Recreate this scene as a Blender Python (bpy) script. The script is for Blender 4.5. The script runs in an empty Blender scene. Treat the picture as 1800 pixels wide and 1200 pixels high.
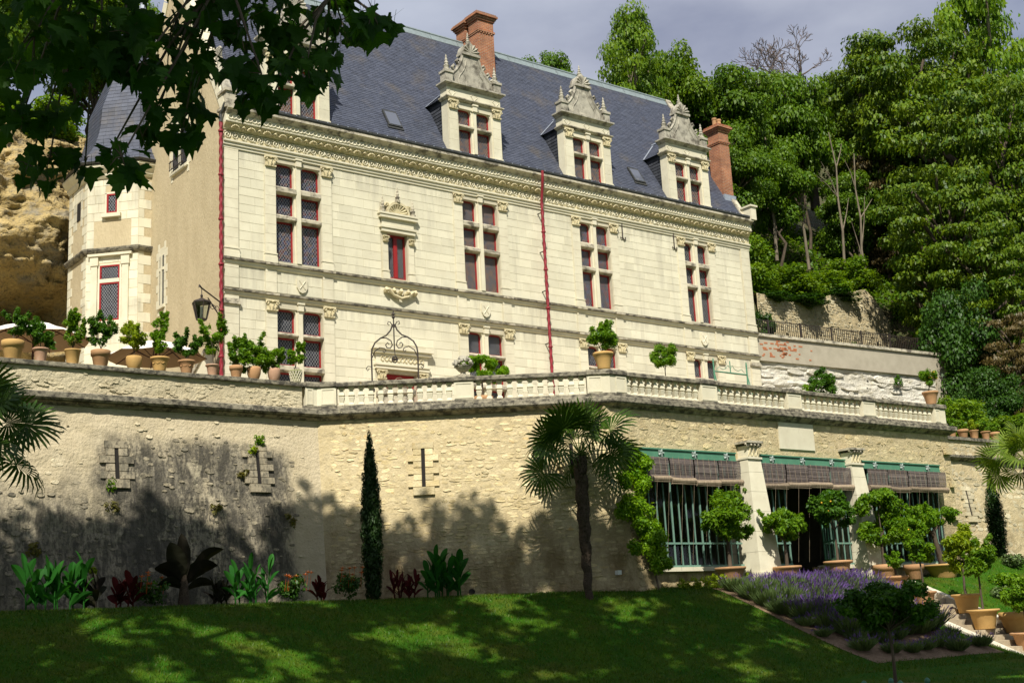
import bpy, math, random
import numpy as np
from mathutils import Vector, Matrix, noise
SC = bpy.context.scene
COL = SC.collection
rnd = random.Random(11)
R_ = math.radians
PI = math.pi

# ------------------------------------------------------------------ camera, sky, sun, exposure
camd = bpy.data.cameras.new('camera'); cam = bpy.data.objects.new('camera', camd); COL.objects.link(cam)
camd.sensor_width = 36.0; camd.lens = 45.1188; camd.clip_start = 0.1; camd.clip_end = 3000
_R = [[0.7956511, 0.0933875, 0.5985132], [-0.6034656, 0.2080226, 0.7697765], [-0.0526167, -0.9736557, 0.2218696]]
cam.matrix_world = Matrix(((_R[0][0], -_R[0][1], -_R[0][2], -17.45869), (_R[1][0], -_R[1][1], -_R[1][2], -37.65111),
                           (_R[2][0], -_R[2][1], -_R[2][2], 1.6), (0, 0, 0, 1)))
SC.camera = cam
SUN_EL = 50.0; SUN_AZ = 220.0       # azimuth measured from +Y (behind the house) clockwise
sdir = Vector((math.sin(R_(SUN_AZ)) * math.cos(R_(SUN_EL)), math.cos(R_(SUN_AZ)) * math.cos(R_(SUN_EL)), math.sin(R_(SUN_EL))))
sund = bpy.data.lights.new('sun', 'SUN'); sund.energy = 5.2; sund.angle = R_(0.55); sund.color = (1.0, 0.945, 0.83)
sun = bpy.data.objects.new('sun', sund); COL.objects.link(sun)
sun.rotation_euler = sdir.to_track_quat('Z', 'Y').to_euler(); sun.location = (-20, -40, 60)
W = bpy.data.worlds.new('World'); SC.world = W; W.use_nodes = True
wn = W.node_tree.nodes; wl = W.node_tree.links
for n in list(wn): wn.remove(n)
def wnode(t, **k):
    n = wn.new(t)
    for a, b in k.items(): setattr(n, a, b)
    return n
wo = wnode('ShaderNodeOutputWorld'); wb = wnode('ShaderNodeBackground'); wb.inputs[1].default_value = 0.10
sky = wnode('ShaderNodeTexSky', sky_type='NISHITA'); sky.sun_disc = False
sky.sun_elevation = R_(SUN_EL); sky.sun_rotation = R_(SUN_AZ); sky.air_density = 1.2; sky.dust_density = 1.5
tc = wnode('ShaderNodeTexCoord'); mp = wnode('ShaderNodeMapping'); mp.inputs['Scale'].default_value = (1.0, 1.0, 2.4)
mp.inputs['Rotation'].default_value = (0.15, 0.1, 0.5)
n1 = wnode('ShaderNodeTexNoise'); n1.inputs['Scale'].default_value = 4.2; n1.inputs['Detail'].default_value = 6; n1.inputs['Roughness'].default_value = 0.5
n2 = wnode('ShaderNodeTexNoise'); n2.inputs['Scale'].default_value = 1.3; n2.inputs['Detail'].default_value = 3
cr = wnode('ShaderNodeValToRGB'); cr.color_ramp.elements[0].position = 0.36; cr.color_ramp.elements[1].position = 0.66
cr.color_ramp.elements[0].color = (2.2, 2.45, 3.35, 1); cr.color_ramp.elements[1].color = (4.3, 4.55, 5.3, 1)
mx = wnode('ShaderNodeMixRGB'); mr = wnode('ShaderNodeMapRange')
mr.inputs[1].default_value = 0.3; mr.inputs[2].default_value = 0.6; mr.inputs[3].default_value = 0.72; mr.inputs[4].default_value = 1.0
wl.new(tc.outputs['Generated'], mp.inputs[0]); wl.new(mp.outputs[0], n1.inputs[0]); wl.new(mp.outputs[0], n2.inputs[0])
wl.new(n1.outputs[0], cr.inputs[0]); wl.new(n2.outputs[0], mr.inputs[0]); wl.new(mr.outputs[0], mx.inputs[0])
wl.new(sky.outputs[0], mx.inputs[1]); wl.new(cr.outputs[0], mx.inputs[2]); wl.new(mx.outputs[0], wb.inputs[0]); wl.new(wb.outputs[0], wo.inputs[0])
SC.view_settings.view_transform = 'Standard'; SC.view_settings.look = 'None'
SC.view_settings.exposure = 0.42; SC.view_settings.gamma = 1.0; SC.view_settings.use_curve_mapping = False
SC.render.engine = 'CYCLES'
SC.cycles.max_bounces = 6; SC.cycles.diffuse_bounces = 3; SC.cycles.glossy_bounces = 2; SC.cycles.transmission_bounces = 3
SC.cycles.transparent_max_bounces = 8; SC.cycles.caustics_reflective = False; SC.cycles.caustics_refractive = False

# ------------------------------------------------------------------ mesh helpers
class MB:
    """collects faces and links them as ONE mesh object"""
    def __init__(s): s.v = []; s.f = []; s.t = []; s.tone = 0.5
    def add(s, vs, fs):
        o = len(s.v); s.v += [tuple(v) for v in vs]; s.f += [tuple(i + o for i in f) for f in fs]; s.t += [s.tone] * len(fs)
    def box(s, x0, x1, y0, y1, z0, z1):
        s.add([(x0,y0,z0),(x1,y0,z0),(x1,y1,z0),(x0,y1,z0),(x0,y0,z1),(x1,y0,z1),(x1,y1,z1),(x0,y1,z1)],
              [(0,3,2,1),(4,5,6,7),(0,1,5,4),(1,2,6,5),(2,3,7,6),(3,0,4,7)])
    def boxm(s, m, sx, sy, sz):
        s.add([m @ Vector((x*sx/2, y*sy/2, z*sz/2)) for z in (-1,1) for (x,y) in ((-1,-1),(1,-1),(1,1),(-1,1))],
              [(0,3,2,1),(4,5,6,7),(0,1,5,4),(1,2,6,5),(2,3,7,6),(3,0,4,7)])
    def quad(s, a, b, c, d): s.add([a, b, c, d], [(0,1,2,3)])
    def tube(s, pts, rad, n=6, caps=True):
        pts = [Vector(p) for p in pts]
        if not hasattr(rad, '__len__'): rad = [rad] * len(pts)
        vs = []; prev = None
        for i, p in enumerate(pts):
            d = (pts[min(i+1, len(pts)-1)] - pts[max(i-1, 0)])
            if d.length < 1e-9: d = Vector((0,0,1))
            d.normalize()
            if prev is None:
                a = d.cross(Vector((0,0,1)) if abs(d.z) < .9 else Vector((1,0,0))).normalized()
            else:
                a = (prev - d * prev.dot(d))
                a = a.normalized() if a.length > 1e-6 else d.orthogonal().normalized()
            prev = a; b = d.cross(a)
            for k in range(n):
                t = 2*PI*k/n; vs.append(p + (a*math.cos(t) + b*math.sin(t)) * rad[i])
        fs = [(i*n+k, i*n+(k+1)%n, (i+1)*n+(k+1)%n, (i+1)*n+k) for i in range(len(pts)-1) for k in range(n)]
        if caps: fs += [tuple(range(n-1, -1, -1)), tuple((len(pts)-1)*n + k for k in range(n))]
        s.add(vs, fs)
    def lathe(s, prof, n=12, c=(0,0,0), rot=0.0, caps=True):
        vs = [(c[0] + r*math.cos(rot+2*PI*k/n), c[1] + r*math.sin(rot+2*PI*k/n), c[2] + z) for (r, z) in prof for k in range(n)]
        fs = [(i*n+k, i*n+(k+1)%n, (i+1)*n+(k+1)%n, (i+1)*n+k) for i in range(len(prof)-1) for k in range(n)]
        if caps: fs += [tuple(range(n-1, -1, -1)), tuple((len(prof)-1)*n + k for k in range(n))]
        s.add(vs, fs)
    def prism(s, poly, y0, y1):
        """outline in (x, z), extruded from y0 to y1"""
        n = len(poly)
        s.add([(x, y0, z) for x, z in poly] + [(x, y1, z) for x, z in poly],
              [tuple(range(n)), tuple(range(2*n-1, n-1, -1))] + [(i, i+n, (i+1)%n+n, (i+1)%n) for i in range(n)])
    def mesh(s, name, mat, smooth=False):
        me = bpy.data.meshes.new(name); me.from_pydata(s.v, [], s.f)
        a = me.attributes.new('tone', 'FLOAT', 'FACE'); a.data.foreach_set('value', s.t)
        if mat: me.materials.append(mat)
        if smooth: me.polygons.foreach_set('use_smooth', [True]*len(me.polygons))
        return me
    def build(s, name, mat, parent=None, smooth=False, **tags):
        return link(name, s.mesh(name, mat, smooth), parent, **tags)
def link(name, me, parent=None, m=None, **tags):
    o = bpy.data.objects.new(name, me); COL.objects.link(o)
    if parent is not None:
        o.parent = parent
        if parent.type == 'EMPTY': o.matrix_parent_inverse = Matrix.Translation(-Vector(parent.location))
    if m is not None: o.matrix_basis = m
    for k, v in tags.items(): o[k] = v
    return o
def thing(name, label, cat, loc=(0,0,0), group=None):
    o = bpy.data.objects.new(name, None); COL.objects.link(o); o.location = loc; o.empty_display_size = .2
    o['label'] = label; o['category'] = cat
    if group: o['group'] = group
    return o
def kids(o): return [c for c in bpy.data.objects if c.parent == o]
CH = {}
def remember(o):
    CH[o.name] = [(c, kids(c)) for c in kids(o)]; return o
def copy_thing(o, loc=None, rz=0, sc=None, label=None):
    r = o.copy(); COL.objects.link(r)
    for c, sub in CH[o.name]:
        d = c.copy(); COL.objects.link(d); d.parent = r
        for e in sub:
            g = e.copy(); COL.objects.link(g); g.parent = d
    if loc is not None: r.location = loc
    r.rotation_euler = (0, 0, rz)
    if sc is not None: r.scale = sc if hasattr(sc, '__len__') else (sc, sc, sc)
    if label: r['label'] = label
    return r
def place(o, loc, rz=0, sc=None):
    o.location = loc; o.rotation_euler = (0, 0, rz)
    if sc is not None: o.scale = sc if hasattr(sc, '__len__') else (sc, sc, sc)
def sweep(mb, path, prof, caps=True, n0=None, n1=None):
    """profile (out, z) swept along a ground path; out is to the right of the direction of travel; corners mitred"""
    P = [Vector((p[0], p[1])) for p in path]; N = len(P); rows = []
    for i in range(N):
        ds = []
        if i > 0: ds.append((P[i]-P[i-1]).normalized())
        if i < N-1: ds.append((P[i+1]-P[i]).normalized())
        ns = [Vector((d.y, -d.x)) for d in ds]
        if i == 0 and n0 is not None: m = n0
        elif i == N-1 and n1 is not None: m = n1
        else:
            m = sum(ns, Vector((0,0))); m = m / max(1e-6, m.dot(ns[0]))
        rows.append([(P[i].x + m.x*o, P[i].y + m.y*o, z) for o, z in prof])
    k = len(prof); vs = [v for r in rows for v in r]
    fs = [(i*k+j, (i+1)*k+j, (i+1)*k+(j+1)%k, i*k+(j+1)%k) for i in range(N-1) for j in range(k)]
    if caps: fs += [tuple(range(k)), tuple((N-1)*k + j for j in range(k-1, -1, -1))]
    mb.add(vs, fs)
def mitre(path, i):
    P = [Vector((p[0], p[1])) for p in path]; ds = []
    if i > 0: ds.append((P[i]-P[i-1]).normalized())
    if i < len(P)-1: ds.append((P[i+1]-P[i]).normalized())
    ns = [Vector((d.y, -d.x)) for d in ds]; m = sum(ns, Vector((0,0)))
    return m / max(1e-6, m.dot(ns[0]))
def sweep_pieces(path, prof, length, name, mat, parent, gap=.008, jit=.0):
    """the same sweep cut into single stones, each its own part"""
    for i in range(len(path)-1):
        a = Vector(path[i][:2]); b = Vector(path[i+1][:2]); L = (b-a).length; n = max(1, round(L/length)); d = (b-a)/L
        for k in range(n):
            mb = MB(); p0 = a + d*(L*k/n + (gap if k else 0)); p1 = a + d*(L*(k+1)/n - (gap if k < n-1 else 0))
            j = rnd.uniform(-jit, jit); pr = [(o+j, z+j*.5) for o, z in prof]
            sweep(mb, [p0, p1], pr, True, mitre(path, i) if k == 0 else None, mitre(path, i+1) if k == n-1 else None)
            mb.build(name, mat, parent)

# ------------------------------------------------------------------ materials
def mat(name, c1, c2=None, scale=3.0, lo=.35, hi=.65, rough=.85, bump=0.0, bscale=25.0, stretch=(1,1,1), tone=0.0, rand=0.0,
        spec=.25, stains=(), metal=0.0, detail=6, bdist=.02):
    m = bpy.data.materials.new(name); m.use_nodes = True; nt = m.node_tree; N = nt.nodes; L = nt.links
    b = N['Principled BSDF']; b.inputs['Roughness'].default_value = rough; b.inputs['Metallic'].default_value = metal
    b.inputs['Specular IOR Level'].default_value = spec
    geo = N.new('ShaderNodeNewGeometry'); pos = geo.outputs['Position']
    def noise_(sc, st=(1,1,1), det=6, ro=.6):
        mpn = N.new('ShaderNodeMapping'); mpn.inputs['Scale'].default_value = st; L.new(pos, mpn.inputs[0])
        n = N.new('ShaderNodeTexNoise'); n.inputs['Scale'].default_value = sc; n.inputs['Detail'].default_value = det
        n.inputs['Roughness'].default_value = ro; L.new(mpn.outputs[0], n.inputs[0]); return n.outputs[0]
    def ramp(v, a, c):
        r = N.new('ShaderNodeMapRange'); r.inputs[1].default_value = a; r.inputs[2].default_value = c; L.new(v, r.inputs[0]); return r.outputs[0]
    def mixc(f, a, c, mode='MIX'):
        x = N.new('ShaderNodeMixRGB'); x.blend_type = mode
        for i, q in ((0, f), (1, a), (2, c)):
            if hasattr(q, 'is_linked'): L.new(q, x.inputs[i])
            else: x.inputs[i].default_value = q if i == 0 else (*q[:3], 1)
        return x.outputs[0]
    colr = c1
    if c2 is not None: colr = mixc(ramp(noise_(scale, stretch, detail), lo, hi), c1, c2)
    for st in stains:      # (colour, scale, stretch, lo, hi, amount[, height range z0 z1])
        f = ramp(noise_(st[1], st[2], 8, .65), st[3], st[4])
        mul = N.new('ShaderNodeMath'); mul.operation = 'MULTIPLY'; L.new(f, mul.inputs[0]); mul.inputs[1].default_value = st[5]; f = mul.outputs[0]
        for kk in range(6, len(st), 3):
            if st[kk] == 'A': at_ = N.new('ShaderNodeAttribute'); at_.attribute_name = 'stain'; g = at_.outputs['Fac']
            else:
                sx = N.new('ShaderNodeSeparateXYZ'); L.new(pos, sx.inputs[0]); g = ramp(sx.outputs['XYZ'.index(st[kk])], st[kk+1], st[kk+2])
            q = N.new('ShaderNodeMath'); q.operation = 'MULTIPLY'
            L.new(f, q.inputs[0]); L.new(g, q.inputs[1]); f = q.outputs[0]
        colr = mixc(f, colr, st[0])
    if tone or rand:
        v = None
        if tone:
            a = N.new('ShaderNodeAttribute'); a.attribute_name = 'tone'
            v = N.new('ShaderNodeMapRange'); v.inputs[3].default_value = 1-tone; v.inputs[4].default_value = 1+tone; L.new(a.outputs['Fac'], v.inputs[0]); v = v.outputs[0]
        if rand:
            o = N.new('ShaderNodeObjectInfo'); w = N.new('ShaderNodeMapRange'); w.inputs[3].default_value = 1-rand; w.inputs[4].default_value = 1+rand
            L.new(o.outputs['Random'], w.inputs[0])
            if v is None: v = w.outputs[0]
            else:
                q = N.new('ShaderNodeMath'); q.operation = 'MULTIPLY'; L.new(v, q.inputs[0]); L.new(w.outputs[0], q.inputs[1]); v = q.outputs[0]
        cc = N.new('ShaderNodeCombineXYZ')
        for i in range(3): L.new(v, cc.inputs[i])
        colr = mixc(1.0, colr, cc.outputs[0], 'MULTIPLY')
    if hasattr(colr, 'is_linked'): L.new(colr, b.inputs['Base Color'])
    else: b.inputs['Base Color'].default_value = (*colr, 1)
    if bump:
        bn = N.new('ShaderNodeBump'); bn.inputs['Strength'].default_value = bump; bn.inputs['Distance'].default_value = bdist
        L.new(noise_(bscale, stretch, 5, .6), bn.inputs['Height']); L.new(bn.outputs[0], b.inputs['Normal'])
    return m
def leafmat(name, c1, c2, trans=.35, scale=.6, rough=.5, tone=.55, spec=.3, rand=.12):
    """leaf: reflecting and letting light through; colour varies from leaf to leaf and spray to spray"""
    m = bpy.data.materials.new(name); m.use_nodes = True; nt = m.node_tree; N = nt.nodes; L = nt.links
    b = N['Principled BSDF']; out = N['Material Output']; b.inputs['Roughness'].default_value = rough; b.inputs['Specular IOR Level'].default_value = spec
    a = N.new('ShaderNodeAttribute'); a.attribute_name = 'tone'
    x = N.new('ShaderNodeMixRGB'); x.inputs[1].default_value = (*c1, 1); x.inputs[2].default_value = (*c2, 1); L.new(a.outputs['Fac'], x.inputs[0])
    o = N.new('ShaderNodeObjectInfo'); w = N.new('ShaderNodeMapRange'); w.inputs[3].default_value = 1-rand; w.inputs[4].default_value = 1+rand; L.new(o.outputs['Random'], w.inputs[0])
    cc = N.new('ShaderNodeCombineXYZ')
    for i in range(3): L.new(w.outputs[0], cc.inputs[i])
    y = N.new('ShaderNodeMixRGB'); y.blend_type = 'MULTIPLY'; y.inputs[0].default_value = 1; L.new(x.outputs[0], y.inputs[1]); L.new(cc.outputs[0], y.inputs[2])
    L.new(y.outputs[0], b.inputs['Base Color'])
    t = N.new('ShaderNodeBsdfTranslucent'); g = N.new('ShaderNodeMixRGB'); g.blend_type = 'MULTIPLY'; g.inputs[0].default_value = 1
    g.inputs[2].default_value = (1.25, 1.15, .45, 1); L.new(y.outputs[0], g.inputs[1]); L.new(g.outputs[0], t.inputs[0])
    s = N.new('ShaderNodeMixShader'); s.inputs[0].default_value = trans; L.new(b.outputs[0], s.inputs[1]); L.new(t.outputs[0], s.inputs[2]); L.new(s.outputs[0], out.inputs[0])
    return m
DARK = (.055, .05, .042)
BLK = (.085, .075, .06)
M = {}
M['ashlar'] = mat('ashlar_stone', (.665,.63,.485), (.61,.57,.43), 1.3, rough=.9, bump=.25, bscale=30, tone=.085, rand=.075, stains=[((.42,.38,.28), 5, (1,1,1), .58, .75, .5), ((.36,.33,.27), 1.1, (1,1,.35), .60, .78, .45), ((.40,.37,.29), 2.0, (1,1,.10), .54, .70, .55), ((.27,.25,.20), 3.2, (1,1,.12), .42, .62, .55, 'Z', 13.45, 13.95, 'Z', 14.25, 14.2), ((.27,.25,.20), 3.2, (1,1,.12), .42, .62, .5, 'Z', 17.2, 18.0), ((.27,.25,.20), 3.2, (1,1,.12), .42, .62, .5, 'Z', 12.2, 12.95, 'Z', 13.2, 13.1)])
M['joint'] = mat('lime_mortar', (.53,.49,.37), (.46,.42,.31), 6, rough=.95, bump=.3)
M['trim'] = mat('dressed_stone', (.66,.62,.475), (.585,.54,.405), 2.2, rough=.85, bump=.2, bscale=40, rand=.06, stains=[((.40,.36,.27), 4, (1,1,1), .58, .78, .55)])
M['trimdirty'] = mat('weathered_stone', (.52,.475,.36), (.40,.36,.28), 4, rough=.92, bump=.5, bscale=30, rand=.08, stains=[(BLK, 3.2, (1,1,1.5), .47, .62, .9), ((.42,.37,.2), 7, (1,1,1), .6, .7, .5)])
M['coping'] = mat('lichened_coping', (.31,.28,.21), (.20,.18,.135), 5, rough=.95, bump=.8, bscale=22, rand=.12, stains=[(DARK, 4.5, (1,1,1.6), .44, .58, .92), ((.44,.40,.25), 12, (1,1,1), .60, .68, .7), ((.40,.25,.06), 2.2, (1,1,1), .68, .74, .6)])
M['carve'] = mat('carved_stone', (.64,.57,.37), (.52,.45,.28), 5, rough=.9, bump=.4, bscale=45, rand=.08, stains=[((.33,.28,.18), 4, (1,1,1), .52, .70, .7)])
M['gablestone'] = mat('grey_gable_stone', (.45,.42,.34), (.30,.28,.23), 3, rough=.95, bump=.7, bscale=30, rand=.08, stains=[(BLK, 3.5, (1,1,.7), .48, .64, .85)])
M['render'] = mat('beige_render', (.50,.42,.27), (.44,.365,.23), 1.6, rough=.95, bump=.9, bscale=14, stretch=(1,1,.45), bdist=.03, stains=[((.38,.31,.2), 9, (1,1,.3), .56, .7, .55)])
M['slate'] = mat('roof_slate', (.050,.058,.086), (.066,.074,.102), 6, rough=.55, spec=.4, tone=.22, stains=[((.115,.095,.07), .9, (1,1,1), .54, .74, .6), ((.15,.15,.16), 3.0, (1,1,.4), .66, .74, .5)])
M['slatedark'] = mat('slate_hanging', (.035,.038,.047), (.052,.055,.065), 8, rough=.5, tone=.3)
M['zinc'] = mat('zinc_ridge', (.24,.29,.30), (.19,.225,.23), 5, rough=.55, metal=.2)
M['lead'] = mat('lead_flashing', (.36,.40,.46), (.28,.31,.36), 8, rough=.5, metal=.3)
M['gutter'] = mat('dark_gutter', (.025,.027,.026), (.05,.05,.045), 9, rough=.45, spec=.5)
M['brick'] = None
M['redpaint'] = mat('red_paint', (.30,.022,.022), (.24,.018,.02), 9, rough=.5, rand=.08)
M['redpipe'] = mat('red_twisted_pipe', (.26,.02,.032), (.19,.016,.024), 5, rough=.5, spec=.35, stains=[((.10,.02,.02), 8, (1,1,.5), .55, .7, .7)])
M['leadline'] = mat('lead_came', (.30,.30,.31), rough=.5, metal=.2)
M['iron'] = mat('wrought_iron', (.022,.02,.019), (.045,.03,.022), 14, rough=.55, spec=.4)
M['greenpaint'] = mat('green_paint', (.09,.235,.15), (.075,.20,.13), 3, rough=.55, tone=.1)
M['palegreen'] = mat('pale_green_bars', (.17,.29,.23), (.13,.24,.19), 6, rough=.5)
M['wood'] = mat('bamboo_blind', (.17,.14,.13), (.10,.08,.075), 7, rough=.8, stretch=(1,1,6), tone=.45)
M['roll'] = mat('rolled_reed', (.30,.235,.16), (.17,.13,.09), 6, rough=.8, stretch=(4,1,1), tone=.3)
M['terracotta'] = mat('terracotta', (.43,.25,.125), (.37,.205,.10), 5, rough=.85, bump=.2, rand=.16, stains=[((.52,.42,.32), 5, (1,1,1), .60, .72, .5)])
M['pinkpot'] = mat('pink_terracotta', (.47,.29,.19), (.42,.25,.165), 5, rough=.85, bump=.2, rand=.1, stains=[((.55,.45,.36), 4, (1,1,1), .55, .7, .5)])
M['ochrepot'] = mat('ochre_terracotta', (.52,.33,.12), (.45,.275,.10), 4, rough=.85, bump=.2, rand=.1)
M['rawstone'] = mat('rubble_stone', (.61,.52,.325), (.50,.40,.21), 2.0, rough=.95, bump=.9, bscale=17, bdist=.04, tone=.20, rand=.20, stains=[((.47,.27,.07), 1.1, (1,1,1.5), .61, .70, .8), ((.38,.34,.26), 3, (1,1,1), .56, .7, .5), ((.16,.11,.045), 1.3, (1,1,.45), .36, .60, .8, 'Z', 5.6, 3.6)])  # brown damp stain near the foot also paints in the shade's warm tone
M['rawmortar'] = mat('rubble_mortar', (.52,.435,.27), (.43,.35,.20), 3, rough=.98, bump=1.0, bscale=14, bdist=.04, stains=[((.22,.19,.13), 4, (1,1,1), .52, .7, .5), ((.14,.095,.04), 1.3, (1,1,.45), .36, .60, .8, 'Z', 5.6, 3.6)])  # same brown at the foot: damp stain plus the shade's warm tint
M['stained'] = mat('stained_render', (.53,.455,.315), (.45,.38,.25), 1.2, rough=.97, bump=.85, bscale=13, bdist=.05, stains=[((.36,.30,.19), 6, (1,1,1), .52, .7, .5),
     ((.17,.155,.12), .55, (1,1,.5), .36, .50, .8, 'A', 0, 1), ((.10,.09,.07), 1.0, (1,1,.25), .44, .56, .92, 'A', 0, 1), ((.06,.055,.042), 4.5, (1,1,.22), .48, .56, .85, 'A', 0, 1), ((.06,.055,.045), 14, (1,1,.5), .48, .58, .8, 'A', 0, 1), ((.50,.44,.31), 1.6, (1,1,.6), .60, .68, .6), ((.09,.10,.04), 2.3, (1,1,.6), .60, .70, .5, 'Z', 6.5, 3.0)])
M['stainedstone'] = mat('stained_stone', (.36,.31,.215), (.24,.21,.15), 1.1, rough=.97, bump=1, bscale=14, rand=.2, stains=[((.09,.085,.065), 3, (1,1,.4), .46, .60, .8), ((.055,.05,.04), 14, (1,1,.6), .52, .62, .7)])
M['stainedclean'] = mat('rough_render', (.58,.51,.355), (.49,.42,.28), 1.5, rough=.97, bump=1.0, bscale=10, bdist=.05, rand=.1, stains=[((.33,.28,.19), 5, (1,1,1), .56, .7, .5)])
M['tufa'] = mat('white_tufa', (.66,.63,.55), (.55,.515,.42), 1.8, rough=.97, bump=1.0, bscale=9, bdist=.06, rand=.12, tone=.1, stains=[((.20,.185,.17), .9, (.6,1,2.6), .57, .68, .8), ((.42,.36,.2), 1.6, (1,1,2), .58, .7, .5)])
M['band'] = mat('grey_band_render', (.40,.36,.28), (.34,.305,.235), 2, rough=.95, bump=.5, bscale=20)
M['oldbrick'] = mat('exposed_brick', (.45,.17,.075), (.38,.14,.07), 8, rough=.9, rand=.2)
M['ruin'] = mat('ruin_stone', (.55,.49,.34), (.42,.365,.23), 2, rough=.97, bump=1, bscale=12, tone=.2, rand=.22, stains=[((.11,.10,.075), 1.0, (1,1,.5), .55, .68, .8)])
M['cliff'] = mat('tufa_cliff', (.47,.36,.165), (.34,.25,.105), .8, rough=.98, bump=1.0, bscale=4.5, bdist=.25, tone=.15, stains=[((.25,.225,.17), 1.1, (1,1,1.4), .50, .64, .85), ((.10,.085,.055), 2.2, (1,1,1), .56, .66, .8), ((.16,.14,.095), 7, (1,1,1), .52, .62, .7), ((.56,.37,.10), .9, (1,1,2), .6, .72, .5)])
M['lawn'] = mat('lawn_turf', (.022,.098,.003), (.058,.115,.005), 1.1, rough=.95, bump=1.0, bscale=60, bdist=.04, stains=[((.095,.085,.015), .55, (1,1,1), .52, .68, .6), ((.03,.065,.012), 7, (1,1,1), .55, .7, .6)], spec=.1)
M['grassblade'] = leafmat('grass_blade', (.018,.100,.001), (.115,.150,.006), .33, rand=0)
M['soil'] = mat('dry_soil', (.24,.165,.10), (.17,.115,.07), 6, rough=.98, bump=1, bscale=35, bdist=.05, stains=[((.34,.26,.18), 18, (1,1,1), .55, .66, .6)])
M['gravel'] = mat('pale_gravel', (.45,.39,.29), (.36,.31,.22), 9, rough=.98, bump=.7, bscale=60)
M['hill'] = mat('hillside_earth', (.045,.06,.018), (.09,.075,.035), 1.4, rough=.98, bump=1, bscale=6, bdist=.2)
M['step'] = mat('stone_step', (.44,.37,.26), (.33,.27,.185), 4, rough=.93, bump=.5, rand=.14, stains=[((.14,.12,.09), 3, (1,1,1), .56, .7, .7)])
M['kerb'] = mat('pale_kerb', (.60,.55,.44), (.47,.42,.32), 4, rough=.92, bump=.4, stains=[((.2,.18,.13), 3, (1,1,1), .58, .7, .6)])
M['bark'] = mat('grey_bark', (.11,.085,.06), (.06,.045,.032), 6, rough=.95, bump=.8, stretch=(1,1,.3))
M['palebark'] = mat('pale_bark', (.21,.175,.125), (.12,.10,.07), 5, rough=.95, bump=.7, stretch=(1,1,.3))
M['deadwood'] = mat('dead_wood', (.15,.115,.105), (.10,.08,.075), 5, rough=.95)
M['fibre'] = mat('palm_fibre', (.085,.062,.042), (.05,.036,.024), 14, rough=.98, bump=1, bdist=.05)
M['canvas'] = None
M['canvastop'] = mat('parasol_top', (.80,.76,.70), (.74,.70,.63), 3, rough=.9)
M['redwood'] = mat('parasol_wood', (.085,.028,.018), (.06,.02,.014), 9, rough=.5)
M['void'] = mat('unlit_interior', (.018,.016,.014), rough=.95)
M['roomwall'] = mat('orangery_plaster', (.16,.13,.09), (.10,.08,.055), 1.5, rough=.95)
M['whitebox'] = mat('white_enamel', (.7,.7,.68), rough=.4)
M['greyrose'] = mat('rose_cast_iron', (.30,.36,.33), rough=.5)
L_ = {}
L_['plane'] = leafmat('plane_leaf', (.016,.055,.006), (.05,.13,.010), .5, tone=.6, rough=.55, spec=.15)
L_['forest'] = leafmat('broad_leaf', (.036,.108,.004), (.145,.245,.008), .42)
L_['forest2'] = leafmat('fresh_leaf', (.052,.145,.004), (.185,.285,.008), .45)
L_['chestnut'] = leafmat('chestnut_leaf', (.026,.088,.004), (.165,.235,.008), .38)
L_['deep'] = leafmat('dark_leaf', (.014,.055,.004), (.05,.125,.006), .3)
L_['brown'] = leafmat('withered_leaf', (.055,.05,.016), (.15,.105,.035), .3)
L_['citrus'] = leafmat('citrus_leaf', (.04,.135,.005), (.19,.33,.010), .42, rough=.5, spec=.25)
L_['citrusdark'] = leafmat('dark_citrus_leaf', (.02,.085,.005), (.09,.205,.008), .35, rough=.5, spec=.25)
L_['gold'] = leafmat('golden_leaf', (.11,.20,.006), (.36,.45,.015), .45)
L_['vine'] = leafmat('vine_leaf', (.07,.20,.004), (.25,.42,.010), .5)
L_['palm'] = leafmat('palm_leaflet', (.018,.055,.006), (.07,.125,.012), .25, rough=.5, spec=.2)
L_['palmlight'] = leafmat('pale_palm_leaflet', (.07,.13,.012), (.19,.26,.03), .35, rough=.5, spec=.2)
L_['cypress'] = leafmat('cypress_scale', (.012,.040,.006), (.030,.072,.010), .12)
L_['canna'] = leafmat('canna_leaf', (.012,.085,.010), (.03,.14,.016), .35, rough=.6, spec=.12)
L_['redleaf'] = leafmat('red_canna_leaf', (.035,.004,.004), (.075,.008,.008), .2, rough=.6, spec=.1)
L_['banana'] = leafmat('dark_banana_leaf', (.012,.007,.007), (.020,.022,.010), .15, rough=.6, spec=.12)
L_['orange'] = leafmat('orange_petal', (.50,.10,.02), (.60,.17,.03), .3)
L_['lavgreen'] = leafmat('lavender_leaf', (.075,.13,.04), (.14,.20,.06), .25)
L_['lavender'] = leafmat('lavender_flower', (.075,.04,.17), (.17,.09,.31), .25)
M['canvas'] = leafmat('parasol_canvas', (.60,.46,.34), (.62,.48,.36), .45, rough=.9, spec=.05, rand=0)
L_['lemon'] = leafmat('citrus_fruit', (.62,.42,.03), (.65,.30,.03), .1)
L_['dry'] = leafmat('dry_weed', (.12,.12,.03), (.22,.20,.05), .35)
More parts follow.
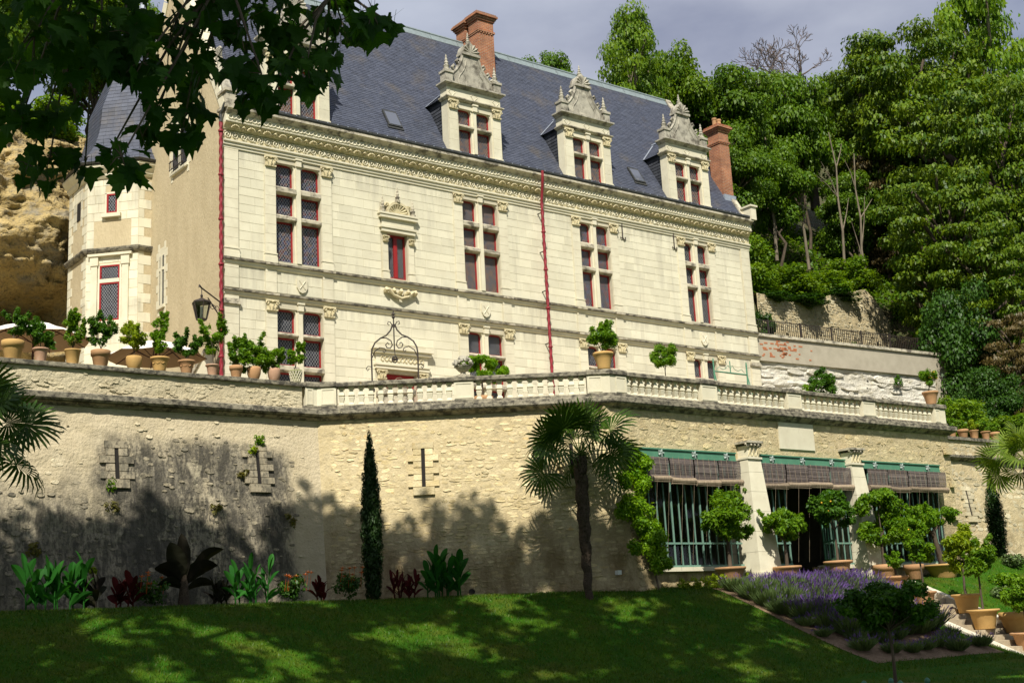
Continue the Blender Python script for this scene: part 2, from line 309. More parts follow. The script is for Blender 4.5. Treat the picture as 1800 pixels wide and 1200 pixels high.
# ------------------------------------------------------------------ more materials
def brickmat():
    m = bpy.data.materials.new('red_brick'); m.use_nodes = True; nt = m.node_tree; N = nt.nodes; L = nt.links
    b = N['Principled BSDF']; b.inputs['Roughness'].default_value = .9
    g = N.new('ShaderNodeNewGeometry'); s = N.new('ShaderNodeSeparateXYZ'); L.new(g.outputs['Position'], s.inputs[0])
    a = N.new('ShaderNodeMath'); a.operation = 'ADD'; L.new(s.outputs[0], a.inputs[0]); L.new(s.outputs[1], a.inputs[1])
    c = N.new('ShaderNodeCombineXYZ'); L.new(a.outputs[0], c.inputs[0]); L.new(s.outputs[2], c.inputs[1])
    t = N.new('ShaderNodeTexBrick'); t.inputs['Scale'].default_value = 1.0; t.inputs['Brick Width'].default_value = .23; t.inputs['Row Height'].default_value = .075
    t.inputs['Mortar Size'].default_value = .009; t.inputs['Color1'].default_value = (.40,.145,.06,1); t.inputs['Color2'].default_value = (.29,.10,.05,1); t.inputs['Mortar'].default_value = (.38,.27,.18,1)
    L.new(c.outputs[0], t.inputs[0])
    n = N.new('ShaderNodeTexNoise'); n.inputs['Scale'].default_value = 2.5; L.new(g.outputs['Position'], n.inputs[0])
    r = N.new('ShaderNodeMapRange'); r.inputs[1].default_value = .35; r.inputs[2].default_value = .7; r.inputs[3].default_value = .75; r.inputs[4].default_value = 1.1; L.new(n.outputs[0], r.inputs[0])
    x = N.new('ShaderNodeMixRGB'); x.blend_type = 'MULTIPLY'; x.inputs[0].default_value = 1; L.new(t.outputs[0], x.inputs[1]); L.new(r.outputs[0], x.inputs[2])
    L.new(x.outputs[0], b.inputs['Base Color'])
    u = N.new('ShaderNodeBump'); u.inputs['Strength'].default_value = .6; u.inputs['Distance'].default_value = .02; u.invert = True; L.new(t.outputs['Fac'], u.inputs['Height']); L.new(u.outputs[0], b.inputs['Normal'])
    return m
M['brick'] = brickmat()
def stainedglass(name, cols, dark):
    m = bpy.data.materials.new(name); m.use_nodes = True; nt = m.node_tree; N = nt.nodes; L = nt.links
    b = N['Principled BSDF']; b.inputs['Roughness'].default_value = .22; b.inputs['Specular IOR Level'].default_value = .3
    g = N.new('ShaderNodeNewGeometry')
    v = N.new('ShaderNodeTexVoronoi'); v.inputs['Scale'].default_value = 9; L.new(g.outputs['Position'], v.inputs[0])
    s = N.new('ShaderNodeSeparateColor'); L.new(v.outputs['Color'], s.inputs[0])
    r = N.new('ShaderNodeValToRGB'); r.color_ramp.interpolation = 'CONSTANT'
    for i, c in enumerate(cols):
        e = r.color_ramp.elements[i] if i < 2 else r.color_ramp.elements.new(.5)
        e.position = i / len(cols); e.color = (*c, 1)
    L.new(s.outputs[0], r.inputs[0]); L.new(r.outputs[0], b.inputs['Base Color'])
    n = N.new('ShaderNodeTexNoise'); n.inputs['Scale'].default_value = 14; L.new(g.outputs['Position'], n.inputs[0])
    u = N.new('ShaderNodeBump'); u.inputs['Strength'].default_value = .25; u.inputs['Distance'].default_value = .01; L.new(n.outputs[0], u.inputs['Height']); L.new(u.outputs[0], b.inputs['Normal'])
    return m
M['glass'] = stainedglass('stained_glass', [(.035,.032,.06), (.10,.03,.035), (.05,.055,.12), (.02,.02,.028), (.13,.07,.05), (.045,.05,.085)], 0)
M['glassdark'] = stainedglass('dark_leaded_glass', [(.02,.022,.03), (.03,.035,.045), (.012,.012,.016), (.04,.042,.055)], 0)
M['glassred'] = stainedglass('warm_stained_glass', [(.10,.05,.035), (.05,.035,.035), (.15,.075,.04), (.03,.03,.045), (.09,.03,.025)], 0)
M['skyglass'] = mat('skylight_glass', (.10,.11,.14), rough=.08, spec=.8)

# ------------------------------------------------------------------ stones
def stone_variants(k=10, bumpy=.14):
    out = []
    for i in range(k):
        r = random.Random(100+i); n = 8; o = []
        for j in range(n):       # rounded rectangle with an uneven outline, unit size
            t = 2*PI*(j+.5)/n; x = math.cos(t); y = math.sin(t); q = max(abs(x), abs(y))
            x = x/q*.5*(1 - r.uniform(0, bumpy)); y = y/q*.5*(1 - r.uniform(0, bumpy*1.4)); o.append((x, y))
        out.append(o)
    return out
SV = stone_variants()
def stone_geo(o, r):
    n = len(o); vs = [(x, 0, y) for x, y in o]; ins = r.uniform(.84, .93)
    vs += [(x*ins, -1+r.uniform(0, .55), y*ins) for x, y in o]
    return vs, [tuple(range(n, 2*n))] + [(j, (j+1) % n, n+(j+1) % n, n+j) for j in range(n)]
BOXV = ([(-.5,0,-.5),(.5,0,-.5),(.5,0,.5),(-.5,0,.5),(-.488,-1,-.478),(.488,-1,-.478),(.488,-1,.478),(-.488,-1,.478)], [(4,5,6,7),(0,1,5,4),(1,2,6,5),(2,3,7,6),(3,0,4,7)])
SMESH = {}
def stones(lst, name, material, parent, box=False, keep=300):
    """lst of (P, U, N, V, w, h, d): the largest seen are parts of their own, the rest one joined part"""
    cp = Vector(cam.matrix_world.translation)
    lst = sorted(lst, key=lambda s: -(s[4]*s[5]) / (s[0]-cp).length_squared)
    mb = MB()
    for i, (P, U, N, V, w, h, d) in enumerate(lst):
        mtx = Matrix(((U.x*w, -N.x*d, V.x*h, P.x), (U.y*w, -N.y*d, V.y*h, P.y), (U.z*w, -N.z*d, V.z*h, P.z), (0,0,0,1)))
        k = 0 if box else rnd.randrange(len(SV)); r = random.Random(k)
        vs, fs = BOXV if box else stone_geo(SV[k], r)
        if i < keep:
            key = (box, k, material.name)
            if key not in SMESH:
                b = MB(); b.add(vs, fs); SMESH[key] = b.mesh(name, material)
            link(name, SMESH[key], parent, mtx)
        else:
            mb.tone = rnd.random(); mb.add([mtx @ Vector(v) for v in vs], fs)
    if mb.v: mb.build(name + '_masonry', material, parent, kind='stuff')
def coursed(P0, U, N, V, u0, u1, v0, v1, hr, lr, holes=(), d=(.006, .012), gap=.007, minw=.09):
    """courses of blocks on a plane, leaving out the holes (u0, u1, v0, v1)"""
    out = []; v = v0
    while v < v1-.04:
        h = min(rnd.uniform(*hr), v1-v)
        if v1-(v+h) < hr[0]*.5: h = v1-v
        cuts = sorted((a, b) for a, b, c, e in holes if c < v+h-.02 and e > v+.02)
        spans = []; u = u0
        for a, b in cuts:
            if a > u+.02: spans.append((u, min(a, u1)))
            u = max(u, b)
        if u < u1-.02: spans.append((u, u1))
        for a, b in spans:
            L = b-a; x = a; first = True
            while x < b-.01:
                w = rnd.uniform(*lr)
                if first: w *= rnd.uniform(.45, 1); first = False
                if b-(x+w) < lr[0]*.5: w = b-x
                w = min(w, b-x)
                if w > minw*.5:
                    out.append((P0+U*(x+w/2)+V*(v+h/2), U, N, V, w-gap, h-gap, rnd.uniform(*d)))
                x += w
        v += h
    return out
def rect_minus(u0, u1, v0, v1, holes):
    us = sorted({u0, u1, *[min(max(q, u0), u1) for h in holes for q in h[:2]]}); vs = sorted({v0, v1, *[min(max(q, v0), v1) for h in holes for q in h[2:]]})
    for a, b in zip(us, us[1:]):
        for c, d in zip(vs, vs[1:]):
            if b-a > 1e-4 and d-c > 1e-4 and not any(h[0] < (a+b)/2 < h[1] and h[2] < (c+d)/2 < h[3] for h in holes): yield a, b, c, d
VX = Vector((1,0,0)); VY = Vector((0,1,0)); VZ = Vector((0,0,1))

# ------------------------------------------------------------------ the house
chateau = thing('chateau', 'pale stone Renaissance house with steep slate roof, four ornate dormers and red window frames', 'house', (12.85, 4.1, 8.2))
FW = 25.7
BAYS = [(1.92,3.66), (9.75,11.43), (15.58,17.2), (21.53,23.0)]
R1 = [(17.0,17.84), (15.98,16.74), (14.30,15.77)]
R0 = [(11.84,12.66), (10.73,11.69), (9.25,10.50)]
NI = (6.36,7.22,14.27,15.97); DO = (6.1,7.42,8.2,10.78)
holes = [(a,b,14.30,17.84) for a,b in BAYS] + [(a,b,9.25,12.66) for a,b in BAYS] + [NI, DO]
mb = MB()
for a,b,c,d in rect_minus(0, FW, 8.0, 19.3, holes): mb.quad((a,.001,c),(b,.001,c),(b,.001,d),(a,.001,d))
for a,b,c,d in holes:
    q = .34
    mb.quad((a,.001,c),(a,.001,d),(a,q,d),(a,q,c)); mb.quad((b,.001,d),(b,.001,c),(b,q,c),(b,q,d))
    mb.quad((a,.001,d),(b,.001,d),(b,q,d),(a,q,d)); mb.quad((b,.001,c),(a,.001,c),(a,q,c),(b,q,c))
mb.quad((FW,.001,8.0),(FW,8.2,8.0),(FW,8.2,19.4),(FW,.001,19.4)); mb.quad((0,8.2,8.0),(FW,8.2,8.0),(FW,8.2,19.4),(0,8.2,19.4))
mb.add([(FW,.0,19.4),(FW,8.2,19.4),(FW,4.15,26.7)], [(0,1,2)])
wall = mb.build('wall', M['joint'], chateau)
PW = .42
bh = []
for a,b in BAYS: bh += [(a-PW, b+PW, 14.2, 18.1), (a-PW, b+PW, 8.2, 13.0)]
bh += [(6.08,7.52,14.2,16.9), (5.7,7.85,8.2,11.85), (0,.56,8.2,18.1), (FW-.62,FW,8.2,18.1)]
for a,b in BAYS: bh += [(a-PW, a, 13, 14.2), (b, b+PW, 13, 14.2)]
O = Vector((0,0,0)); NF = Vector((0,-1,0))
blk = coursed(O, VX, NF, VZ, 0, FW, 8.2, 12.9, (.30,.36), (.48,.85), bh) + coursed(O, VX, NF, VZ, 0, FW, 13.18, 13.95, (.36,.40), (.5,.9), bh) + coursed(O, VX, NF, VZ, 0, FW, 14.22, 18.02, (.30,.35), (.45,.85), bh)
stones(blk, 'ashlar_block', M['ashlar'], wall, True)
# pilasters, capitals, bases
cb = MB(); cb.box(-.23,.23,-.10,0,.30,.36); cb.box(-.21,.21,-.07,0,-.02,.03); cb.box(-.19,.19,-.055,0,.03,.30)
for s in (-1, 1):
    cb.tube([(s*.19+s*.065*math.cos(t)*(1-t/9), -.075, .235+.065*math.sin(t)*(1-t/9)) for t in [k*.7 for k in range(9)]], .026, 5)
    cb.tube([(s*.10,-.05,.02),(s*.12,-.085,.12),(s*.16,-.10,.17)], [.035,.03,.012], 5)
cb.tube([(0,-.05,.02),(0,-.10,.13),(0,-.12,.2)], [.04,.035,.014], 5); cb.tube([(0,-.09,.28),(0,-.13,.3)], [.035,.02], 6)
CAPM = cb.mesh('capital', M['carve'])
def capital(x, z, parent, y=-.05, s=1.0): link('capital', CAPM, parent, Matrix.Translation((x, y, z)) @ Matrix.Diagonal((s, 1, s, 1)))
def pilaster(x0, x1, z0, z1, parent, y=-.055, cap=True, base=True, step=.34):
    p = MB(); top = z1 - (.36 if cap else 0); z = z0 + (.34 if base else 0)
    if base:
        p.box(x0-.03, x1+.03, y-.04, .012, z0, z0+.2); p.box(x0-.015, x1+.015, y-.022, .012, z0+.2, z0+.29); p.box(x0-.03, x1+.03, y-.04, .012, z0+.29, z0+.335)
    while z < top-.02:
        e = min(z+step, top)
        p.box(x0, x1, y, .012, z+.004, e-.004); z = e
    o = p.build('pilaster', M['trim'], parent)
    if cap: capital((x0+x1)/2, top, parent, y, (x1-x0)/.42)
    return o
for i, (a, b) in enumerate(BAYS):
    for x0, x1 in ((a-PW, a-.012), (b+.012, b+PW)):
        pilaster(x0, x1, 14.2, 18.0, chateau); pilaster(x0, x1, 8.2, 12.9, chateau); pilaster(x0, x1, 13.17, 13.95, chateau, cap=False, base=False)
for x0, x1 in ((.02,.52), (FW-.56,FW-.02)):
    pilaster(x0, x1, 14.2, 18.0, chateau, cap=False); pilaster(x0, x1, 8.2, 12.9, chateau, cap=False); pilaster(x0, x1, 13.17, 13.95, chateau, cap=False, base=False)
    for z in (12.6,): 
        p = MB(); p.box(x0-.05, x1+.05, -.13, -.01, z, z+.1); p.box(x0-.02, x1+.02, -.10, -.01, z+.1, z+.18); p.build('pilaster_capital', M['trimdirty'], chateau)
# windows
def window(x0, x1, rows, parent, y=0.0, mull=.29, glass='glass', rev=.22, sub=False, frame=.055, head=True):
    """cross window: stone mullion and transoms, and in every light a red frame, a pane and its leads"""
    xm = (x0+x1)/2; w = MB(); z0 = rows[-1][0]; z1 = rows[0][1]; m2 = mull/2
    w.box(xm-m2+.06, xm+m2-.06, y-.03, y+rev, z0, z1); w.box(xm-m2, xm+m2, y+.05, y+rev+.05, z0, z1)
    TR = []
    for (a, b), (c, d) in zip(rows, rows[1:]):
        for p, q in ((x0, xm-m2+.06), (xm+m2-.06, x1)):
            tr = MB(); TR.append(tr)
            tr.box(p+.002, q-.002, y+.03, y+rev+.05, d, a)
            tr.add([(p+.002,y-.05,d+.05),(q-.002,y-.05,d+.05),(q-.002,y+.03,d),(p+.002,y+.03,d),(p+.002,y-.05,a-.06),(q-.002,y-.05,a-.06),(q-.002,y+.03,a),(p+.002,y+.03,a)],
                   [(0,3,2,1),(4,5,6,7),(0,1,5,4),(0,4,7,3),(1,2,6,5)])
    if head:
        for s, e in ((x0, 1), (xm-m2, -1), (xm+m2, 1), (x1, -1)):      # rounded upper corners
            pts = [(s, z1+.001), (s, z1-.15), (s+e*.035, z1-.06), (s+e*.085, z1-.02), (s+e*.19, z1+.001)]
            w.prism(pts if e < 0 else pts[::-1], y+.04, y+rev)
        w.box(xm-.10, xm+.10, y-.09, y+.02, z1-.04, z1+.24); w.box(xm-.13, xm+.13, y-.12, y+.02, z1+.18, z1+.24)
    top = w.build('mullion' if sub else 'window', M['trim'], parent)
    own = parent if sub else top
    for tr in TR: tr.build('transom', M['trimdirty'], own)
    for a, b in rows:
        for p, q in ((x0, xm-m2), (xm+m2, x1)):
            f = MB(); k = frame
            for (s, e, c, d) in ((p+.003, p+k, a+.002, b-.002), (q-k, q-.003, a+.002, b-.002), (p+k, q-k, a+.002, a+k), (p+k, q-k, b-k, b-.002)):
                f.box(s, e, y+rev-.04, y+rev+.03, c, d)
            f.build('window_frame', M['redpaint'], own)
            g = MB(); g.quad((p+k-.01, y+rev, a+k-.01), (q-k+.01, y+rev, a+k-.01), (q-k+.01, y+rev, b-k+.01), (p+k-.01, y+rev, b-k+.01)); g.build('pane', M[glass], own)
            l = MB(); came(l, p+k, q-k, a+k, b-k, y+rev-.014); l.build('lead_lattice', M['leadline'], own)
    return top
def came(l, x0, x1, z0, z1, y, dx=.105, dz=.15, w=.007):
    """diamond leads: two families of thin straight bars clipped to the light"""
    s = dz/dx
    for sg in (1, -1):
        k = -int((z1-z0)/dz)-2
        while True:
            xs = x0 + k*dx*1.0; k += 1
            # line through (xs, z0) rising with slope sg*s
            if sg > 0: ax, az = xs, z0
            else: ax, az = xs + (z1-z0)/s, z0
            if (xs > x1): break
            pts = []
            t0 = max(z0, z0 + (x0-ax)*s) if sg > 0 else max(z0, z0 + (ax-x1)*s)
            t1 = min(z1, z0 + (x1-ax)*s) if sg > 0 else min(z1, z0 + (ax-x0)*s)
            if t1-t0 < .02: continue
            a = (ax + (t0-z0)/s*sg, t0); b = (ax + (t1-z0)/s*sg, t1)
            l.quad((a[0]-w, y, a[1]), (a[0]+w, y, a[1]), (b[0]+w, y, b[1]), (b[0]-w, y, b[1]))
for i, (a, b) in enumerate(BAYS):
    window(a, b, R1, chateau, glass=('glass','glassred','glass','glassdark')[i]); window(a, b, R0, chateau, glass='glassdark')
# string courses
def course(z, parent, h=.25, o=.15, dirty='coping'):
    for x0, x1 in ((-.03, 4.3), (4.3, 8.6), (8.6, 13.1), (13.1, 17.4), (17.4, 21.6), (21.6, FW+.05)):
        c = MB(); sweep(c, [(x0,0),(x1,0)], [(-.02,z-.035),(o,z-.02),(o,z-.085),(o-.03,z-.10),(-.02,z-.10)]); c.build('string_course', M[dirty], parent)
        c = MB(); sweep(c, [(x0+.002,0),(x1-.002,0)], [(-.02,z-.102),(o-.05,z-.105),(o-.08,z-.16),(o-.08,z-.20),(.02,z-h),(-.02,z-h)]); c.build('string_moulding', M['trim'], parent)
    for a, b in BAYS:
        for x in (a-PW-.03, b-.02): c = MB(); c.box(x, x+.47, -o-.035, -.02, z-.10, z-.028); c.build('course_break', M['trimdirty'], parent)
course(14.19, chateau); course(13.14, chateau)
# main entablature
def ent(prof, name, m):
    for k in range(6):
        c = MB(); x0 = -.03 + (FW+.08)*k/6; x1 = -.03 + (FW+.08)*(k+1)/6 - .004
        sweep(c, [(x0,0),(x1,0)], prof); c.build(name, m, chateau)
ent([(-.02,18.30),(.14,18.29),(.14,18.23),(.09,18.20),(.09,18.12),(.05,18.10),(.05,18.02),(-.02,18.0)], 'architrave', M['trim'])
ent([(-.02,18.305),(.055,18.305),(.055,18.64),(-.02,18.64)], 'frieze', M['carve'])
ent([(-.02,18.645),(.10,18.645),(.12,18.70),(.17,18.77),(.26,18.83),(.26,18.86),(-.02,18.86)], 'shell_cove', M['carve'])
ent([(-.02,18.865),(.30,18.865),(.31,18.90),(.28,18.92),(.28,19.14),(-.02,19.14)], 'ring_band', M['trim'])
ent([(-.02,19.145),(.30,19.145),(.34,19.19),(.40,19.25),(.46,19.29),(.46,19.37),(-.02,19.39)], 'cornice', M['trimdirty'])
b = MB(); b.tube([(.078*math.cos(t), -.01, .078*math.sin(t)) for t in [2*PI*k/10 for k in range(11)]], .022, 4, False)
b.tube([(.06,-.012,-.06),(.12,-.014,-.085),(.18,-.014,-.06),(.22,-.012,-.02)], [.024,.026,.022,.014], 4); b.tube([(-.05,-.012,.075),(.03,-.014,.105),(.10,-.012,.09)], [.012,.018,.012], 4)
RING = b.mesh('ring_carving', M['trim'])
for k in range(88): link('ring_carving', RING, chateau, Matrix.Translation((.14+k*.2905, -.285, 19.035)) @ Matrix.Rotation(rnd.uniform(-.2,.2), 4, 'Y'))
b = MB()
for k in range(7):
    t = -1.2+2.4*k/6; b.tube([(0,-.01,-.05),(.09*math.sin(t),-.035,-.05+.09*math.cos(t)),(.155*math.sin(t),-.075,-.05+.145*math.cos(t))], [.014,.026,.03], 4)
SHELL = b.mesh('shell_carving', M['carve'])
b = MB(); b.tube([(-.09,-.02,.0),(-.04,-.05,.06),(.0,-.07,.08),(.05,-.05,.05),(.09,-.02,.0)], [.015,.03,.035,.03,.015], 4); b.tube([(0,-.03,-.07),(0,-.06,0)], [.02,.03], 4)
LEAFC = b.mesh('acanthus_carving', M['carve'])
for k in range(43):
    link('shell_carving', SHELL, chateau, Matrix.Translation((.35+k*.592, -.155, 18.74)) @ Matrix.Rotation(.5, 4, 'X'))
    link('acanthus_carving', LEAFC, chateau, Matrix.Translation((.65+k*.592, -.145, 18.73)) @ Matrix.Rotation(.5, 4, 'X'))
b = MB()
for k in range(86):
    x = .12+k*.297; sg = 1 if k % 2 else -1; q = []
    for j in range(13):
        t = j*.75; r = .135*(1-j/14); q.append((x+r*math.cos(t*sg+1.2), -.075-.012*j/12, 18.47+r*math.sin(t*sg+1.2)))
    b.tube(q, [.020]*9+[.024,.028,.03,.03], 4)
    for j in range(3):
        t = rnd.uniform(0, 6.28); b.tube([(x+.13*math.cos(t), -.06, 18.47+.13*math.sin(t)), (x+.155*math.cos(t+.5), -.09, 18.47+.155*math.sin(t+.5))], [.03,.014], 4)
b.build('scroll_carving', M['trim'], chateau)
# main roof
def rz(y): return 19.44 + 1.72*(y+.12)
ry, rzz = 4.18, rz(4.18)
mb = MB(); mb.add([(.12,-.12,rz(-.12)-.03),(FW-.1,-.12,rz(-.12)-.03),(FW-.1,ry,rzz-.03),(.12,ry,rzz-.03),(FW-.1,8.45,19.4),(.12,8.45,19.4)], [(0,1,2,3),(3,2,4,5)])
roof = mb.build('roof', M['slatedark'], chateau)
mb = MB(); SL = Vector((0, 1, 1.72)).normalized(); SN = Vector((0, -1.72, 1)).normalized(); tot = (ry+.12)*math.hypot(1, 1.72); nrow = 74; e = tot/nrow
for r in range(nrow):
    x = .12 - rnd.uniform(0, .2) ; base = Vector((0,-.12,rz(-.12))) + SL*(r*e)
    while x < FW-.1:
        w = rnd.uniform(.20,.27); x0 = max(x, .12); x1 = min(x+w-.004, FW-.1); x += w
        if x1-x0 < .03: continue
        mb.tone = min(1, max(0, rnd.gauss(.5,.22))); l = rnd.uniform(.010,.017); A = base + SN*l - SL*.004; B = base + SL*(e+.01) + SN*.001
        mb.add([(x0,A.y,A.z),(x1,A.y,A.z),(x1,B.y,B.z),(x0,B.y,B.z),(x0,base.y,base.z-.004),(x1,base.y,base.z-.004)], [(0,1,2,3),(4,5,1,0)])
mb.build('slate', M['slate'], roof, kind='stuff')
for k in range(18):
    c = MB(); x0 = .3+k*(FW-.6)/18; x1 = x0+(FW-.6)/18-.012
    c.prism([], 0, 0) if False else None
    c.tube([(x0,ry,rzz+.02),(x1,ry,rzz+.02)], .075, 8); c.quad((x0,ry-.02,rzz+.05),(x1,ry-.02,rzz+.05),(x1,ry-.20,rz(ry-.20)+.035),(x0,ry-.20,rz(ry-.20)+.035)); c.build('ridge_capping', M['zinc'], roof)
c = MB(); sweep(c, [(.35,0),(FW-.02,0)], [(.30,19.385),(.38,19.40),(.42,19.47),(.42,19.55),(.395,19.55),(.39,19.48),(.10,19.45),(.10,19.385)])
c.build('gutter', M['gutter'], chateau)
c = MB()
for k in range(62): c.boxm(Matrix.Translation((.5+k*.41,-.425,19.53)), .035,.02,.035)
c.build('gutter_hook', M['lead'], chateau)
for (x, y0) in ((7.12, .62), (19.6, .62)):
    mt = Matrix((( 1,0,0,x),(0,SL.y,SN.y,y0),(0,SL.z,SN.z,rz(y0)),(0,0,0,1)))
    c = MB(); c.boxm(mt @ Matrix.Translation((0,.0,.06)), .62,.9,.05); c.boxm(mt @ Matrix.Translation((0,-.5,.03)), .7,.14,.03); s = c.build('skylight', M['gutter'], chateau)
    g = MB(); g.boxm(mt @ Matrix.Translation((0,-.02,.09)), .5,.74,.012); g.build('pane', M['skyglass'], s)
# left gable
mb = MB(); mb.add([(0,.0,8.0),(0,0,19.2),(0,4.15,26.6),(0,8.2,19.2),(0,8.2,8.0)], [(0,1,2,3,4)]); gab = mb.build('gable_wall', M['render'], chateau)
for sgn, y0 in ((1, -.05), (-1, 8.35)):
    n = 17
    for k in range(n):
        a = k/n; bb = (k+1)/n - .004; pa = Vector((0, y0+(ry-y0)*a, 19.5+(rzz-19.5)*a)); pb = Vector((0, y0+(ry-y0)*bb, 19.5+(rzz-19.5)*bb))
        nn = Vector((0, -sgn*1.72, 1)).normalized(); c = MB(); u = rnd.uniform(.16,.26)
        P = [pa-nn*u, pb-nn*u, pb+nn*.16, pa+nn*.16]
        c.add([(-.05,p.y,p.z) for p in P] + [(.34,p.y,p.z) for p in P], [(0,1,2,3),(7,6,5,4),(0,4,5,1),(1,5,6,2),(2,6,7,3),(3,7,4,0)]); c.build('coping_block', M['trim'], gab)
c = MB(); c.box(-.10,.42,-.40,.28,19.32,19.42); c.box(-.04,.36,-.34,.22,19.42,19.92); c.box(-.10,.42,-.40,.28,19.92,20.02); c.build('kneeler', M['trimdirty'], gab)
c = MB(); c.tube([(.15,-.05,20.0),(.14,.1,20.4),(.15,.35,20.75),(.14,.5,21.2),(.14,.42,21.5)], [.20,.17,.15,.12,.05], 7); c.tube([(.14,.45,21.2),(.14,.66,21.5),(.14,.62,21.85),(.14,.5,21.9)], [.09,.12,.13,.05], 7); c.tube([(.14,.2,20.5),(.12,-.05,20.85),(.13,-.02,20.95)], [.07,.06,.02], 5)
c.build('carved_beast', M['gablestone'], gab)
# gable windows, with toothed stone surrounds
def gable_window(y0, y1, z0, z1, rail):
    s = MB(); z = z0-.35; k = 0
    while z < z1+.3:
        d = .30 if k % 2 else .16; s.box(-.014, .001, y0-d, y0-.002, z, z+.29); s.box(-.014, .001, y1+.002, y1+d, z, z+.29); z += .3; k += 1
    s.box(-.014,.001,y0,y1,z1,z1+.3); s.box(-.07,.001,y0-.12,y1+.12,z0-.12,z0-.01)
    w = s.build('window', M['trim'], chateau)
    g = MB(); g.box(-.010,-.002,y0,y1,z0,z1); g.build('pane', M['glassdark'], w)
    ym = (y0+y1)/2; f = MB(); f.box(-.045,-.012,ym-.06,ym+.06,z0,z1); f.box(-.04,-.012,y0,ym-.06,z1-.55,z1-.45); f.box(-.04,-.012,ym+.06,y1,z1-.55,z1-.45); f.build('mullion', M['trim'], w)
    if rail:
        r = MB()
        for k in range(9): r.tube([(-.16,y0+.05+k*(y1-y0-.1)/8,z0+.02),(-.16,y0+.05+k*(y1-y0-.1)/8,z0+.34)], .014, 4)
        r.tube([(-.16,y0,z0+.34),(-.16,y1,z0+.34)], .02, 5); r.tube([(-.16,y0,z0+.05),(-.16,y1,z0+.05)], .018, 5); r.build('window_rail', M['iron'], w)
gable_window(2.95, 4.2, 18.45, 20.0, True); gable_window(4.95, 5.35, 13.75, 15.6, False)
# twisted red rain pipes
def pipe(x, y, z0, z1, parent, grey=True):
    m = MB(); rows = int((z1-z0)/.07); n = 10; vs = []
    for i in range(rows+1):
        z = z0+(z1-z0)*i/rows
        for k in range(n):
            t = 2*PI*k/n; r = .057 + .014*math.cos(2*(t - z*9.5)); vs.append((x+r*math.cos(t), y+r*math.sin(t), z))
    m.add(vs, [(i*n+k, i*n+(k+1)%n, (i+1)*n+(k+1)%n, (i+1)*n+k) for i in range(rows) for k in range(n)]); p = m.build('rain_pipe', M['redpipe'], parent, True)
    q = MB(); z = z0+1.0
    while z < z1:
        q.lathe([(.085,0),(.092,.015),(.092,.05),(.085,.065)], 10, (x,y,z)); z += 1.55
    q.build('pipe_collar', M['redpipe'], p)
    if grey:
        q = MB(); q.tube([(x,y,z1),(x,y,z1+.28),(x+.03,y-.1,z1+.4),(x+.06,y-.22,z1+.62)], .062, 8); q.build('pipe_swan_neck', M['gutter'], p)
pipe(-.13, -.10, 8.2, 18.85, chateau); pipe(13.45, -.30, 8.2, 18.25, chateau, False)
c = MB(); c.tube([(13.45,-.30,18.25),(13.44,-.36,18.55),(13.40,-.48,18.95),(13.38,-.54,19.2),(13.38,-.54,19.44)], .055, 8); c.build('pipe_swan_neck', M['redpipe'], chateau)
# carved shields, tie irons
c = MB()
for z in (9.4,11.0,12.5,14.6,16.2,17.8): c.boxm(Matrix.Translation((13.45,-.16,z)), .05,.30,.025)
c.build('pipe_bracket', M['iron'], chateau, kind='stuff')
for x in (2.86, 10.62, 16.4, 22.3):
    c = MB(); c.prism([(x-.20,13.78),(x-.20,13.45),(x-.12,13.31),(x,13.26),(x+.12,13.31),(x+.20,13.45),(x+.20,13.78)][::-1], -.07, -.005)
    c.tube([(x-.12,-.075,13.7),(x+.1,-.075,13.4)], .02, 4); c.tube([(x+.12,-.075,13.7),(x-.1,-.075,13.4)], .02, 4); c.build('carved_shield', M['trim'], chateau)
for x in (17.93, 20.93):
    c = MB(); c.tube([(x+.08,-.04,18.28),(x,-.05,18.22),(x,-.05,17.5),(x+.05,-.05,17.40),(x+.15,-.04,17.42),(x+.16,-.04,17.52)], .026, 6); c.tube([(x,-.05,17.5),(x-.08,-.05,17.44),(x-.12,-.04,17.5)], .02, 5); c.build('tie_iron', M['iron'], chateau)
# niche window with shell pediment
def finial(mb, x, y, z, h, r):
    mb.lathe([(r,0),(r,h*.12),(r*.6,h*.16),(r*.75,h*.26),(r*.9,h*.32),(r*.45,h*.40),(r*.6,h*.5),(r*.35,h*.58),(r*.42,h*.68),(r*.22,h*.78),(r*.28,h*.86),(.006,h)], 8, (x,y,z))
w = MB(); w.box(6.08,7.52,-.11,.011,15.98,16.12); w.box(6.02,7.58,-.15,.011,16.12,16.20); w.box(6.12,7.48,-.07,.011,16.20,16.50); w.box(6.0,7.6,-.17,.011,16.50,16.62); w.box(5.96,7.64,-.2,.011,16.62,16.69)
nic = w.build('niche_window', M['trim'], chateau)
pilaster(6.12,6.35,14.2,15.97,nic,-.07); pilaster(7.23,7.46,14.2,15.97,nic,-.07)
c = MB(); pts = [(6.8+.50*math.cos(t), 16.70+.46*math.sin(t)) for t in [PI*k/14 for k in range(15)]]; inn = [(6.8+.41*math.cos(t), 16.70+.37*math.sin(t)) for t in [PI*k/14 for k in range(15)]]
for i in range(14): c.prism([pts[i], inn[i], inn[i+1], pts[i+1]], -.15, 0)
for k in range(9):
    t = PI*(k+.5)/9; c.tube([(6.8,-.03,16.72),(6.8+.22*math.cos(t),-.05,16.72+.2*math.sin(t)),(6.8+.39*math.cos(t),-.10,16.72+.35*math.sin(t))], [.02,.04,.06], 5)
c.build('shell_pediment', M['carve'], nic)
for x, z, h in ((6.15,16.69,.62), (7.45,16.69,.62), (6.8,17.15,.62)):
    c = MB(); finial(c, x, -.1, z, h, .10); c.build('finial', M['trimdirty'], nic)
c = MB()
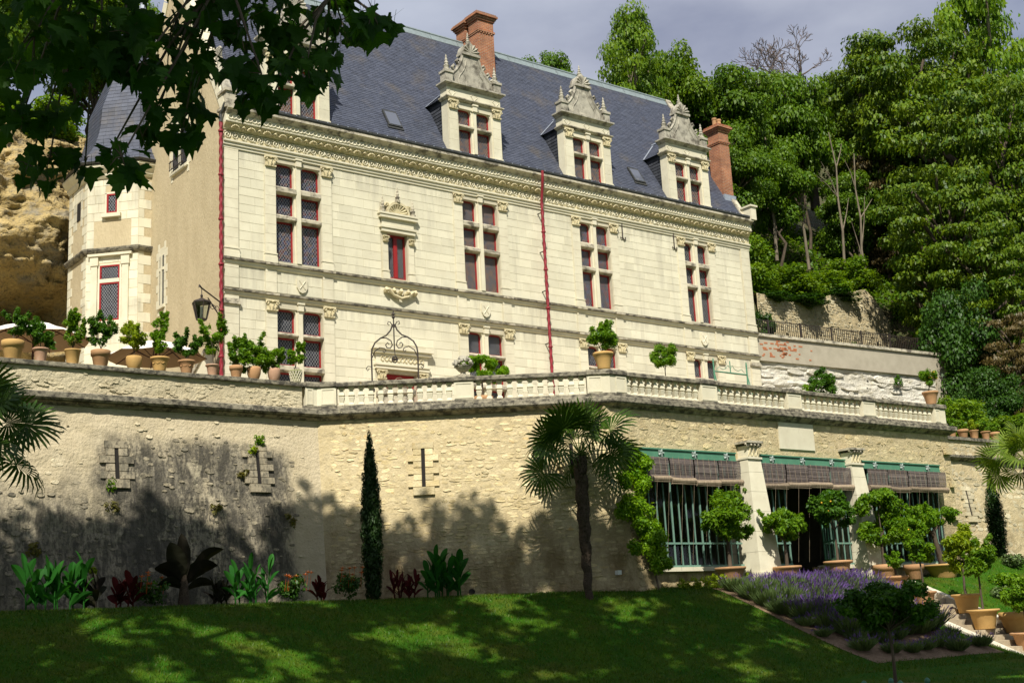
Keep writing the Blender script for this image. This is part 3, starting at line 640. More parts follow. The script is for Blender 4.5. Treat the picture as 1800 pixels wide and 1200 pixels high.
for s in (-1, 1): c.tube([(6.8+s*.55,-.08,16.95),(6.8+s*.50,-.1,17.05),(6.8+s*.42,-.1,17.05),(6.8+s*.44,-.1,16.97)], .05, 5)
c.build('scroll', M['carve'], nic)
f = MB(); f.box(6.37,6.43,.16,.24,14.28,15.96); f.box(7.15,7.21,.16,.24,14.28,15.96); f.box(6.43,7.15,.16,.24,15.88,15.96); f.box(6.43,7.15,.16,.24,14.28,14.36); f.box(6.72,6.87,.15,.24,14.36,15.88); f.build('window_frame', M['redpaint'], nic)
for p, q in ((6.42,6.73),(6.86,7.16)):
    g = MB(); g.quad((p,.22,14.34),(q,.22,14.34),(q,.22,15.9),(p,.22,15.9)); g.build('pane', M['glassdark'], nic); l = MB(); came(l, p, q, 14.36, 15.88, .205, .085, .13); l.build('lead_lattice', M['leadline'], nic)
c = MB(); c.tube([(6.15,-.1,13.85),(6.3,-.13,13.80),(6.5,-.12,13.62),(6.8,-.14,13.52),(7.1,-.12,13.62),(7.3,-.13,13.80),(7.45,-.1,13.85)], [.05,.07,.05,.06,.05,.07,.05], 6)
for x in (6.18,6.5,6.8,7.1,7.42): c.tube([(x,-.06,13.74),(x,-.17,13.8),(x,-.15,13.88)], [.09,.08,.03], 6)
for x in (6.62,6.98): c.tube([(x,-.06,13.62),(x,-.13,13.74)], [.08,.06], 6)
c.build('carved_swag', M['carve'], nic)
# door
w = MB(); w.box(5.66,7.9,-.13,.011,10.90,11.02); w.box(5.62,7.94,-.17,.011,11.02,11.09); w.box(5.7,7.86,-.08,.011,11.09,11.46); w.box(5.58,7.98,-.18,.011,11.46,11.58); w.box(5.52,8.04,-.25,.011,11.58,11.70)
door = w.build('doorway', M['trim'], chateau)
pilaster(5.72,6.08,8.2,10.9,door,-.08); pilaster(7.44,7.80,8.2,10.9,door,-.08)
c = MB()
for k in range(11):
    x = 5.95+k*.166
    c.tube([(x+.07*math.cos(t),-.095,11.27+.09*math.sin(t)) for t in [j*.9+k for j in range(7)]], .022, 4)
c.build('frieze_carving', M['carve'], door)
d = MB(); d.box(6.11,7.41,.2,.3,8.2,10.77); d.build('door_leaf', M['redpaint'], door)
d = MB(); d.box(6.13,7.39,.15,.2,10.62,10.76); d.box(6.72,6.80,.16,.2,8.2,10.62); d.build('door_frame', M['redpaint'], door)

# dormers
def dormer(xc):
    w = MB(); hw = 1.25; ow = .775; y = -.10
    for a,b,c_,d_ in rect_minus(xc-hw, xc+hw, 19.36, 21.76, [(xc-ow, xc+ow, 19.7, 21.5)]): w.box(a,b,y,y+.42,c_,d_)
    D = w.build('dormer', M['trim'], chateau)
    window(xc-ow, xc+ow, [(20.85,21.5),(19.72,20.68)], D, y=y, mull=.26, glass='glassred', rev=.2, sub=True)
    for s in (-1, 1):
        x0, x1 = sorted((xc+s*.84, xc+s*1.24)); p = MB(); z = 19.7
        p.box(x0-.05,x1+.05,y-.10,y+.1,19.37,19.52); p.box(x0-.03,x1+.03,y-.08,y+.1,19.52,19.72)
        while z < 21.38: p.box(x0,x1,y-.05,y+.02,z+.003,min(z+.42,21.4)-.003); z += .42
        p.build('pilaster', M['trim'], D); capital((x0+x1)/2, 21.40, D, y-.05, .95)
    c = MB(); sweep(c, [(xc-hw,y+.42),(xc-hw,y),(xc+hw,y),(xc+hw,y+.42)], [(-.02,21.77),(.06,21.77),(.14,21.84),(.14,21.88),(-.02,21.88)]); c.build('lower_cornice', M['trimdirty'], D)
    c = MB(); sweep(c, [(xc-hw,y+.42),(xc-hw,y),(xc+hw,y),(xc+hw,y+.42)], [(-.02,21.885),(.03,21.885),(.03,22.28),(-.02,22.28)])
    c.box(xc-hw+.02, xc+hw-.02, y+.02, y+.42, 21.88, 22.28)
    for x in (xc-1.05, xc, xc+1.05):
        q = [(x+.16*math.cos(t), y-.035, 22.08+.17*math.sin(t)) for t in (0, PI/2, PI, 1.5*PI, 2*PI)]; c.tube(q, .014, 4)
    c.build('frieze', M['trim'], D)
    c = MB(); sweep(c, [(xc-hw,y+.45),(xc-hw,y),(xc+hw,y),(xc+hw,y+.45)], [(-.02,22.285),(.06,22.285),(.12,22.36),(.20,22.40),(.20,22.46),(-.02,22.48)]); c.box(xc-hw,xc+hw,y,y+.45,22.29,22.47); c.build('upper_cornice', M['gablestone'], D)
    prof = [(1.0,22.46),(.99,22.72),(.90,22.92),(.72,23.10),(.56,23.32),(.44,23.58),(.37,23.86)]
    poly = [(xc+a, z) for a, z in prof] + [(xc-a, z) for a, z in prof[::-1]]
    c = MB(); c.prism(poly[::-1], y+.06, y+.36); g = c.build('dormer_gable', M['gablestone'], D)
    c = MB()
    for s in (-1, 1):
        c.tube([(xc+s*a, y+.08, z) for a, z in prof], [.06]*7, 6); c.tube([(xc+s*a*.62, y+.05, 22.62+(z-22.5)*.72) for a, z in prof], [.022]*7, 4)
        for a, z in ((.98,22.95),(.80,23.18),(.60,23.46)): c.tube([(xc+s*a,y+.12,z-.08),(xc+s*(a+.08),y+.1,z+.03),(xc+s*(a+.02),y+.08,z+.12),(xc+s*(a-.05),y+.08,z+.06)], [.05,.075,.06,.03], 6)
    c.build('scroll_moulding', M['gablestone'], D)
    for s in (-1, 1):
        c = MB(); x = xc+s*1.16; c.box(x-.17,x+.17,y-.06,y+.3,22.47,22.86); c.box(x-.21,x+.21,y-.10,y+.34,22.86,22.96); finial(c, x, y+.1, 22.96, .72, .15)
        c.build('pinnacle', M['gablestone'], D)
    c = MB(); c.box(xc-.44,xc+.44,y-.02,y+.4,23.84,23.95)
    pts = [(xc+.42*math.cos(t), 23.95+.42*math.sin(t)*(1+.25*(math.sin(t)>.98))) for t in [PI*k/12 for k in range(13)]]; c.prism(pts[::-1], y+.05, y+.36)
    for k in range(7):
        t = PI*(k+.5)/7; c.tube([(xc,y+.03,23.97),(xc+.2*math.cos(t),y+.01,23.97+.2*math.sin(t)),(xc+.38*math.cos(t),y-.02,23.96+.37*math.sin(t))], [.03,.04,.05], 5)
    c.build('shell_cap', M['gablestone'], D); c = MB(); finial(c, xc, y+.2, 24.33, .58, .12); c.build('finial', M['gablestone'], D)
    # slate cheeks and little saddle roof running back into the main slope
    c = MB(); yb = (21.9-19.44)/1.72-.12+.15; yr = (23.05-19.44)/1.72-.12+.2
    for s in (-1, 1):
        x = xc+s*1.2; c = MB()
        for k in range(17):
            z0 = 19.5+k*.145; z1 = z0+.15; c.tone = rnd.random(); ye = (z0-19.44)/1.72-.12+.25; yy = y+.41
            while yy < ye:
                w_ = min(rnd.uniform(.2,.3), ye-yy+.05); c.quad((x+s*.022,yy,z0),(x+s*.022,yy+w_-.004,z0),(x+s*.004,yy+w_-.004,z1),(x+s*.004,yy,z1)); yy += w_; c.tone = rnd.random()
        c.build('slate_cheek', M['slatedark'], D)
    c = MB()
    for s in (-1, 1):
        e = xc+s*1.34; rows = 9
        for k in range(rows):
            a = k/rows; b_ = (k+1.06)/rows; c.tone = rnd.random()
            xa, za = e+(xc-e)*a, 21.86+1.19*a; xb, zb = e+(xc-e)*b_, 21.86+1.19*b_
            y1 = (za-19.44)/1.72-.12+.2; c.quad((xa,y+.3,za+.014),(xa,y1,za+.014),(xb,y1+.1,zb),(xb,y+.3,zb))
    c.build('dormer_roof', M['slate'], D)
    c = MB(); c.tube([(xc,y+.3,23.09),(xc,yr,23.09)], .05, 6)
    for s in (-1, 1):
        for k in range(10):
            a = k/10; b_ = (k+1)/10; e = xc+s*1.36; xa, za, xb, zb = e+(xc-e)*a, 21.86+1.19*a, e+(xc-e)*b_, 21.86+1.19*b_
            c.quad((xa,(za-19.44)/1.72-.12+.02,za+.04),(xa,(za-19.44)/1.72-.12+.02-.12,za+.03),(xb,(zb-19.44)/1.72-.12-.10,zb+.03),(xb,(zb-19.44)/1.72-.12+.02,zb+.04))
    c.build('lead_valley', M['lead'], D)
for xc in (2.78, 10.48, 16.26, 22.12): dormer(xc)
# chimneys
def stack(mb, x0, x1, y0, y1, z0, z1):
    mb.box(x0,x1,y0,y1,z0,z1-.72); o = 0
    mb.box(x0-.05,x1+.05,y0-.05,y1+.05,z1-.95,z1-.87)
    for k in range(int((x1-x0+.1)/.14)): mb.box(x0-.03+k*.14,x0+.04+k*.14,y0-.04,y1+.04,z1-1.02,z1-.95)
    for k, (a, h) in enumerate(((.0,.30),(.05,.09),(.10,.09),(.16,.10),(.11,.07))):
        mb.box(x0-a,x1+a,y0-a,y1+a,z1-.72+sum((.30,.09,.09,.10,.07)[:k]),z1-.72+sum((.30,.09,.09,.10,.07)[:k+1])-.002)
c = MB(); stack(c, 13.28, 14.12, 3.1, 3.78, 23.5, 28.0); stack(c, 13.2, 13.95, 3.95, 4.6, 23.8, 27.9); ch = c.build('chimney', M['brick'], chateau)
c = MB(); c.lathe([(.13,0),(.11,.3),(.13,.34),(.13,.4)], 10, (13.5,3.85,27.7)); c.build('chimney_pot', M['terracotta'], ch)
c = MB(); c.box(13.1,14.25,3.0,3.1,24.6,24.85); c.box(13.05,13.28,3.2,4.6,25.4,26.0) ; c.build('chimney_flashing', M['lead'], ch)
c = MB(); stack(c, 25.12, 25.76, .6, 1.3, 19.6, 24.35); ch = c.build('chimney', M['brick'], chateau)
for x in (25.3, 25.6):
    c = MB(); c.lathe([(.14,0),(.11,.1),(.10,.40),(.12,.44),(.12,.52)], 10, (x,.95,24.2)); c.build('chimney_pot', M['terracotta'], ch)
c = MB(); c.box(25.05,25.8,.5,.6,20.5,20.8); c.build('chimney_flashing', M['lead'], ch)
for k in range(14):      # right verge
    a = k/14; b_ = (k+1)/14-.004; c = MB(); y0 = -.1+(ry+.1)*a; y1 = -.1+(ry+.1)*b_
    c.add([(FW-.22,y0,rz(y0)),(FW+.10,y0,rz(y0)),(FW+.10,y1,rz(y1)),(FW-.22,y1,rz(y1))] + [(FW-.22,y0,rz(y0)+.14),(FW+.10,y0,rz(y0)+.14),(FW+.10,y1,rz(y1)+.14),(FW-.22,y1,rz(y1)+.14)], [(0,3,2,1),(4,5,6,7),(0,1,5,4),(1,2,6,5),(2,3,7,6),(3,0,4,7)]); c.build('verge_coping', M['trimdirty'], chateau)
c = MB(); c.box(FW-.12,FW+.22,-.5,.1,19.38,19.98); c.box(FW-.18,FW+.28,-.56,.16,19.98,20.06); c.build('kneeler', M['trim'], chateau)

# stair turret
TC = Vector((.5,8.6)); ap = 2.414
TP = [(-1.914,9.6),(-1.914,7.6),(-.5,6.186),(1.0,6.186)]
c = MB()
for (a, b_) in zip(TP, TP[1:]): c.quad((a[0],a[1],8.0),(b_[0],b_[1],8.0),(b_[0],b_[1],18.95),(a[0],a[1],18.95))
tur = c.build('stair_turret', M['render'], chateau)
def facet(i):
    a = Vector((*TP[i],0)); b_ = Vector((*TP[i+1],0)); U = (b_-a).normalized(); N = Vector((U.y,-U.x,0)); return a, U, N, (b_-a).length
a, U, N, L = facet(1)
WU = (.72,1.22,17.55,18.35); WL = (.50,1.36,13.45,15.6)
blk = coursed(a, U, N, VZ, 0, L, 8.2, 15.95, (.32,.36), (.4,.7), [WL]) + coursed(a, U, N, VZ, 0, L, 16.25, 18.9, (.32,.36), (.4,.7), [WU, (.28,1.72,16.3,17.15)])
a0, U0, N0, L0 = facet(0)
for k in range(31):
    z = 8.25+k*.345; w = .5 if k % 2 else .3
    if z > 18.6: break
    blk.append((a0+U0*(L0-w/2)+VZ*(z+.17), U0, N0, VZ, w-.01, .335, .012)); blk.append((a0+U0*(w/2)+VZ*(z+.17), U0, N0, VZ, w-.01, .335, .012))
blk += coursed(a0, U0, N0, VZ, .5, L0-.5, 17.3, 18.9, (.33,.36), (.4,.6), [(.9,1.3,17.6,18.3)])
a2, U2, N2, L2 = facet(2)
for k in range(15):
    z = 8.3+k*.72
    if z > 18.5: break
    blk.append((a2+U2*.25+VZ*(z+.18), U2, N2, VZ, .48, .36, .012)); blk.append((a2+U2*.11+VZ*(z+.54), U2, N2, VZ, .21, .35, .012))
stones(blk, 'ashlar_block', M['ashlar'], tur, True, 200)
def onf(f, u, o, z): return f[0] + f[1]*u + f[2]*o + VZ*z
def fbox(mb, f, u0, u1, o0, o1, z0, z1):
    P = [onf(f,u,o,z) for z in (z0,z1) for (u,o) in ((u0,o1),(u1,o1),(u1,o0),(u0,o0))]
    mb.add(P, [(0,3,2,1),(4,5,6,7),(0,1,5,4),(1,2,6,5),(2,3,7,6),(3,0,4,7)])
F = facet(1)
for (u0,u1,z0,z1), tr in ((WU,None),(WL,14.95)):
    w = MB(); fbox(w, F, u0-.02, u0+.05, -.16, .03, z0, z1); fbox(w, F, u1-.05, u1+.02, -.16, .03, z0, z1); fbox(w, F, u0-.02, u1+.02, -.16, .03, z1-.05, z1+.02); fbox(w, F, u0-.12, u1+.12, .0, .14, z0-.16, z0-.02)
    if tr: fbox(w, F, u0+.05, u1-.05, -.1, .06, tr-.06, tr+.08)
    W_ = w.build('turret_window', M['trim'], chateau)
    fr = MB(); k = .05
    for (p,q,s,t) in ((u0+.05,u0+.12,z0,z1-.05),(u1-.1,u1-.05,z0,z1-.05),(u0+.12,u1-.1,z0,z0+.06),(u0+.12,u1-.1,z1-.11,z1-.05)) + (((u0+.12,u1-.1,tr-.12,tr-.06),) if tr else ()): fbox(fr, F, p, q, .012, .05, s, t)
    fr.build('window_frame', M['redpaint'], W_)
    g = MB(); g.quad(*[onf(F,u,.016,z) for u,z in ((u0+.05,z0),(u1-.05,z0),(u1-.05,z1-.05),(u0+.05,z1-.05))]); g.build('pane', M['glassdark'], W_)
    t = MB(); came(t, u0+.12, u1-.1, z0+.06, z1-.11, 0, .10, .14); l = MB(); l.add([onf(F, v[0], .026, v[2]) for v in t.v], t.f); l.build('lead_lattice', M['leadline'], W_)
c = MB()
for u in (.22, 1.42):
    fbox(c, F, u, u+.24, 0, .07, 13.4, 15.55); fbox(c, F, u-.04, u+.28, 0, .10, 15.55, 15.9); fbox(c, F, u-.05, u+.30, 0, .18, 13.05, 13.4); fbox(c, F, u-.02, u+.27, 0, .12, 12.8, 13.05)
fbox(c, F, .1, 1.8, 0, .14, 15.9, 15.99); c.build('window_surround', M['trim'], tur)
c = MB(); fbox(c, facet(0), .92, 1.28, .002, .02, 17.6, 18.3); c.build('slit_window', M['void'], tur)
for z0, pr in ((16.0, [(-.02,0),(.06,0),(.12,.06),(.16,.14),(.16,.20),(-.02,.23)]),):
    c = MB(); sweep(c, TP, [(o, z0+z) for o, z in pr]); c.build('string_course', M['coping'], tur)
c = MB(); sweep(c, TP, [(-.02,18.92),(.05,18.92),(.12,19.02),(.12,19.10),(.22,19.20),(.30,19.32),(.30,19.40),(-.02,19.42)]); c.build('cornice', M['trim'], tur)
c = MB(); sweep(c, TP, [(.02,19.43),(.36,19.43),(.40,19.50),(.36,19.54),(.02,19.54)]); c.build('gutter', M['gutter'], tur)
c = MB(); apx = Vector((.5,8.6,27.2)); rows = 46
octv = [(TC.x+2.75/math.cos(PI/8)*math.cos(PI/8+PI/4*k), TC.y+2.75/math.cos(PI/8)*math.sin(PI/8+PI/4*k)) for k in range(8)]
for k in range(8):
    a = Vector((*octv[k],19.5)); b_ = Vector((*octv[(k+1)%8],19.5))
    for r in range(rows):
        def at(p, q):      # bell-cast near the eaves
            f = q/rows; s = (1-f)*(1 - .12*math.sin(min(1, f*3)*PI)); return apx*(1-s)+p*s if False else Vector((apx.x+(p.x-apx.x)*s, apx.y+(p.y-apx.y)*s, 19.5+(apx.z-19.5)*f))
        A, B, C_, D_ = at(a,r), at(b_,r), at(b_,r+1.06), at(a,r+1.06)
        out = Vector(((A+B).x/2-TC.x, (A+B).y/2-TC.y, 0)).normalized()*.012
        n = max(1, int((B-A).length/.24))
        for j in range(n):
            c.tone = min(1, max(0, rnd.gauss(.62,.2))); p = A+(B-A)*(j/n); q = A+(B-A)*((j+1)/n-.004); s_ = D_+(C_-D_)*(j/n); t_ = D_+(C_-D_)*((j+1)/n); c.quad(p+out, q+out, t_, s_)
c.build('turret_roof', M['slate'], chateau)
c = MB(); finial(c, .5, 8.6, 27.0, 1.2, .14); c.build('turret_finial', M['lead'], chateau)
# ------------------------------------------------------------------ terrace, retaining walls, balustrade
A2 = Vector((.6,-5.0)); B2 = Vector((7.6,-10.0)); E2 = Vector((24.25,-10.0))
TPATH = [(-34,-5.0), (.6,-5.0), (7.6,-10.0), (24.25,-10.0), (24.25,-5.5)]
BAT = 1.0; ZB, ZT = 2.45, 7.92           # wall foot and underside of the moulding
def off(path, o):
    return [Vector(path[i]) + mitre(path, i)*o for i in range(len(path))]
FOOT = off(TPATH, BAT); FOOT[3] = Vector((24.25,-10.3)); FOOT[4] = Vector((24.55,-5.5))
mb = MB(); mb.add([(-34,-4.9,8.2),(.6,-4.9,8.2),(7.6,-9.9,8.2),(24.1,-9.9,8.2),(24.1,-5.4,8.2),(40,-4.2,8.3),(40,14,8.3),(-34,14,8.2)], [(0,1,2,3,4,7),(4,5,6,7)])
mb.build('terrace_ground', M['gravel'], None, kind='structure')
lw = thing('retaining_wall', 'tall rendered retaining wall with black weather stains below the row of potted trees', 'wall', (-16,-5,2.5))
def wall_grid(p0, p1, q0, q1, z0, z1, nu, nv, amp, fr, seed):
    """battered wall face between top edge p0-p1 and foot edge q0-q1 with an uneven surface"""
    vs = []; fs = []; U = Vector((p1.x-p0.x, p1.y-p0.y, 0)).normalized(); N = Vector((U.y, -U.x, 0))
    for j in range(nv+1):
        t = j/nv
        for i in range(nu+1):
            s = i/nu; a = p0.lerp(p1, s); b = q0.lerp(q1, s); p = b.lerp(a, t); z = z0+(z1-z0)*t; P = Vector((p.x, p.y, z))
            e = min(1, 6*s, 6*(1-s)) if True else 1
            d = noise.fractal(P*fr+Vector((seed,0,0)), .7, 2.1, 5)*amp*e; P += N*d; vs.append(P)
    fs = [(j*(nu+1)+i, j*(nu+1)+i+1, (j+1)*(nu+1)+i+1, (j+1)*(nu+1)+i) for j in range(nv) for i in range(nu)]
    return vs, fs, U, N
mb = MB(); v, f, U1, N1 = wall_grid(Vector((-34,-5)), A2, Vector((-34,-5-BAT)), FOOT[1], ZB, ZT, 420, 90, .032, 1.7, 3); mb.add(v, f)
lface = mb.build('wall_face', M['stained'], lw, True)
def stain_at(P):      # where damp has blackened the render: from the first arrow slit almost to the corner, paler at the far left
    w = .55*noise.noise(Vector((P[0]*.8,0,P[2]*.9)))+.25*noise.noise(Vector((P[0]*2.6,4,P[2]*2.2)))
    a = min(1, max(0, (P[0]+6.1+w*1.1)/.7))*min(1, max(0, (-.35-P[0]+w*.5)/.5)); top = min(1, max(0, (7.28+.35*w-P[2])/.5))
    b = .8*min(1, max(0, (6.3+.9*w-P[2])/1.5)); c_ = min(1, max(0, (3.6+.5*w-P[2])/.7))
    a = max(a, .0)
    return max(a*top, b*min(1, max(0, (-1.2-P[0])/1.5)), .8*c_*min(1, max(0, (-.5-P[0])/.6)))
at_ = lface.data.attributes.new('stain', 'FLOAT', 'POINT'); at_.data.foreach_set('value', [stain_at(p) for p in v])
def battered(U, N): # up vector lying in the battered face
    V = (VZ*(ZT-ZB) - N*BAT).normalized(); return V, N*1.0
V1 = (VZ*(ZT-ZB) - N1*BAT).normalized(); Nb1 = U1.cross(V1); Nb1 = Nb1 if Nb1.dot(N1) > 0 else -Nb1
HB = math.hypot(ZT-ZB, BAT); P1 = Vector((FOOT[1].x, FOOT[1].y, ZB)); lst = []
for k in range(520):     # stones showing through the render
    u = -rnd.uniform(.2, 13); v = rnd.uniform(.1, HB-.1); w = rnd.uniform(.07,.24)
    if any(abs(u-a) < .55 and abs(v-b) < .9 for a, b in ((-5.6,4.1),(-1.75,4.1))): continue
    lst.append((P1+U1*u+V1*v-Nb1*.004+VX*0, U1, Nb1, V1, w, w*rnd.uniform(.4,.7), rnd.uniform(.012,.04)))
stones([q for q in lst if stain_at(q[0]) > .2], 'stone', M['stainedstone'], lface, False, 150); stones([q for q in lst if stain_at(q[0]) <= .2], 'stone', M['stainedclean'], lface, False, 110)
# parapet above the moulding on the left
mb = MB(); v, f, _, _ = wall_grid(Vector((-34,-5.0)), Vector((0.12,-5.0)), Vector((-34,-5.0)), Vector((.12,-5.0)), 8.12, 8.90, 300, 12, .03, 2.5, 9); mb.add(v, f)
par = mb.build('parapet', M['stainedclean'], lw, True); lst = []
for k in range(260): w = rnd.uniform(.10,.26); lst.append((Vector((rnd.uniform(-12,.0),-5.0,rnd.uniform(8.2,8.84))), VX, NF, VZ, w, w*rnd.uniform(.3,.5), rnd.uniform(.010,.030)))
stones(lst, 'stone', M['stainedclean'], par, False, 200)
sweep_pieces([(-34,-5.0),(.12,-5.0)], [(-.02,8.905),(.09,8.905),(.10,8.93),(.10,9.02),(.08,9.03),(-.38,9.03),(-.38,8.905)], 1.6, 'coping_stone', M['coping'], lw, .004, .006)
mb = MB(); mb.box(-34,.1,-4.96,-4.66,8.2,8.9); mb.build('parapet_back', M['stainedclean'], lw)
# the moulding under the parapet and balustrade
MOULD = [(-.05,7.92),(.05,7.92),(.10,7.97),(.22,8.03),(.26,8.08),(.26,8.21),(.22,8.235),(.02,8.26),(-.05,8.26)]
sweep_pieces(TPATH[:2], MOULD, 1.5, 'moulding_stone', M['coping'], lw, .004, .012)
# middle: coursed rubble
mw = thing('retaining_wall', 'sunny battered bastion wall of coursed golden rubble behind the palm tree', 'wall', (4,-8,2.5))
mb = MB(); v, f, U2, N2 = wall_grid(A2, B2, FOOT[1], FOOT[2], ZB, ZT, 110, 62, .012, 2.2, 5); mb.add(v, f); mface = mb.build('wall_face', M['rawmortar'], mw, True)
V2 = (VZ*(ZT-ZB) - N2*BAT).normalized(); Nb2 = U2.cross(V2); Nb2 = Nb2 if Nb2.dot(N2) > 0 else -Nb2
Pm = Vector((FOOT[1].x, FOOT[1].y, ZB)); Lm = (FOOT[2]-FOOT[1]).length
def rubble(P0, U, N, V, u0, u1, v0, v1, hr, lr, holes=(), d=(.016,.036), jit=.04, gap=.012, fill=.95):
    out = []
    for s in coursed(P0, U, N, V, u0, u1, v0, v1, hr, lr, holes, d, gap, .05):
        if rnd.random() > fill: continue
        P, U_, N_, V_, w, h, dd = s; a = rnd.gauss(0,.09)
        out.append((P+V*rnd.uniform(-jit,jit)-N*.012, (U*math.cos(a)+V*math.sin(a)), N, (V*math.cos(a)-U*math.sin(a)), w*rnd.uniform(.8,1.05), h*rnd.uniform(.65,1.2), dd*rnd.uniform(.5,1.3)))
    return out
def loophole(parent, P0, U, N, V, u, v0, v1, wd, m, seed, rev=.02):
    """arrow slit with its dressed blocks"""
    r = random.Random(seed); lst = []; hh = v1-v0; n = max(4, round(hh/.19)); h = hh/n
    for k in range(n):
        for s in (-1, 1):
            w = .40 if (k+(s > 0)*0) % 2 == 0 else .24
            lst.append((P0+U*(u+s*(wd/2+w/2))+V*(v0+h*(k+.5)), U, N, V, w-.008, h-.01, .055+r.uniform(0,.02)))
    lst.append((P0+U*u+V*(v1+.10), U, N, V, .62, .19, .06)); lst.append((P0+U*u+V*(v0-.13), U, N, V, .62, .24, .085))
    slit = MB(); a = [P0+U*(u+s*wd/2)+V*v+N*.03 for s, v in ((-1,v0),(1,v0),(1,v1),(-1,v1))]; slit.quad(*a)
    o = slit.build('arrow_slit', M['void'], parent); stones(lst, 'dressed_block', m, o, True)
LOOP = [(2.55, 3.42, 4.55, .11)]
uu = lambda x, y: (Vector((x,y)) - FOOT[1]).dot(Vector((U2.x,U2.y)))
lu = 2.72
lst = rubble(Pm, U2, Nb2, V2, .05, Lm-.25, .0, HB, (.065,.165), (.11,.44), [(lu-.48,lu+.48,3.05,4.85)])
stones(lst, 'stone', M['rawstone'], mface, False, 300)
loophole(mw, Pm, U2, Nb2, V2, lu, 3.42, 4.56, .10, M['rawstone'], 4)
loophole(mw, Pm, U2, Nb2, V2, 7.0, 3.45, 4.5, .10, M['rawstone'], 5)
for (u, a, b) in ((-5.72,3.62,4.45), (-1.72,3.6,4.55)): loophole(lw, P1, U1, Nb1, V1, u, a, b, .11, M['stainedstone'], int(u*-10))
mb = MB(); q = [Pm+U2*(3.95+.09*math.cos(t))+V2*(.35+.09*math.sin(t))+Nb2*.02 for t in [2*PI*k/12 for k in range(12)]]; mb.add(q, [tuple(range(12))]); mb.build('drain_hole', M['void'], mw)
sweep_pieces(TPATH[1:3], MOULD, 1.4, 'moulding_stone', M['coping'], mw, .004, .014) if False else None
def pieces_between(path, i, prof, length, name, m, parent, jit=.01):
    a = Vector(path[i]); b = Vector(path[i+1]); L = (b-a).length; n = max(1, round(L/length)); d = (b-a)/L
    for k in range(n):
        c = MB(); p0 = a+d*(L*k/n+(.004 if k else 0)); p1 = a+d*(L*(k+1)/n-(.004 if k < n-1 else 0)); j = rnd.uniform(-jit, jit)
        sweep(c, [p0,p1], [(o+j, z) for o, z in prof], True, mitre(path, i) if k == 0 else None, mitre(path, i+1) if k == n-1 else None); c.build(name, m, parent)
pieces_between(TPATH, 1, MOULD, 1.4, 'moulding_stone', M['coping'], mw)
# buttress end of the bastion, to the left of the orangery glass
mb = MB(); Bx = FOOT[2]; Xj = 8.12; n = 14; vs = []
for j in range(n+1):
    t = j/n; z = ZB+(ZT-ZB)*t; a = FOOT[2].lerp(B2, t)
    for i in range(5):
        x = a.x + (Xj-a.x)*i/4; P = Vector((x, a.y, z)); P.y += .03*noise.noise(P*2.3)*(i > 0); vs.append(P)
mb.add(vs, [(j*5+i, j*5+i+1, (j+1)*5+i+1, (j+1)*5+i) for j in range(n) for i in range(4)])
for j in range(n): mb.quad(vs[j*5+4], (Xj,-9.6,vs[j*5+4][2]), (Xj,-9.6,vs[j*5+9][2]), vs[j*5+9])
endf = mb.build('buttress_face', M['rawmortar'], mw)
V3 = Vector((B2.x-FOOT[2].x, 0, 0)); Vb = (Vector((0, BAT, ZT-ZB))).normalized(); Nbb = Vector((0,-(ZT-ZB),BAT)).normalized()
lst = rubble(Vector((Bx.x,-11.0,ZB)), VX, Nbb, Vb, .42, Xj-Bx.x-.02, 0, HB-1.2, (.12,.2), (.2,.42), d=(.015,.035))
for k in range(24): w = .36 if k % 2 else .22; lst.append((Vector((Bx.x,-11,ZB))+VX*((B2.x-Bx.x)*(k+.5)/24+w/2)+Vb*((k+.5)*HB/24), VX, Nbb, Vb, w, HB/24-.012, .03))
stones(lst, 'stone', M['rawstone'], endf, False, 200)
mb = MB(); mb.box(6.72,6.86,-11.02+.26,-10.9+.26,3.05,3.17); tmp = mb.build('wall_socket', M['whitebox'], mw)

# ------------------------------------------------------------------ orangery
org = thing('orangery', 'orangery under the terrace with three glazed bays, green beams and rolled blinds', 'orangery', (16,-10,2.7))
YG = -10.12
OPEN = [(8.12,12.48),(13.42,17.83),(18.68,23.15)]
mb = MB()
for a,b,c_,d_ in rect_minus(7.3, 24.25, 2.4, 7.95, [(8.12,23.15,3.22,6.55),(14.75,16.4,2.4,3.3)]):
    if a >= 8.1 or c_ > 6.5: mb.box(a,b,-10.0,-9.55,c_,d_)
mb.quad((24.25,-10.0,2.4),(24.25,-5.5,2.4),(24.25,-5.5,7.95),(24.25,-10.0,7.95))
of = mb.build('wall', M['rawmortar'], org)
lst = rubble(Vector((0,-10.0,0)), VX, NF, VZ, 8.15, 24.2, 6.76, 7.92, (.08,.21), (.14,.5), [(14.75,16.62,7.0,7.95)]) + rubble(Vector((0,-10.0,0)), VX, NF, VZ, 23.2, 24.2, 2.5, 6.76, (.09,.24), (.16,.5)) + rubble(Vector((0,-10.0,0)), VX, NF, VZ, 8.2, 23.2, 2.5, 3.14, (.14,.22), (.25,.5), [(12.4,13.6,2.4,3.3),(17.75,18.75,2.4,3.3),(14.6,16.5,2.4,3.3)])
stones(lst, 'stone', M['rawstone'], of, False, 300)
for k in range(12): 
    w = .42 if k % 2 else .26
    if k in (2,5,8,11): lst = [(Vector((24.2-w/2,-10.05,2.9+k*.4)), VX, NF, VZ, w, .22, .09)]; stones(lst, 'dressed_block', M['rawstone'], of, True)
mb = MB(); mb.box(14.82,16.55,-10.05,-9.99,7.02,7.90); mb.build('stone_panel', M['trim'], org)
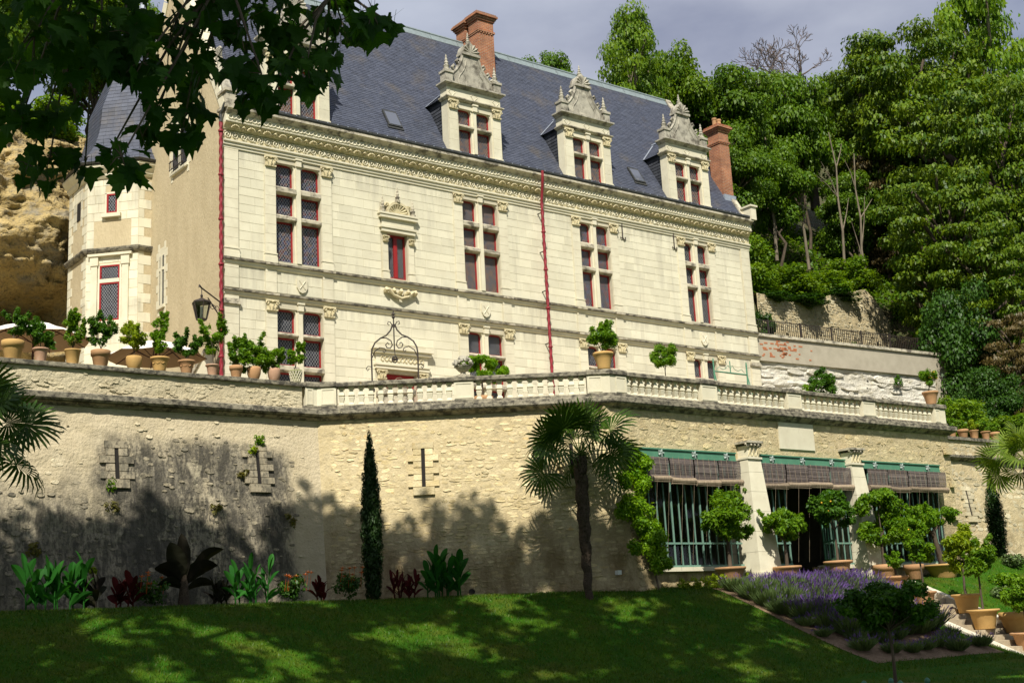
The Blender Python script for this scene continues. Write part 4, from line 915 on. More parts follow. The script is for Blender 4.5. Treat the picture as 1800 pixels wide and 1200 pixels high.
for (A0, B0, A1, B1) in ((12.50,13.50,12.76,13.36),(17.80,18.71,17.84,18.46)):
    p = MB(); xm = (A1+B1)/2
    def tap(z, e=0): q = (z-3.0)/3.5; return A0+(A1-A0)*q-e, B0+(B1-B0)*q+e, -10.78+.33*q-e
    def fru(z0, z1, e=0):
        (l0,r0,y0),(l1,r1,y1) = tap(z0,e), tap(z1,e); p.add([(l0,y0,z0),(r0,y0,z0),(r0,-9.6,z0),(l0,-9.6,z0),(l1,y1,z1),(r1,y1,z1),(r1,-9.6,z1),(l1,-9.6,z1)], [(0,3,2,1),(4,5,6,7),(0,1,5,4),(1,2,6,5),(2,3,7,6),(3,0,4,7)])
    fru(2.45,2.84,.10); fru(2.84,3.04,.05); z = 3.04
    while z < 6.5: fru(z+.004, min(z+.62,6.55)-.004); z += .62
    pl = p.build('pillar', M['trim'], org); a, b = A1, B1
    c = MB(); c.box(a+.05,b-.05,-10.42,-9.7,6.55,6.98); c.box(a-.02,b+.02,-10.50,-9.7,6.55,6.61); c.build('capital_bell', M['trim'], pl)
    c = MB(); c.box(a-.06,b+.06,-10.56,-9.7,7.05,7.12)
    for s in (-1, 1): c.tube([(xm+s*.27+s*.085*math.cos(t)*(1-t/10),-10.46,6.99+.085*math.sin(t)*(1-t/10)) for t in [j*.8 for j in range(9)]], .04, 5)
    for s in (-.14, 0, .14): c.tube([(xm+s,-10.43,6.95),(xm+s*1.2,-10.52,7.0),(xm+s*1.4,-10.5,7.05)], [.045,.05,.03], 5)
    c.build('capital', M['trimdirty'], pl)
    c = MB()
    for k in range(3): c.tube([(a+.08+k*.17,-10.43,6.66),(a+.14+k*.17,-10.46,6.88),(a+.20+k*.17,-10.43,6.66)], .025, 4)
    c.build('capital_carving', M['carve'], pl)
b = MB(); b.lathe([(.02,.03),(.05,.022),(.09,.01),(.10,0)], 8); 
for k in range(5): b.tube([(.03*math.cos(1.257*k),.03*math.sin(1.257*k),.02),(.115*math.cos(1.257*k),.115*math.sin(1.257*k),.015)], [.03,.028], 5)
ROSE = b.mesh('beam_rosette', M['greyrose'])
for bi, (a, b_) in enumerate(((8.3,12.49),(13.41,17.84),(18.67,23.2))):
    c = MB(); c.box(a,b_,-10.20,-9.9,6.50,6.74); c.box(a,b_,-10.24,-9.9,6.72,6.76); c.box(a,b_,-10.23,-9.9,6.48,6.51); bm = c.build('beam', M['greenpaint'], org)
    n = 3
    for k in range(n): link('beam_rosette', ROSE, bm, Matrix.Translation((a+(b_-a)*(k+.5)/n + (.25 if bi == 0 else 0), -10.215, 6.62)) @ Matrix.Rotation(PI/2, 4, 'X'))
    # sill
    if bi != 1: segs = [(a-.15,b_)]
    else: segs = [(a,14.75),(16.42,b_)]
    for p, q in segs: s = MB(); s.box(p,q,-10.20,-9.75,3.14,3.26); s.build('sill', M['trim'], org)
    # glazing bars, transom, glass
    x = a+.10; k = 0
    while x < b_-.05:
        if not (bi == 1 and 14.85 < x < 16.35):
            g = MB(); t = .014 if k % 4 else .022; z0 = 3.26; lean = rnd.uniform(-.01,.01)
            g.boxm(Matrix.Translation((x,YG,(z0+6.5)/2)), t*2, .05, 6.5-z0); g.build('glazing_bar', M['palegreen'], org)
        x += .30; k += 1
    for p, q in segs:
        g = MB(); g.box(max(p,a),q,YG-.035,YG+.02,3.93,3.985); g.box(max(p,a),q,YG-.045,YG+.02,3.26,3.32); g.build('transom_bar', M['palegreen'], org)
        g = MB(); g.quad((max(p,a),YG+.012,3.26),(q,YG+.012,3.26),(q,YG+.012,6.5),(max(p,a),YG+.012,6.5)); g.build('pane', None, org)['glass'] = 1
    # blinds: hanging slats above a rolled bundle
    nb = 4; wd = (b_-a-.06)/nb
    for k in range(nb):
        x0 = a+.03+k*wd+rnd.uniform(.0,.03); x1 = a+.03+(k+1)*wd-rnd.uniform(.01,.05); zb = 5.84+rnd.uniform(-.05,.05)
        c = MB(); z = zb
        while z < 6.44:
            c.tone = rnd.random(); y = -10.40-.04*math.sin((z-zb)*4)+rnd.uniform(-.006,.006); c.box(x0,x1,y,y+.012,z,z+.021); z += .0265
        bl = c.build('blind', M['wood'], org)
        c = MB(); c.tone = rnd.random(); c.tube([(x0-.02,-10.44,zb-.06+rnd.uniform(-.02,.02)),((x0+x1)/2,-10.44,zb-.06),(x1+.02,-10.44,zb-.06+rnd.uniform(-.02,.02))], [.085,.08,.088], 9); c.tube([(x0-.03,-10.46,zb-.15),(x1+.03,-10.46,zb-.145)], .028, 6); c.build('blind_roll', M['roll'], bl)
        c = MB()
        for q in range(4):
            xx = x0+(x1-x0)*(q+.5)/4; c.tube([(xx,-10.43,6.48),(xx,-10.46,zb)], .006, 4); 
            if q % 2: c.tube([(xx,-10.54,zb-.05),(xx-.12,-10.32,3.35)], .004, 4)
        c.build('blind_cord', M['roll'], bl)
def glassmat():
    m = bpy.data.materials.new('clear_glass'); m.use_nodes = True; nt = m.node_tree; N = nt.nodes; L = nt.links; N.remove(N['Principled BSDF']); out = N['Material Output']
    t = N.new('ShaderNodeBsdfTransparent'); t.inputs[0].default_value = (.82,.86,.84,1); g = N.new('ShaderNodeBsdfGlossy'); g.inputs['Roughness'].default_value = .04
    f = N.new('ShaderNodeFresnel'); f.inputs[0].default_value = 1.5; x = N.new('ShaderNodeMixShader'); L.new(f.outputs[0], x.inputs[0]); L.new(t.outputs[0], x.inputs[1]); L.new(g.outputs[0], x.inputs[2]); L.new(x.outputs[0], out.inputs[0]); return m
M['clear'] = glassmat()
for o in list(bpy.data.objects):
    if o.name.startswith('pane') and o.get('glass'): o.data.materials.append(M['clear']); del o['glass']
# room behind the glass, open door leaf
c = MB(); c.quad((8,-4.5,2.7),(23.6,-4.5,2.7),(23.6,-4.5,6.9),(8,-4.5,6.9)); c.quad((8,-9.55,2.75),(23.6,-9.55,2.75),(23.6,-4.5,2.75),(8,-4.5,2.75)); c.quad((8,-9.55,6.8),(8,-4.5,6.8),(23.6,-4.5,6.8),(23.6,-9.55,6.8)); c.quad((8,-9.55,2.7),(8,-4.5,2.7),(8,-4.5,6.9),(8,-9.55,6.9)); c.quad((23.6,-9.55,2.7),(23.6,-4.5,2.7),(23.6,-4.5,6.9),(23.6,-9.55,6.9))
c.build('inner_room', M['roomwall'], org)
c = MB(); Pd = Vector((16.35,-10.15,2.8)); Ud = Vector((-.55,-.83,0)).normalized(); 
for (u0,u1,z0,z1) in ((0,.09,0,2.75),(1.1,1.19,0,2.75),(.09,1.1,0,.62),(.09,1.1,1.15,1.2),(.09,1.1,2.65,2.75),(.55,.6,.62,2.65)):
    c.boxm(Matrix(((Ud.x,-Ud.y,0,Pd.x+Ud.x*(u0+u1)/2),(Ud.y,Ud.x,0,Pd.y+Ud.y*(u0+u1)/2),(0,0,1,Pd.z+(z0+z1)/2),(0,0,0,1))), u1-u0, .045, z1-z0)
dl = c.build('door_leaf', M['greenpaint'], org)
c = MB(); c.quad(*[Pd+Ud*u+VZ*z for u, z in ((.09,.62),(1.1,.62),(1.1,2.65),(.09,2.65))]); c.build('pane', M['clear'], dl)

# ------------------------------------------------------------------ balustrade on the terrace edge
bal = thing('balustrade', 'long lichened stone balustrade of square balusters running along the terrace edge', 'balustrade', (8,-9,8.2))
pr = [(.075,0),(.085,.0),(.085,.05),(.065,.07),(.05,.09),(.075,.20),(.085,.245),(.088,.25),(.055,.275),(.055,.285),(.088,.30),(.09,.305),(.09,.325),(.085,.33),(.075,.38),(.046,.475),(.06,.485),(.085,.50),(.085,.545)]
b = MB(); b.lathe([(r*1.414, z) for r, z in pr], 4, rot=PI/4); BALM = b.mesh('baluster', M['trim'])
BP = [(.12,-5.0),(.6,-5.0),(7.6,-10.0),(24.25,-10.0),(24.25,-5.5)]
INS = -.16
ctr = off(TPATH, INS)
rail = [(.17,8.905),(.19,8.93),(.19,9.02),(.165,9.05),(-.165,9.05),(-.19,9.02),(-.19,8.93),(-.17,8.905)]
plin = [(.15,8.262),(.17,8.262),(.17,8.345),(.14,8.362),(-.14,8.362),(-.17,8.345),(-.17,8.262)]
cp = [Vector((.12,-5+.16)), ctr[1], ctr[2], ctr[3], ctr[4]]
for i in range(4):
    pieces_between(cp, i, rail, 1.7, 'rail_stone', M['coping'], bal, .006); pieces_between(cp, i, plin, 1.7, 'plinth_stone', M['coping'], bal, .004)
def pier(p, d0, d1, l0, l1, corner=False):
    """panelled pier; d0, d1 directions of the two faces"""
    c = MB()
    if corner: path = [p-d0*l0, p, p+d1*l1]
    else: path = [p-d0*l0, p+d0*l1]
    sweep(c, path, [(.14,8.37),(.175,8.37),(.175,8.90),(-.175,8.90),(-.175,8.37)])
    o = c.build('pier', M['trim'], bal)
    c = MB(); sweep(c, path, [(.20,8.264),(.215,8.264),(.215,8.36),(.19,8.372),(-.19,8.372),(-.19,8.264)]); sweep(c, path, [(.18,8.905),(.23,8.93),(.23,9.03),(.20,9.075),(-.2,9.075),(-.23,9.03),(-.23,8.93),(-.18,8.905)]); c.build('pier_cap', M['coping'], o)
    c = MB()
    for s, (q, d, l) in enumerate(((p, -d0, l0), (p, d1, l1)) if corner else ((p-d0*l0, d0, l0+l1),)):
        N = Vector((d.y,-d.x)); N = N if (N.dot(Vector((-.4,-1))) > 0) else -N
        def fr(u0,u1,z0,z1):
            a = q+d*u0+N*.176; e = q+d*u1+N*.176; a2 = a+N*.014; e2 = e+N*.014
            c.add([(a.x,a.y,z0),(e.x,e.y,z0),(e.x,e.y,z1),(a.x,a.y,z1),(a2.x,a2.y,z0),(e2.x,e2.y,z0),(e2.x,e2.y,z1),(a2.x,a2.y,z1)], [(4,5,6,7),(0,1,5,4),(1,2,6,5),(2,3,7,6),(3,0,4,7)])
        g = .16 if corner else 0
        fr(g+.02,l-.03,8.40,8.445); fr(g+.02,l-.03,8.83,8.875); fr(g+.02,g+.06,8.445,8.83); fr(l-.07,l-.03,8.445,8.83)
    c.build('pier_panel', M['trim'], o)
dm = (ctr[2]-ctr[1]).normalized(); dx = Vector((1,0)); Lc = (ctr[2]-ctr[1]).length
pier(ctr[1], dx, dm, .42, .62, True); pier(ctr[2], dm, dx, .62, .62, True)
sm = (Vector((4.1,-7.5))-ctr[1]).dot(dm); pier(ctr[1]+dm*sm, dm, dm, .29, .29)
def run(a, b):
    L = (b-a).length; d = (b-a)/L; n = max(2, round(L/.295)); ang = math.atan2(d.y, d.x)
    for k in range(n):
        q = a+d*(L*(k+.5)/n); link('baluster', BALM, bal, Matrix.Translation((q.x,q.y,8.36)) @ Matrix.Rotation(ang+rnd.uniform(-.04,.04), 4, 'Z'))
run(ctr[1]+dm*.62, ctr[1]+dm*(sm-.29)); run(ctr[1]+dm*(sm+.29), ctr[2]-dm*.62)
xs = [(11.39+12.14)/2, (15.39+16.21)/2, (19.34+20.17)/2]; last = ctr[2].x+.62
for x in xs: pier(Vector((x, ctr[2].y)), dx, dx, .36, .36); run(Vector((last, ctr[2].y)), Vector((x-.36, ctr[2].y))); last = x+.36
run(Vector((last, ctr[2].y)), Vector((ctr[3].x-.5, ctr[2].y))); pier(ctr[3], dx, Vector((0,1)), .48, .48, True); run(ctr[3]+Vector((0,.5)), ctr[4])
pieces_between(TPATH, 2, MOULD, 1.4, 'moulding_stone', M['coping'], bal); pieces_between(TPATH, 3, MOULD, 1.4, 'moulding_stone', M['coping'], bal)

# ------------------------------------------------------------------ lower wall at the far right, with its own coping and moulding
rw = thing('retaining_wall', 'lower rubble garden wall to the right of the orangery carrying small pots', 'wall', (30,-8,3))
YR = -7.0
mb = MB(); v, f, U_, N_ = wall_grid(Vector((24.3,YR)), Vector((52,YR)), Vector((24.3,YR-.7)), Vector((52,YR-.7)), 2.6, 7.75, 60, 24, .05, 1.5, 4); mb.add(v, f)
mb.quad((24.3,YR-.02,7.7),(52,YR-.02,7.7),(52,YR-.02,8.5),(24.3,YR-.02,8.5)); rf = mb.build('wall_face', M['rawmortar'], rw)
Vr = Vector((0,.7,5.15)).normalized(); Nr = Vector((0,-5.15,.7)).normalized()
stones(rubble(Vector((24.4,YR-.7,2.6)), VX, Nr, Vr, 0, 14, .2, 5.1, (.16,.26), (.25,.55), [(4.6,5.0,2.6,3.9)]) + rubble(Vector((24.4,YR-.02,7.78)), VX, NF, VZ, 0, 12, .0, .68, (.14,.22), (.25,.5)), 'stone', M['ruin'], rf, False, 300)
pieces_between([(24.3,YR),(38,YR)], 0, [(-.05,7.55),(.05,7.55),(.20,7.66),(.24,7.70),(.24,7.80),(.02,7.84),(-.05,7.84)], 1.3, 'moulding_stone', M['coping'], rw)
pieces_between([(24.3,YR),(40,YR)], 0, [(-.05,8.45),(.12,8.45),(.12,8.58),(-.4,8.60),(-.4,8.45)], 1.5, 'coping_stone', M['coping'], rw)
loophole(rw, Vector((24.4,YR-.7,2.6)), VX, Nr, Vr, 4.8, 2.7, 3.75, .12, M['ruin'], 8)

# ------------------------------------------------------------------ white quarried wall behind the terrace, with its rendered band
T0 = Vector((25.72,.12)); T1 = Vector((38.6,-.80)); Ut = Vector((T1.x-T0.x, T1.y-T0.y, 0)).normalized(); Nt = Vector((Ut.y,-Ut.x,0)); Lt = (T1-T0).length
tw = thing('quarry_wall', 'rough white quarried stone wall under a grey rendered band beside the house', 'wall', (32,-.3,8.2))
mb = MB(); nu, nv = 150, 64; vs = []
for j in range(nv+1):
    for i in range(nu+1):
        P = Vector((T0.x,T0.y,8.2))+Ut*(Lt*i/nu)+VZ*(4.75*j/nv); q = Vector((P.x*.55, P.y, P.z*2.6))
        d = noise.fractal(q, .8, 2.2, 5)*.06 + .05*(noise.noise(Vector((P.x*.10, 3, P.z*2.6))) > .1) + .03*noise.noise(Vector((P.x*3,0,P.z*7)))
        vs.append(P+Nt*(d-.1))
mb.add(vs, [(j*(nu+1)+i, j*(nu+1)+i+1, (j+1)*(nu+1)+i+1, (j+1)*(nu+1)+i) for j in range(nv) for i in range(nu)])
mb.tone = .5; tf = mb.build('rock_face', M['tufa'], tw)
lst = rubble(Vector((T0.x,T0.y,8.2))-Nt*.05, Ut, Nt, VZ, .05, Lt-.1, .1, 4.6, (.16,.34), (.4,1.5), d=(.02,.07), jit=.03, fill=.5)
stones(lst, 'stone', M['tufa'], tf, False, 150)
mb = MB(); P = Vector((T0.x,T0.y,0))
def tbox(mb, u0, u1, o0, o1, z0, z1):
    Q = [P+Ut*u+Nt*o+VZ*z for z in (z0,z1) for (u,o) in ((u0,o1),(u1,o1),(u1,o0),(u0,o0))]; mb.add(Q, [(0,3,2,1),(4,5,6,7),(0,1,5,4),(1,2,6,5),(2,3,7,6),(3,0,4,7)])
tbox(mb, 0, Lt+.1, -.35, .05, 12.95, 14.05); tbox(mb, Lt-.75, Lt+.12, -.4, .06, 8.2, 12.94); bd = mb.build('rendered_band', M['band'], tw)
for k in range(9): mb = MB(); tbox(mb, k*Lt/9+.004, (k+1)*Lt/9-.004+(.15 if k == 8 else 0), -.4, .14, 14.055, 14.19); mb.build('coping_slab', M['trimdirty'], tw)
mb = MB()
for k in range(60):
    u = abs(rnd.gauss(0,1.6))+.2; z = rnd.uniform(13.15,13.9); w = rnd.uniform(.1,.24)
    if k < 26: u = 1.5+rnd.gauss(0,.3); z = 13.62+rnd.gauss(0,.16)
    if .0 < u < 6: mb.tone = rnd.random(); z = 13.0+.075*int((min(13.95,z)-13)/.075); tbox(mb, u, u+w, .03, .062, z, z+.06)
mb.build('brick_patch', M['oldbrick'], bd, kind='stuff')
mb = MB()
for u, z, r in ((8.4,11.0,.12),(7.0,12.4,.07),(12.0,10.9,.11),(10.2,11.1,.05),(11.9,10.2,.08),(2.3,9.5,.07)):
    q = [P+Ut*(u+r*math.cos(t)*.8)+Nt*.12+VZ*(z+r*math.sin(t)*rnd.uniform(.8,1.2)) for t in [2*PI*k/9 for k in range(9)]]; mb.add(q, [tuple(range(9))])
mb.build('beam_hole', M['void'], tw)
# iron railing above
fen = thing('railing', 'dark iron railing along the top of the white quarried wall', 'fence', (32,.6,14.2))
P = Vector((T0.x+.2,T0.y+1.0,0)); c = MB(); c.boxm(Matrix.Translation(P+Ut*7.0+VZ*15.18) @ Matrix.Rotation(math.atan2(Ut.y,Ut.x),4,'Z'), 15, .035,.03); c.build('rail', M['iron'], fen); c = MB(); c.boxm(Matrix.Translation(P+Ut*7.0+VZ*14.3) @ Matrix.Rotation(math.atan2(Ut.y,Ut.x),4,'Z'), 15, .03,.03); c.build('rail', M['iron'], fen)
b = MB(); b.box(-.012,.012,-.012,.012,0,.9); BARM = b.mesh('bar', M['iron']); b = MB(); b.box(-.03,.03,-.03,.03,0,1.1); POST = b.mesh('post', M['iron'])
for k in range(112):
    q = P+Ut*(-.4+k*.133)+VZ*14.28
    link('bar', BARM, fen, Matrix.Translation(q))
for k in range(8): link('post', POST, fen, Matrix.Translation(P+Ut*(-.3+k*2.1)+VZ*14.14))
# ruined wall higher up
ru = thing('ruined_wall', 'ruined rubble wall with ivy on its crest above the iron railing', 'wall', (40,8,16.8))
mb = MB(); top = [(35.2,19.15),(36.2,19.1),(38,18.95),(40.5,19.5),(42.5,20.0),(44.2,20.35),(45.0,20.55),(46.2,19.6),(47.0,18.6),(47.6,17.4)]
def rtop(x):
    for (a,za),(b_,zb) in zip(top, top[1:]):
        if a <= x <= b_: return za+(zb-za)*(x-a)/(b_-a)
    return 17
n = 60; vs = []
for i in range(n+1):
    x = 35.2+12.4*i/n
    for j in range(15): z = 14.4+(rtop(x)+.06*noise.noise(Vector((x*3,1,0)))-14.4)*j/14; vs.append((x, 8+.06*noise.noise(Vector((x*1.5,0,z*1.5))), z))
    vs.append((x, 8.6, vs[-1][2]))
mb.add(vs, [(i*16+j, (i+1)*16+j, (i+1)*16+j+1, i*16+j+1) for i in range(n) for j in range(15)]); rface = mb.build('wall_face', M['rawmortar'], ru)
lst = [s for s in rubble(Vector((35.2,8.0,14.6)), VX, NF, VZ, .05, 12.3, 0, 5.9, (.13,.2), (.2,.42), d=(.02,.07)) if s[0].z < rtop(s[0].x)-.05]
stones(lst, 'stone', M['ruin'], rface, False, 300)
# ------------------------------------------------------------------ ground, hill, cliff
def sst(a, b, x): t = min(1, max(0, (x-a)/(b-a))); return t*t*(3-2*t)
def crest(X): return -8.2 if X < .6 else (-8.2-2.45*(X-.6)/7.4 if X < 8 else -10.65)
def G(X, Y):
    d = crest(X)-Y
    if d <= 0: z = 2.64
    elif d < 1.4: z = 2.64-.43*d*d/2.8
    else: z = 2.64-.43*(d-.7)
    k = .35; z = k*math.log(1+math.exp(min(40, z/k))) if z < 3 else z
    z -= .55*sst(15.75,15.95,X)*sst(19.25,19.05,X)*sst(-11.2,-11.9,Y)
    z += .75*sst(19.5, 26, X)*sst(-13.5,-10,Y) + .03*noise.noise(Vector((X*.35,Y*.35,2))) + .012*noise.noise(Vector((X*1.3,Y*1.3,7)))
    return z
def sheet(xs, ys, fn, name, m, kind='structure', lift=0, keep=None):
    mb = MB(); nx, ny = len(xs), len(ys); mb.v = [(x, y, fn(x, y)+lift) for y in ys for x in xs]
    mb.f = [(j*nx+i, j*nx+i+1, (j+1)*nx+i+1, (j+1)*nx+i) for j in range(ny-1) for i in range(nx-1) if keep is None or keep((xs[i]+xs[i+1])/2, (ys[j]+ys[j+1])/2)]
    mb.t = [.5]*len(mb.f); return mb.build(name, m, None, True, kind=kind)
fr = lambda a, b, n: [a+(b-a)*i/n for i in range(n+1)]
g = MB(); g.quad((-1500,-1500,-.12),(1500,-1500,-.12),(1500,1500,-.12),(-1500,1500,-.12)); g.build('ground', M['lawn'], None, kind='structure')
sheet(fr(-48,-18,12)+fr(-17.5,24,110)+fr(25,60,20), fr(-75,-26,22)+fr(-25.6,-5.4,84), G, 'lawn', M['lawn'])
# grass blades on the part of the lawn that is seen
def np_mesh(name, V, tone, material, nper=4):
    n = len(V)//nper; me = bpy.data.meshes.new(name); me.vertices.add(len(V)); me.vertices.foreach_set('co', np.ascontiguousarray(V, dtype=np.float32).ravel())
    me.loops.add(len(V)); me.loops.foreach_set('vertex_index', np.arange(len(V), dtype=np.int32)); me.polygons.add(n)
    me.polygons.foreach_set('loop_start', np.arange(0, len(V), nper, dtype=np.int32))
    try: me.polygons.foreach_set('loop_total', np.full(n, nper, dtype=np.int32))
    except Exception: pass
    me.update(calc_edges=True); me.validate()
    a = me.attributes.new('tone', 'FLOAT', 'FACE'); a.data.foreach_set('value', np.clip(tone, 0, 1).astype(np.float32))
    me.materials.append(material); return me
R0g = np.random.default_rng(5)
def bed(x, y): return 9.72 < x < 15.35 and -16.75-.02*(x-9.7) < y < -11.35 and not (y > -16.9 and x > 15.3-(-13.2-y)*-.0)
def blades(n, box, ok, h0, h1, seed, spread=.02):
    rg = np.random.default_rng(seed); P = []
    while len(P) < n:
        x = rg.uniform(box[0], box[1]); y = rg.uniform(box[2], box[3])
        if ok(x, y): P.append((x, y, G(x, y)))
    P = np.array(P); a = rg.uniform(0, 2*PI, n); w = rg.uniform(.006,.014,n)*1.0; h = rg.uniform(h0, h1, n); l = rg.normal(0, .5, (n,2))*h[:,None]
    d = np.stack([np.cos(a), np.sin(a), np.zeros(n)], 1)*w[:,None]
    V = np.stack([P-d, P+d, P+np.stack([l[:,0], l[:,1], h], 1)], 1).reshape(-1,3)
    t = .45+.25*np.array([noise.noise(Vector((p[0]*.9,p[1]*.9,4))) for p in P])+rg.normal(0,.22,n); return V, t
V, t = blades(120000, (-13,16,-17.5,-6.2), lambda x, y: not bed(x, y) and not (15.8 < x < 19) and y < crest(x)+2.1, .03, .085, 3)
o = link('grass', np_mesh('grass', V, t, M['grassblade'], 3)); o['kind'] = 'stuff'
V, t = blades(12000, (-2,16,-26,-17), lambda x, y: True, .03, .07, 4)
o = link('grass', np_mesh('grass', V, t, M['grassblade'], 3)); o['kind'] = 'stuff'
V, t = blades(16000, (18.9,29,-16.5,-7.8), lambda x, y: True, .03, .09, 6)
o = link('grass', np_mesh('grass', V, t, M['grassblade'], 3)); o['kind'] = 'stuff'
sheet(fr(9.72,15.6,20), fr(-16.85,-11.3,20), G, 'soil', M['soil'], lift=.012, keep=lambda x, y: x < 15.45-max(0, (y+16.8))*.26)
# forest floor behind the house and above the quarry wall
def HILL(X, Y):
    n = .5*noise.noise(Vector((X*.12,Y*.12,1)))+.18*noise.noise(Vector((X*.5,Y*.5,3)))
    if X < 25.9:
        z = 8.0 if Y < 13.3 else (8.0+13.5*sst(13.3,14.6,Y)+.6*max(0,Y-14.6)); z = min(z, 27)
        if X < 2: z -= max(0, (2-X))*0.0
        return z + (n if Y > 14 else 0)
    h1 = 7.9 if Y < .75 else (14.1+.13*max(0,Y-1.2) if Y < 8.4 else 18.9+.80*(Y-8.4))
    if Y > 8.4 and X < 35: h1 = 15.0+.95*(Y-8.4)
    h2 = 8.4+.86*max(0, Y+4.6); s = sst(38.6, 39.5, X) if Y < .75 else sst(45.6, 47.6, X)
    if X > 46.5 and Y > 5: h1 = min(h1, h2)
    z = h1*(1-s)+h2*s if X < 47.6 or True else h2
    if Y > 8.4 and X > 38: z = max(z, 18.9+.80*(Y-8.4)) if X < 47.3 else h2
    z = min(z, 30+.38*max(0, X-30))
    return z + (n*(.25 if Y < 10 else 1) if Y > 2 else 0)
sheet(fr(-45,25.6,44)+[25.95]+fr(26.6,66,60)+fr(68,170,34), [-5.2,-4.6,-3.5,-2.2,-1,0,.74,.9,1.5]+fr(2.2,8.38,7)+[8.42]+fr(8.9,14,10)+fr(15,80,40), HILL, 'hillside', M['hill'])
# tufa cliff at the left
mb = MB(); nx, nz = 190, 190; vs = []
for j in range(nz+1):
    z = 8.1+15.2*j/nz
    for i in range(nx+1):
        x = -24+25.5*i/nx; P = Vector((x, 0, z))
        d = noise.fractal(P*.35, .9, 2.1, 6)*.9 + noise.fractal(P*1.9+Vector((3,0,0)), .9, 2.2, 4)*.25 - noise.ridged_multi_fractal(Vector((P.x*.9,0,P.z*1.7)), .9, 2.1, 5, 1.0, 2.0)*.16 + .10*(noise.noise(Vector((P.x*.25,7,P.z*3.2))) > .15)
        cave = math.exp(-((z-14.8)/1.0)**2)*sst(-.6,-1.6,x)*2.3            # hollow under the overhang
        lip = -math.exp(-((z-17.0)/1.3)**2)*1.2*sst(1,-2,x); ledge = -.9*math.exp(-((z-12.9)/.45)**2)*sst(.5,-1.5,x)
        ztop = max(0, z-20.6)*.9
        vs.append((x+.3*noise.noise(P*.8), 11.6+d+cave+lip+ledge+ztop, z))
mb.add(vs, [(j*(nx+1)+i, j*(nx+1)+i+1, (j+1)*(nx+1)+i+1, (j+1)*(nx+1)+i) for j in range(nz) for i in range(nx)]); mb.build('cliff', M['cliff'], None, True, kind='structure')

# ------------------------------------------------------------------ foliage helpers
def foliage(blobs, n, size, seed, up=.5, aspect=.42, shell=.55, droop=.0, fold=.18, spread=.5, clip=None):
    """leaves scattered through a set of ellipsoids (x, y, z, rx, ry, rz); returns quads and a tone per leaf"""
    rg = np.random.default_rng(seed); B = np.array(blobs, dtype=float); w = (B[:,3]*B[:,4]*B[:,5])**.67; k = rg.choice(len(B), n, p=w/w.sum()); b = B[k]
    d = rg.normal(size=(n,3)); d /= np.linalg.norm(d, axis=1)[:,None]; r = rg.uniform(shell**3, 1, n)**(1/3.)*(1+.12*rg.normal(size=n))
    P = b[:,:3]+d*b[:,3:6]*r[:,None]
    N = d*.8+np.array([0,0,up])+rg.normal(size=(n,3))*spread; N /= np.linalg.norm(N, axis=1)[:,None]
    T = rg.normal(size=(n,3))+d*.8-np.array([0,0,droop]); T -= N*(T*N).sum(1)[:,None]; T /= np.linalg.norm(T, axis=1)[:,None]; S = np.cross(N, T)
    s = size*rg.uniform(.45,1.45,n)[:,None]
    V = np.stack([P-T*s*.5, P+S*s*aspect+N*s*fold*.5+T*s*.02, P+T*s*.55-N*s*fold*.4, P-S*s*aspect+N*s*fold*.5+T*s*.02], 1).reshape(-1,3)
    bt = rg.uniform(.25,.75,len(B))[k]; tone = .55*bt+.25+.22*rg.normal(size=n)+.12*d[:,2]*0
    return V, tone
def leafpart(name, V, t, m, parent): return link(name, np_mesh(name, V, t, m), parent)
def limb(mb, a, b_, r0, r1, seed, bend=.12, n=5, sides=6):
    r = random.Random(seed); a = Vector(a); b_ = Vector(b_); L = (b_-a).length; o = Vector((r.uniform(-1,1), r.uniform(-1,1), r.uniform(-.3,.6)))*L*bend
    mb.tube([a.lerp(b_, i/n)+o*math.sin(PI*i/n) for i in range(n+1)], [r0+(r1-r0)*(i/n)**.8 for i in range(n+1)], sides, False)
def crown_blobs(r, w, h, z0, n, kind):
    out = []
    for k in range(n):
        t = (k+.5)/n
        if kind == 'tier':          # drooping layered sprays
            z = z0+h*t**.9; env = math.sin(PI*min(1, .14+.86*(1-t)**.75))**.7; a = k*2.4+r.uniform(-.4,.4); q = r.uniform(.35,1)**.5*env
            out.append((w/2*q*math.cos(a), w/2*q*math.sin(a), z-.25*q*h*.12, w*r.uniform(.12,.20), w*r.uniform(.12,.20), h*r.uniform(.020,.036)))
        elif kind == 'tall':
            z = z0+h*t; env = .35+.65*math.sin(PI*(t*.85+.1)); a = k*2.4; q = r.uniform(.2,1)*env
            out.append((w/2*q*math.cos(a), w/2*q*math.sin(a), z, w*r.uniform(.10,.19), w*r.uniform(.10,.19), h*r.uniform(.035,.07)))
        else:
            d = Vector((r.gauss(0,1), r.gauss(0,1), r.gauss(0,1))).normalized()*r.uniform(.45,1); 
            out.append((w/2*d.x*.85, w/2*d.y*.85, z0+h*.5+h*.46*d.z, w*r.uniform(.10,.20), w*r.uniform(.10,.20), h*r.uniform(.06,.13)))
    return out
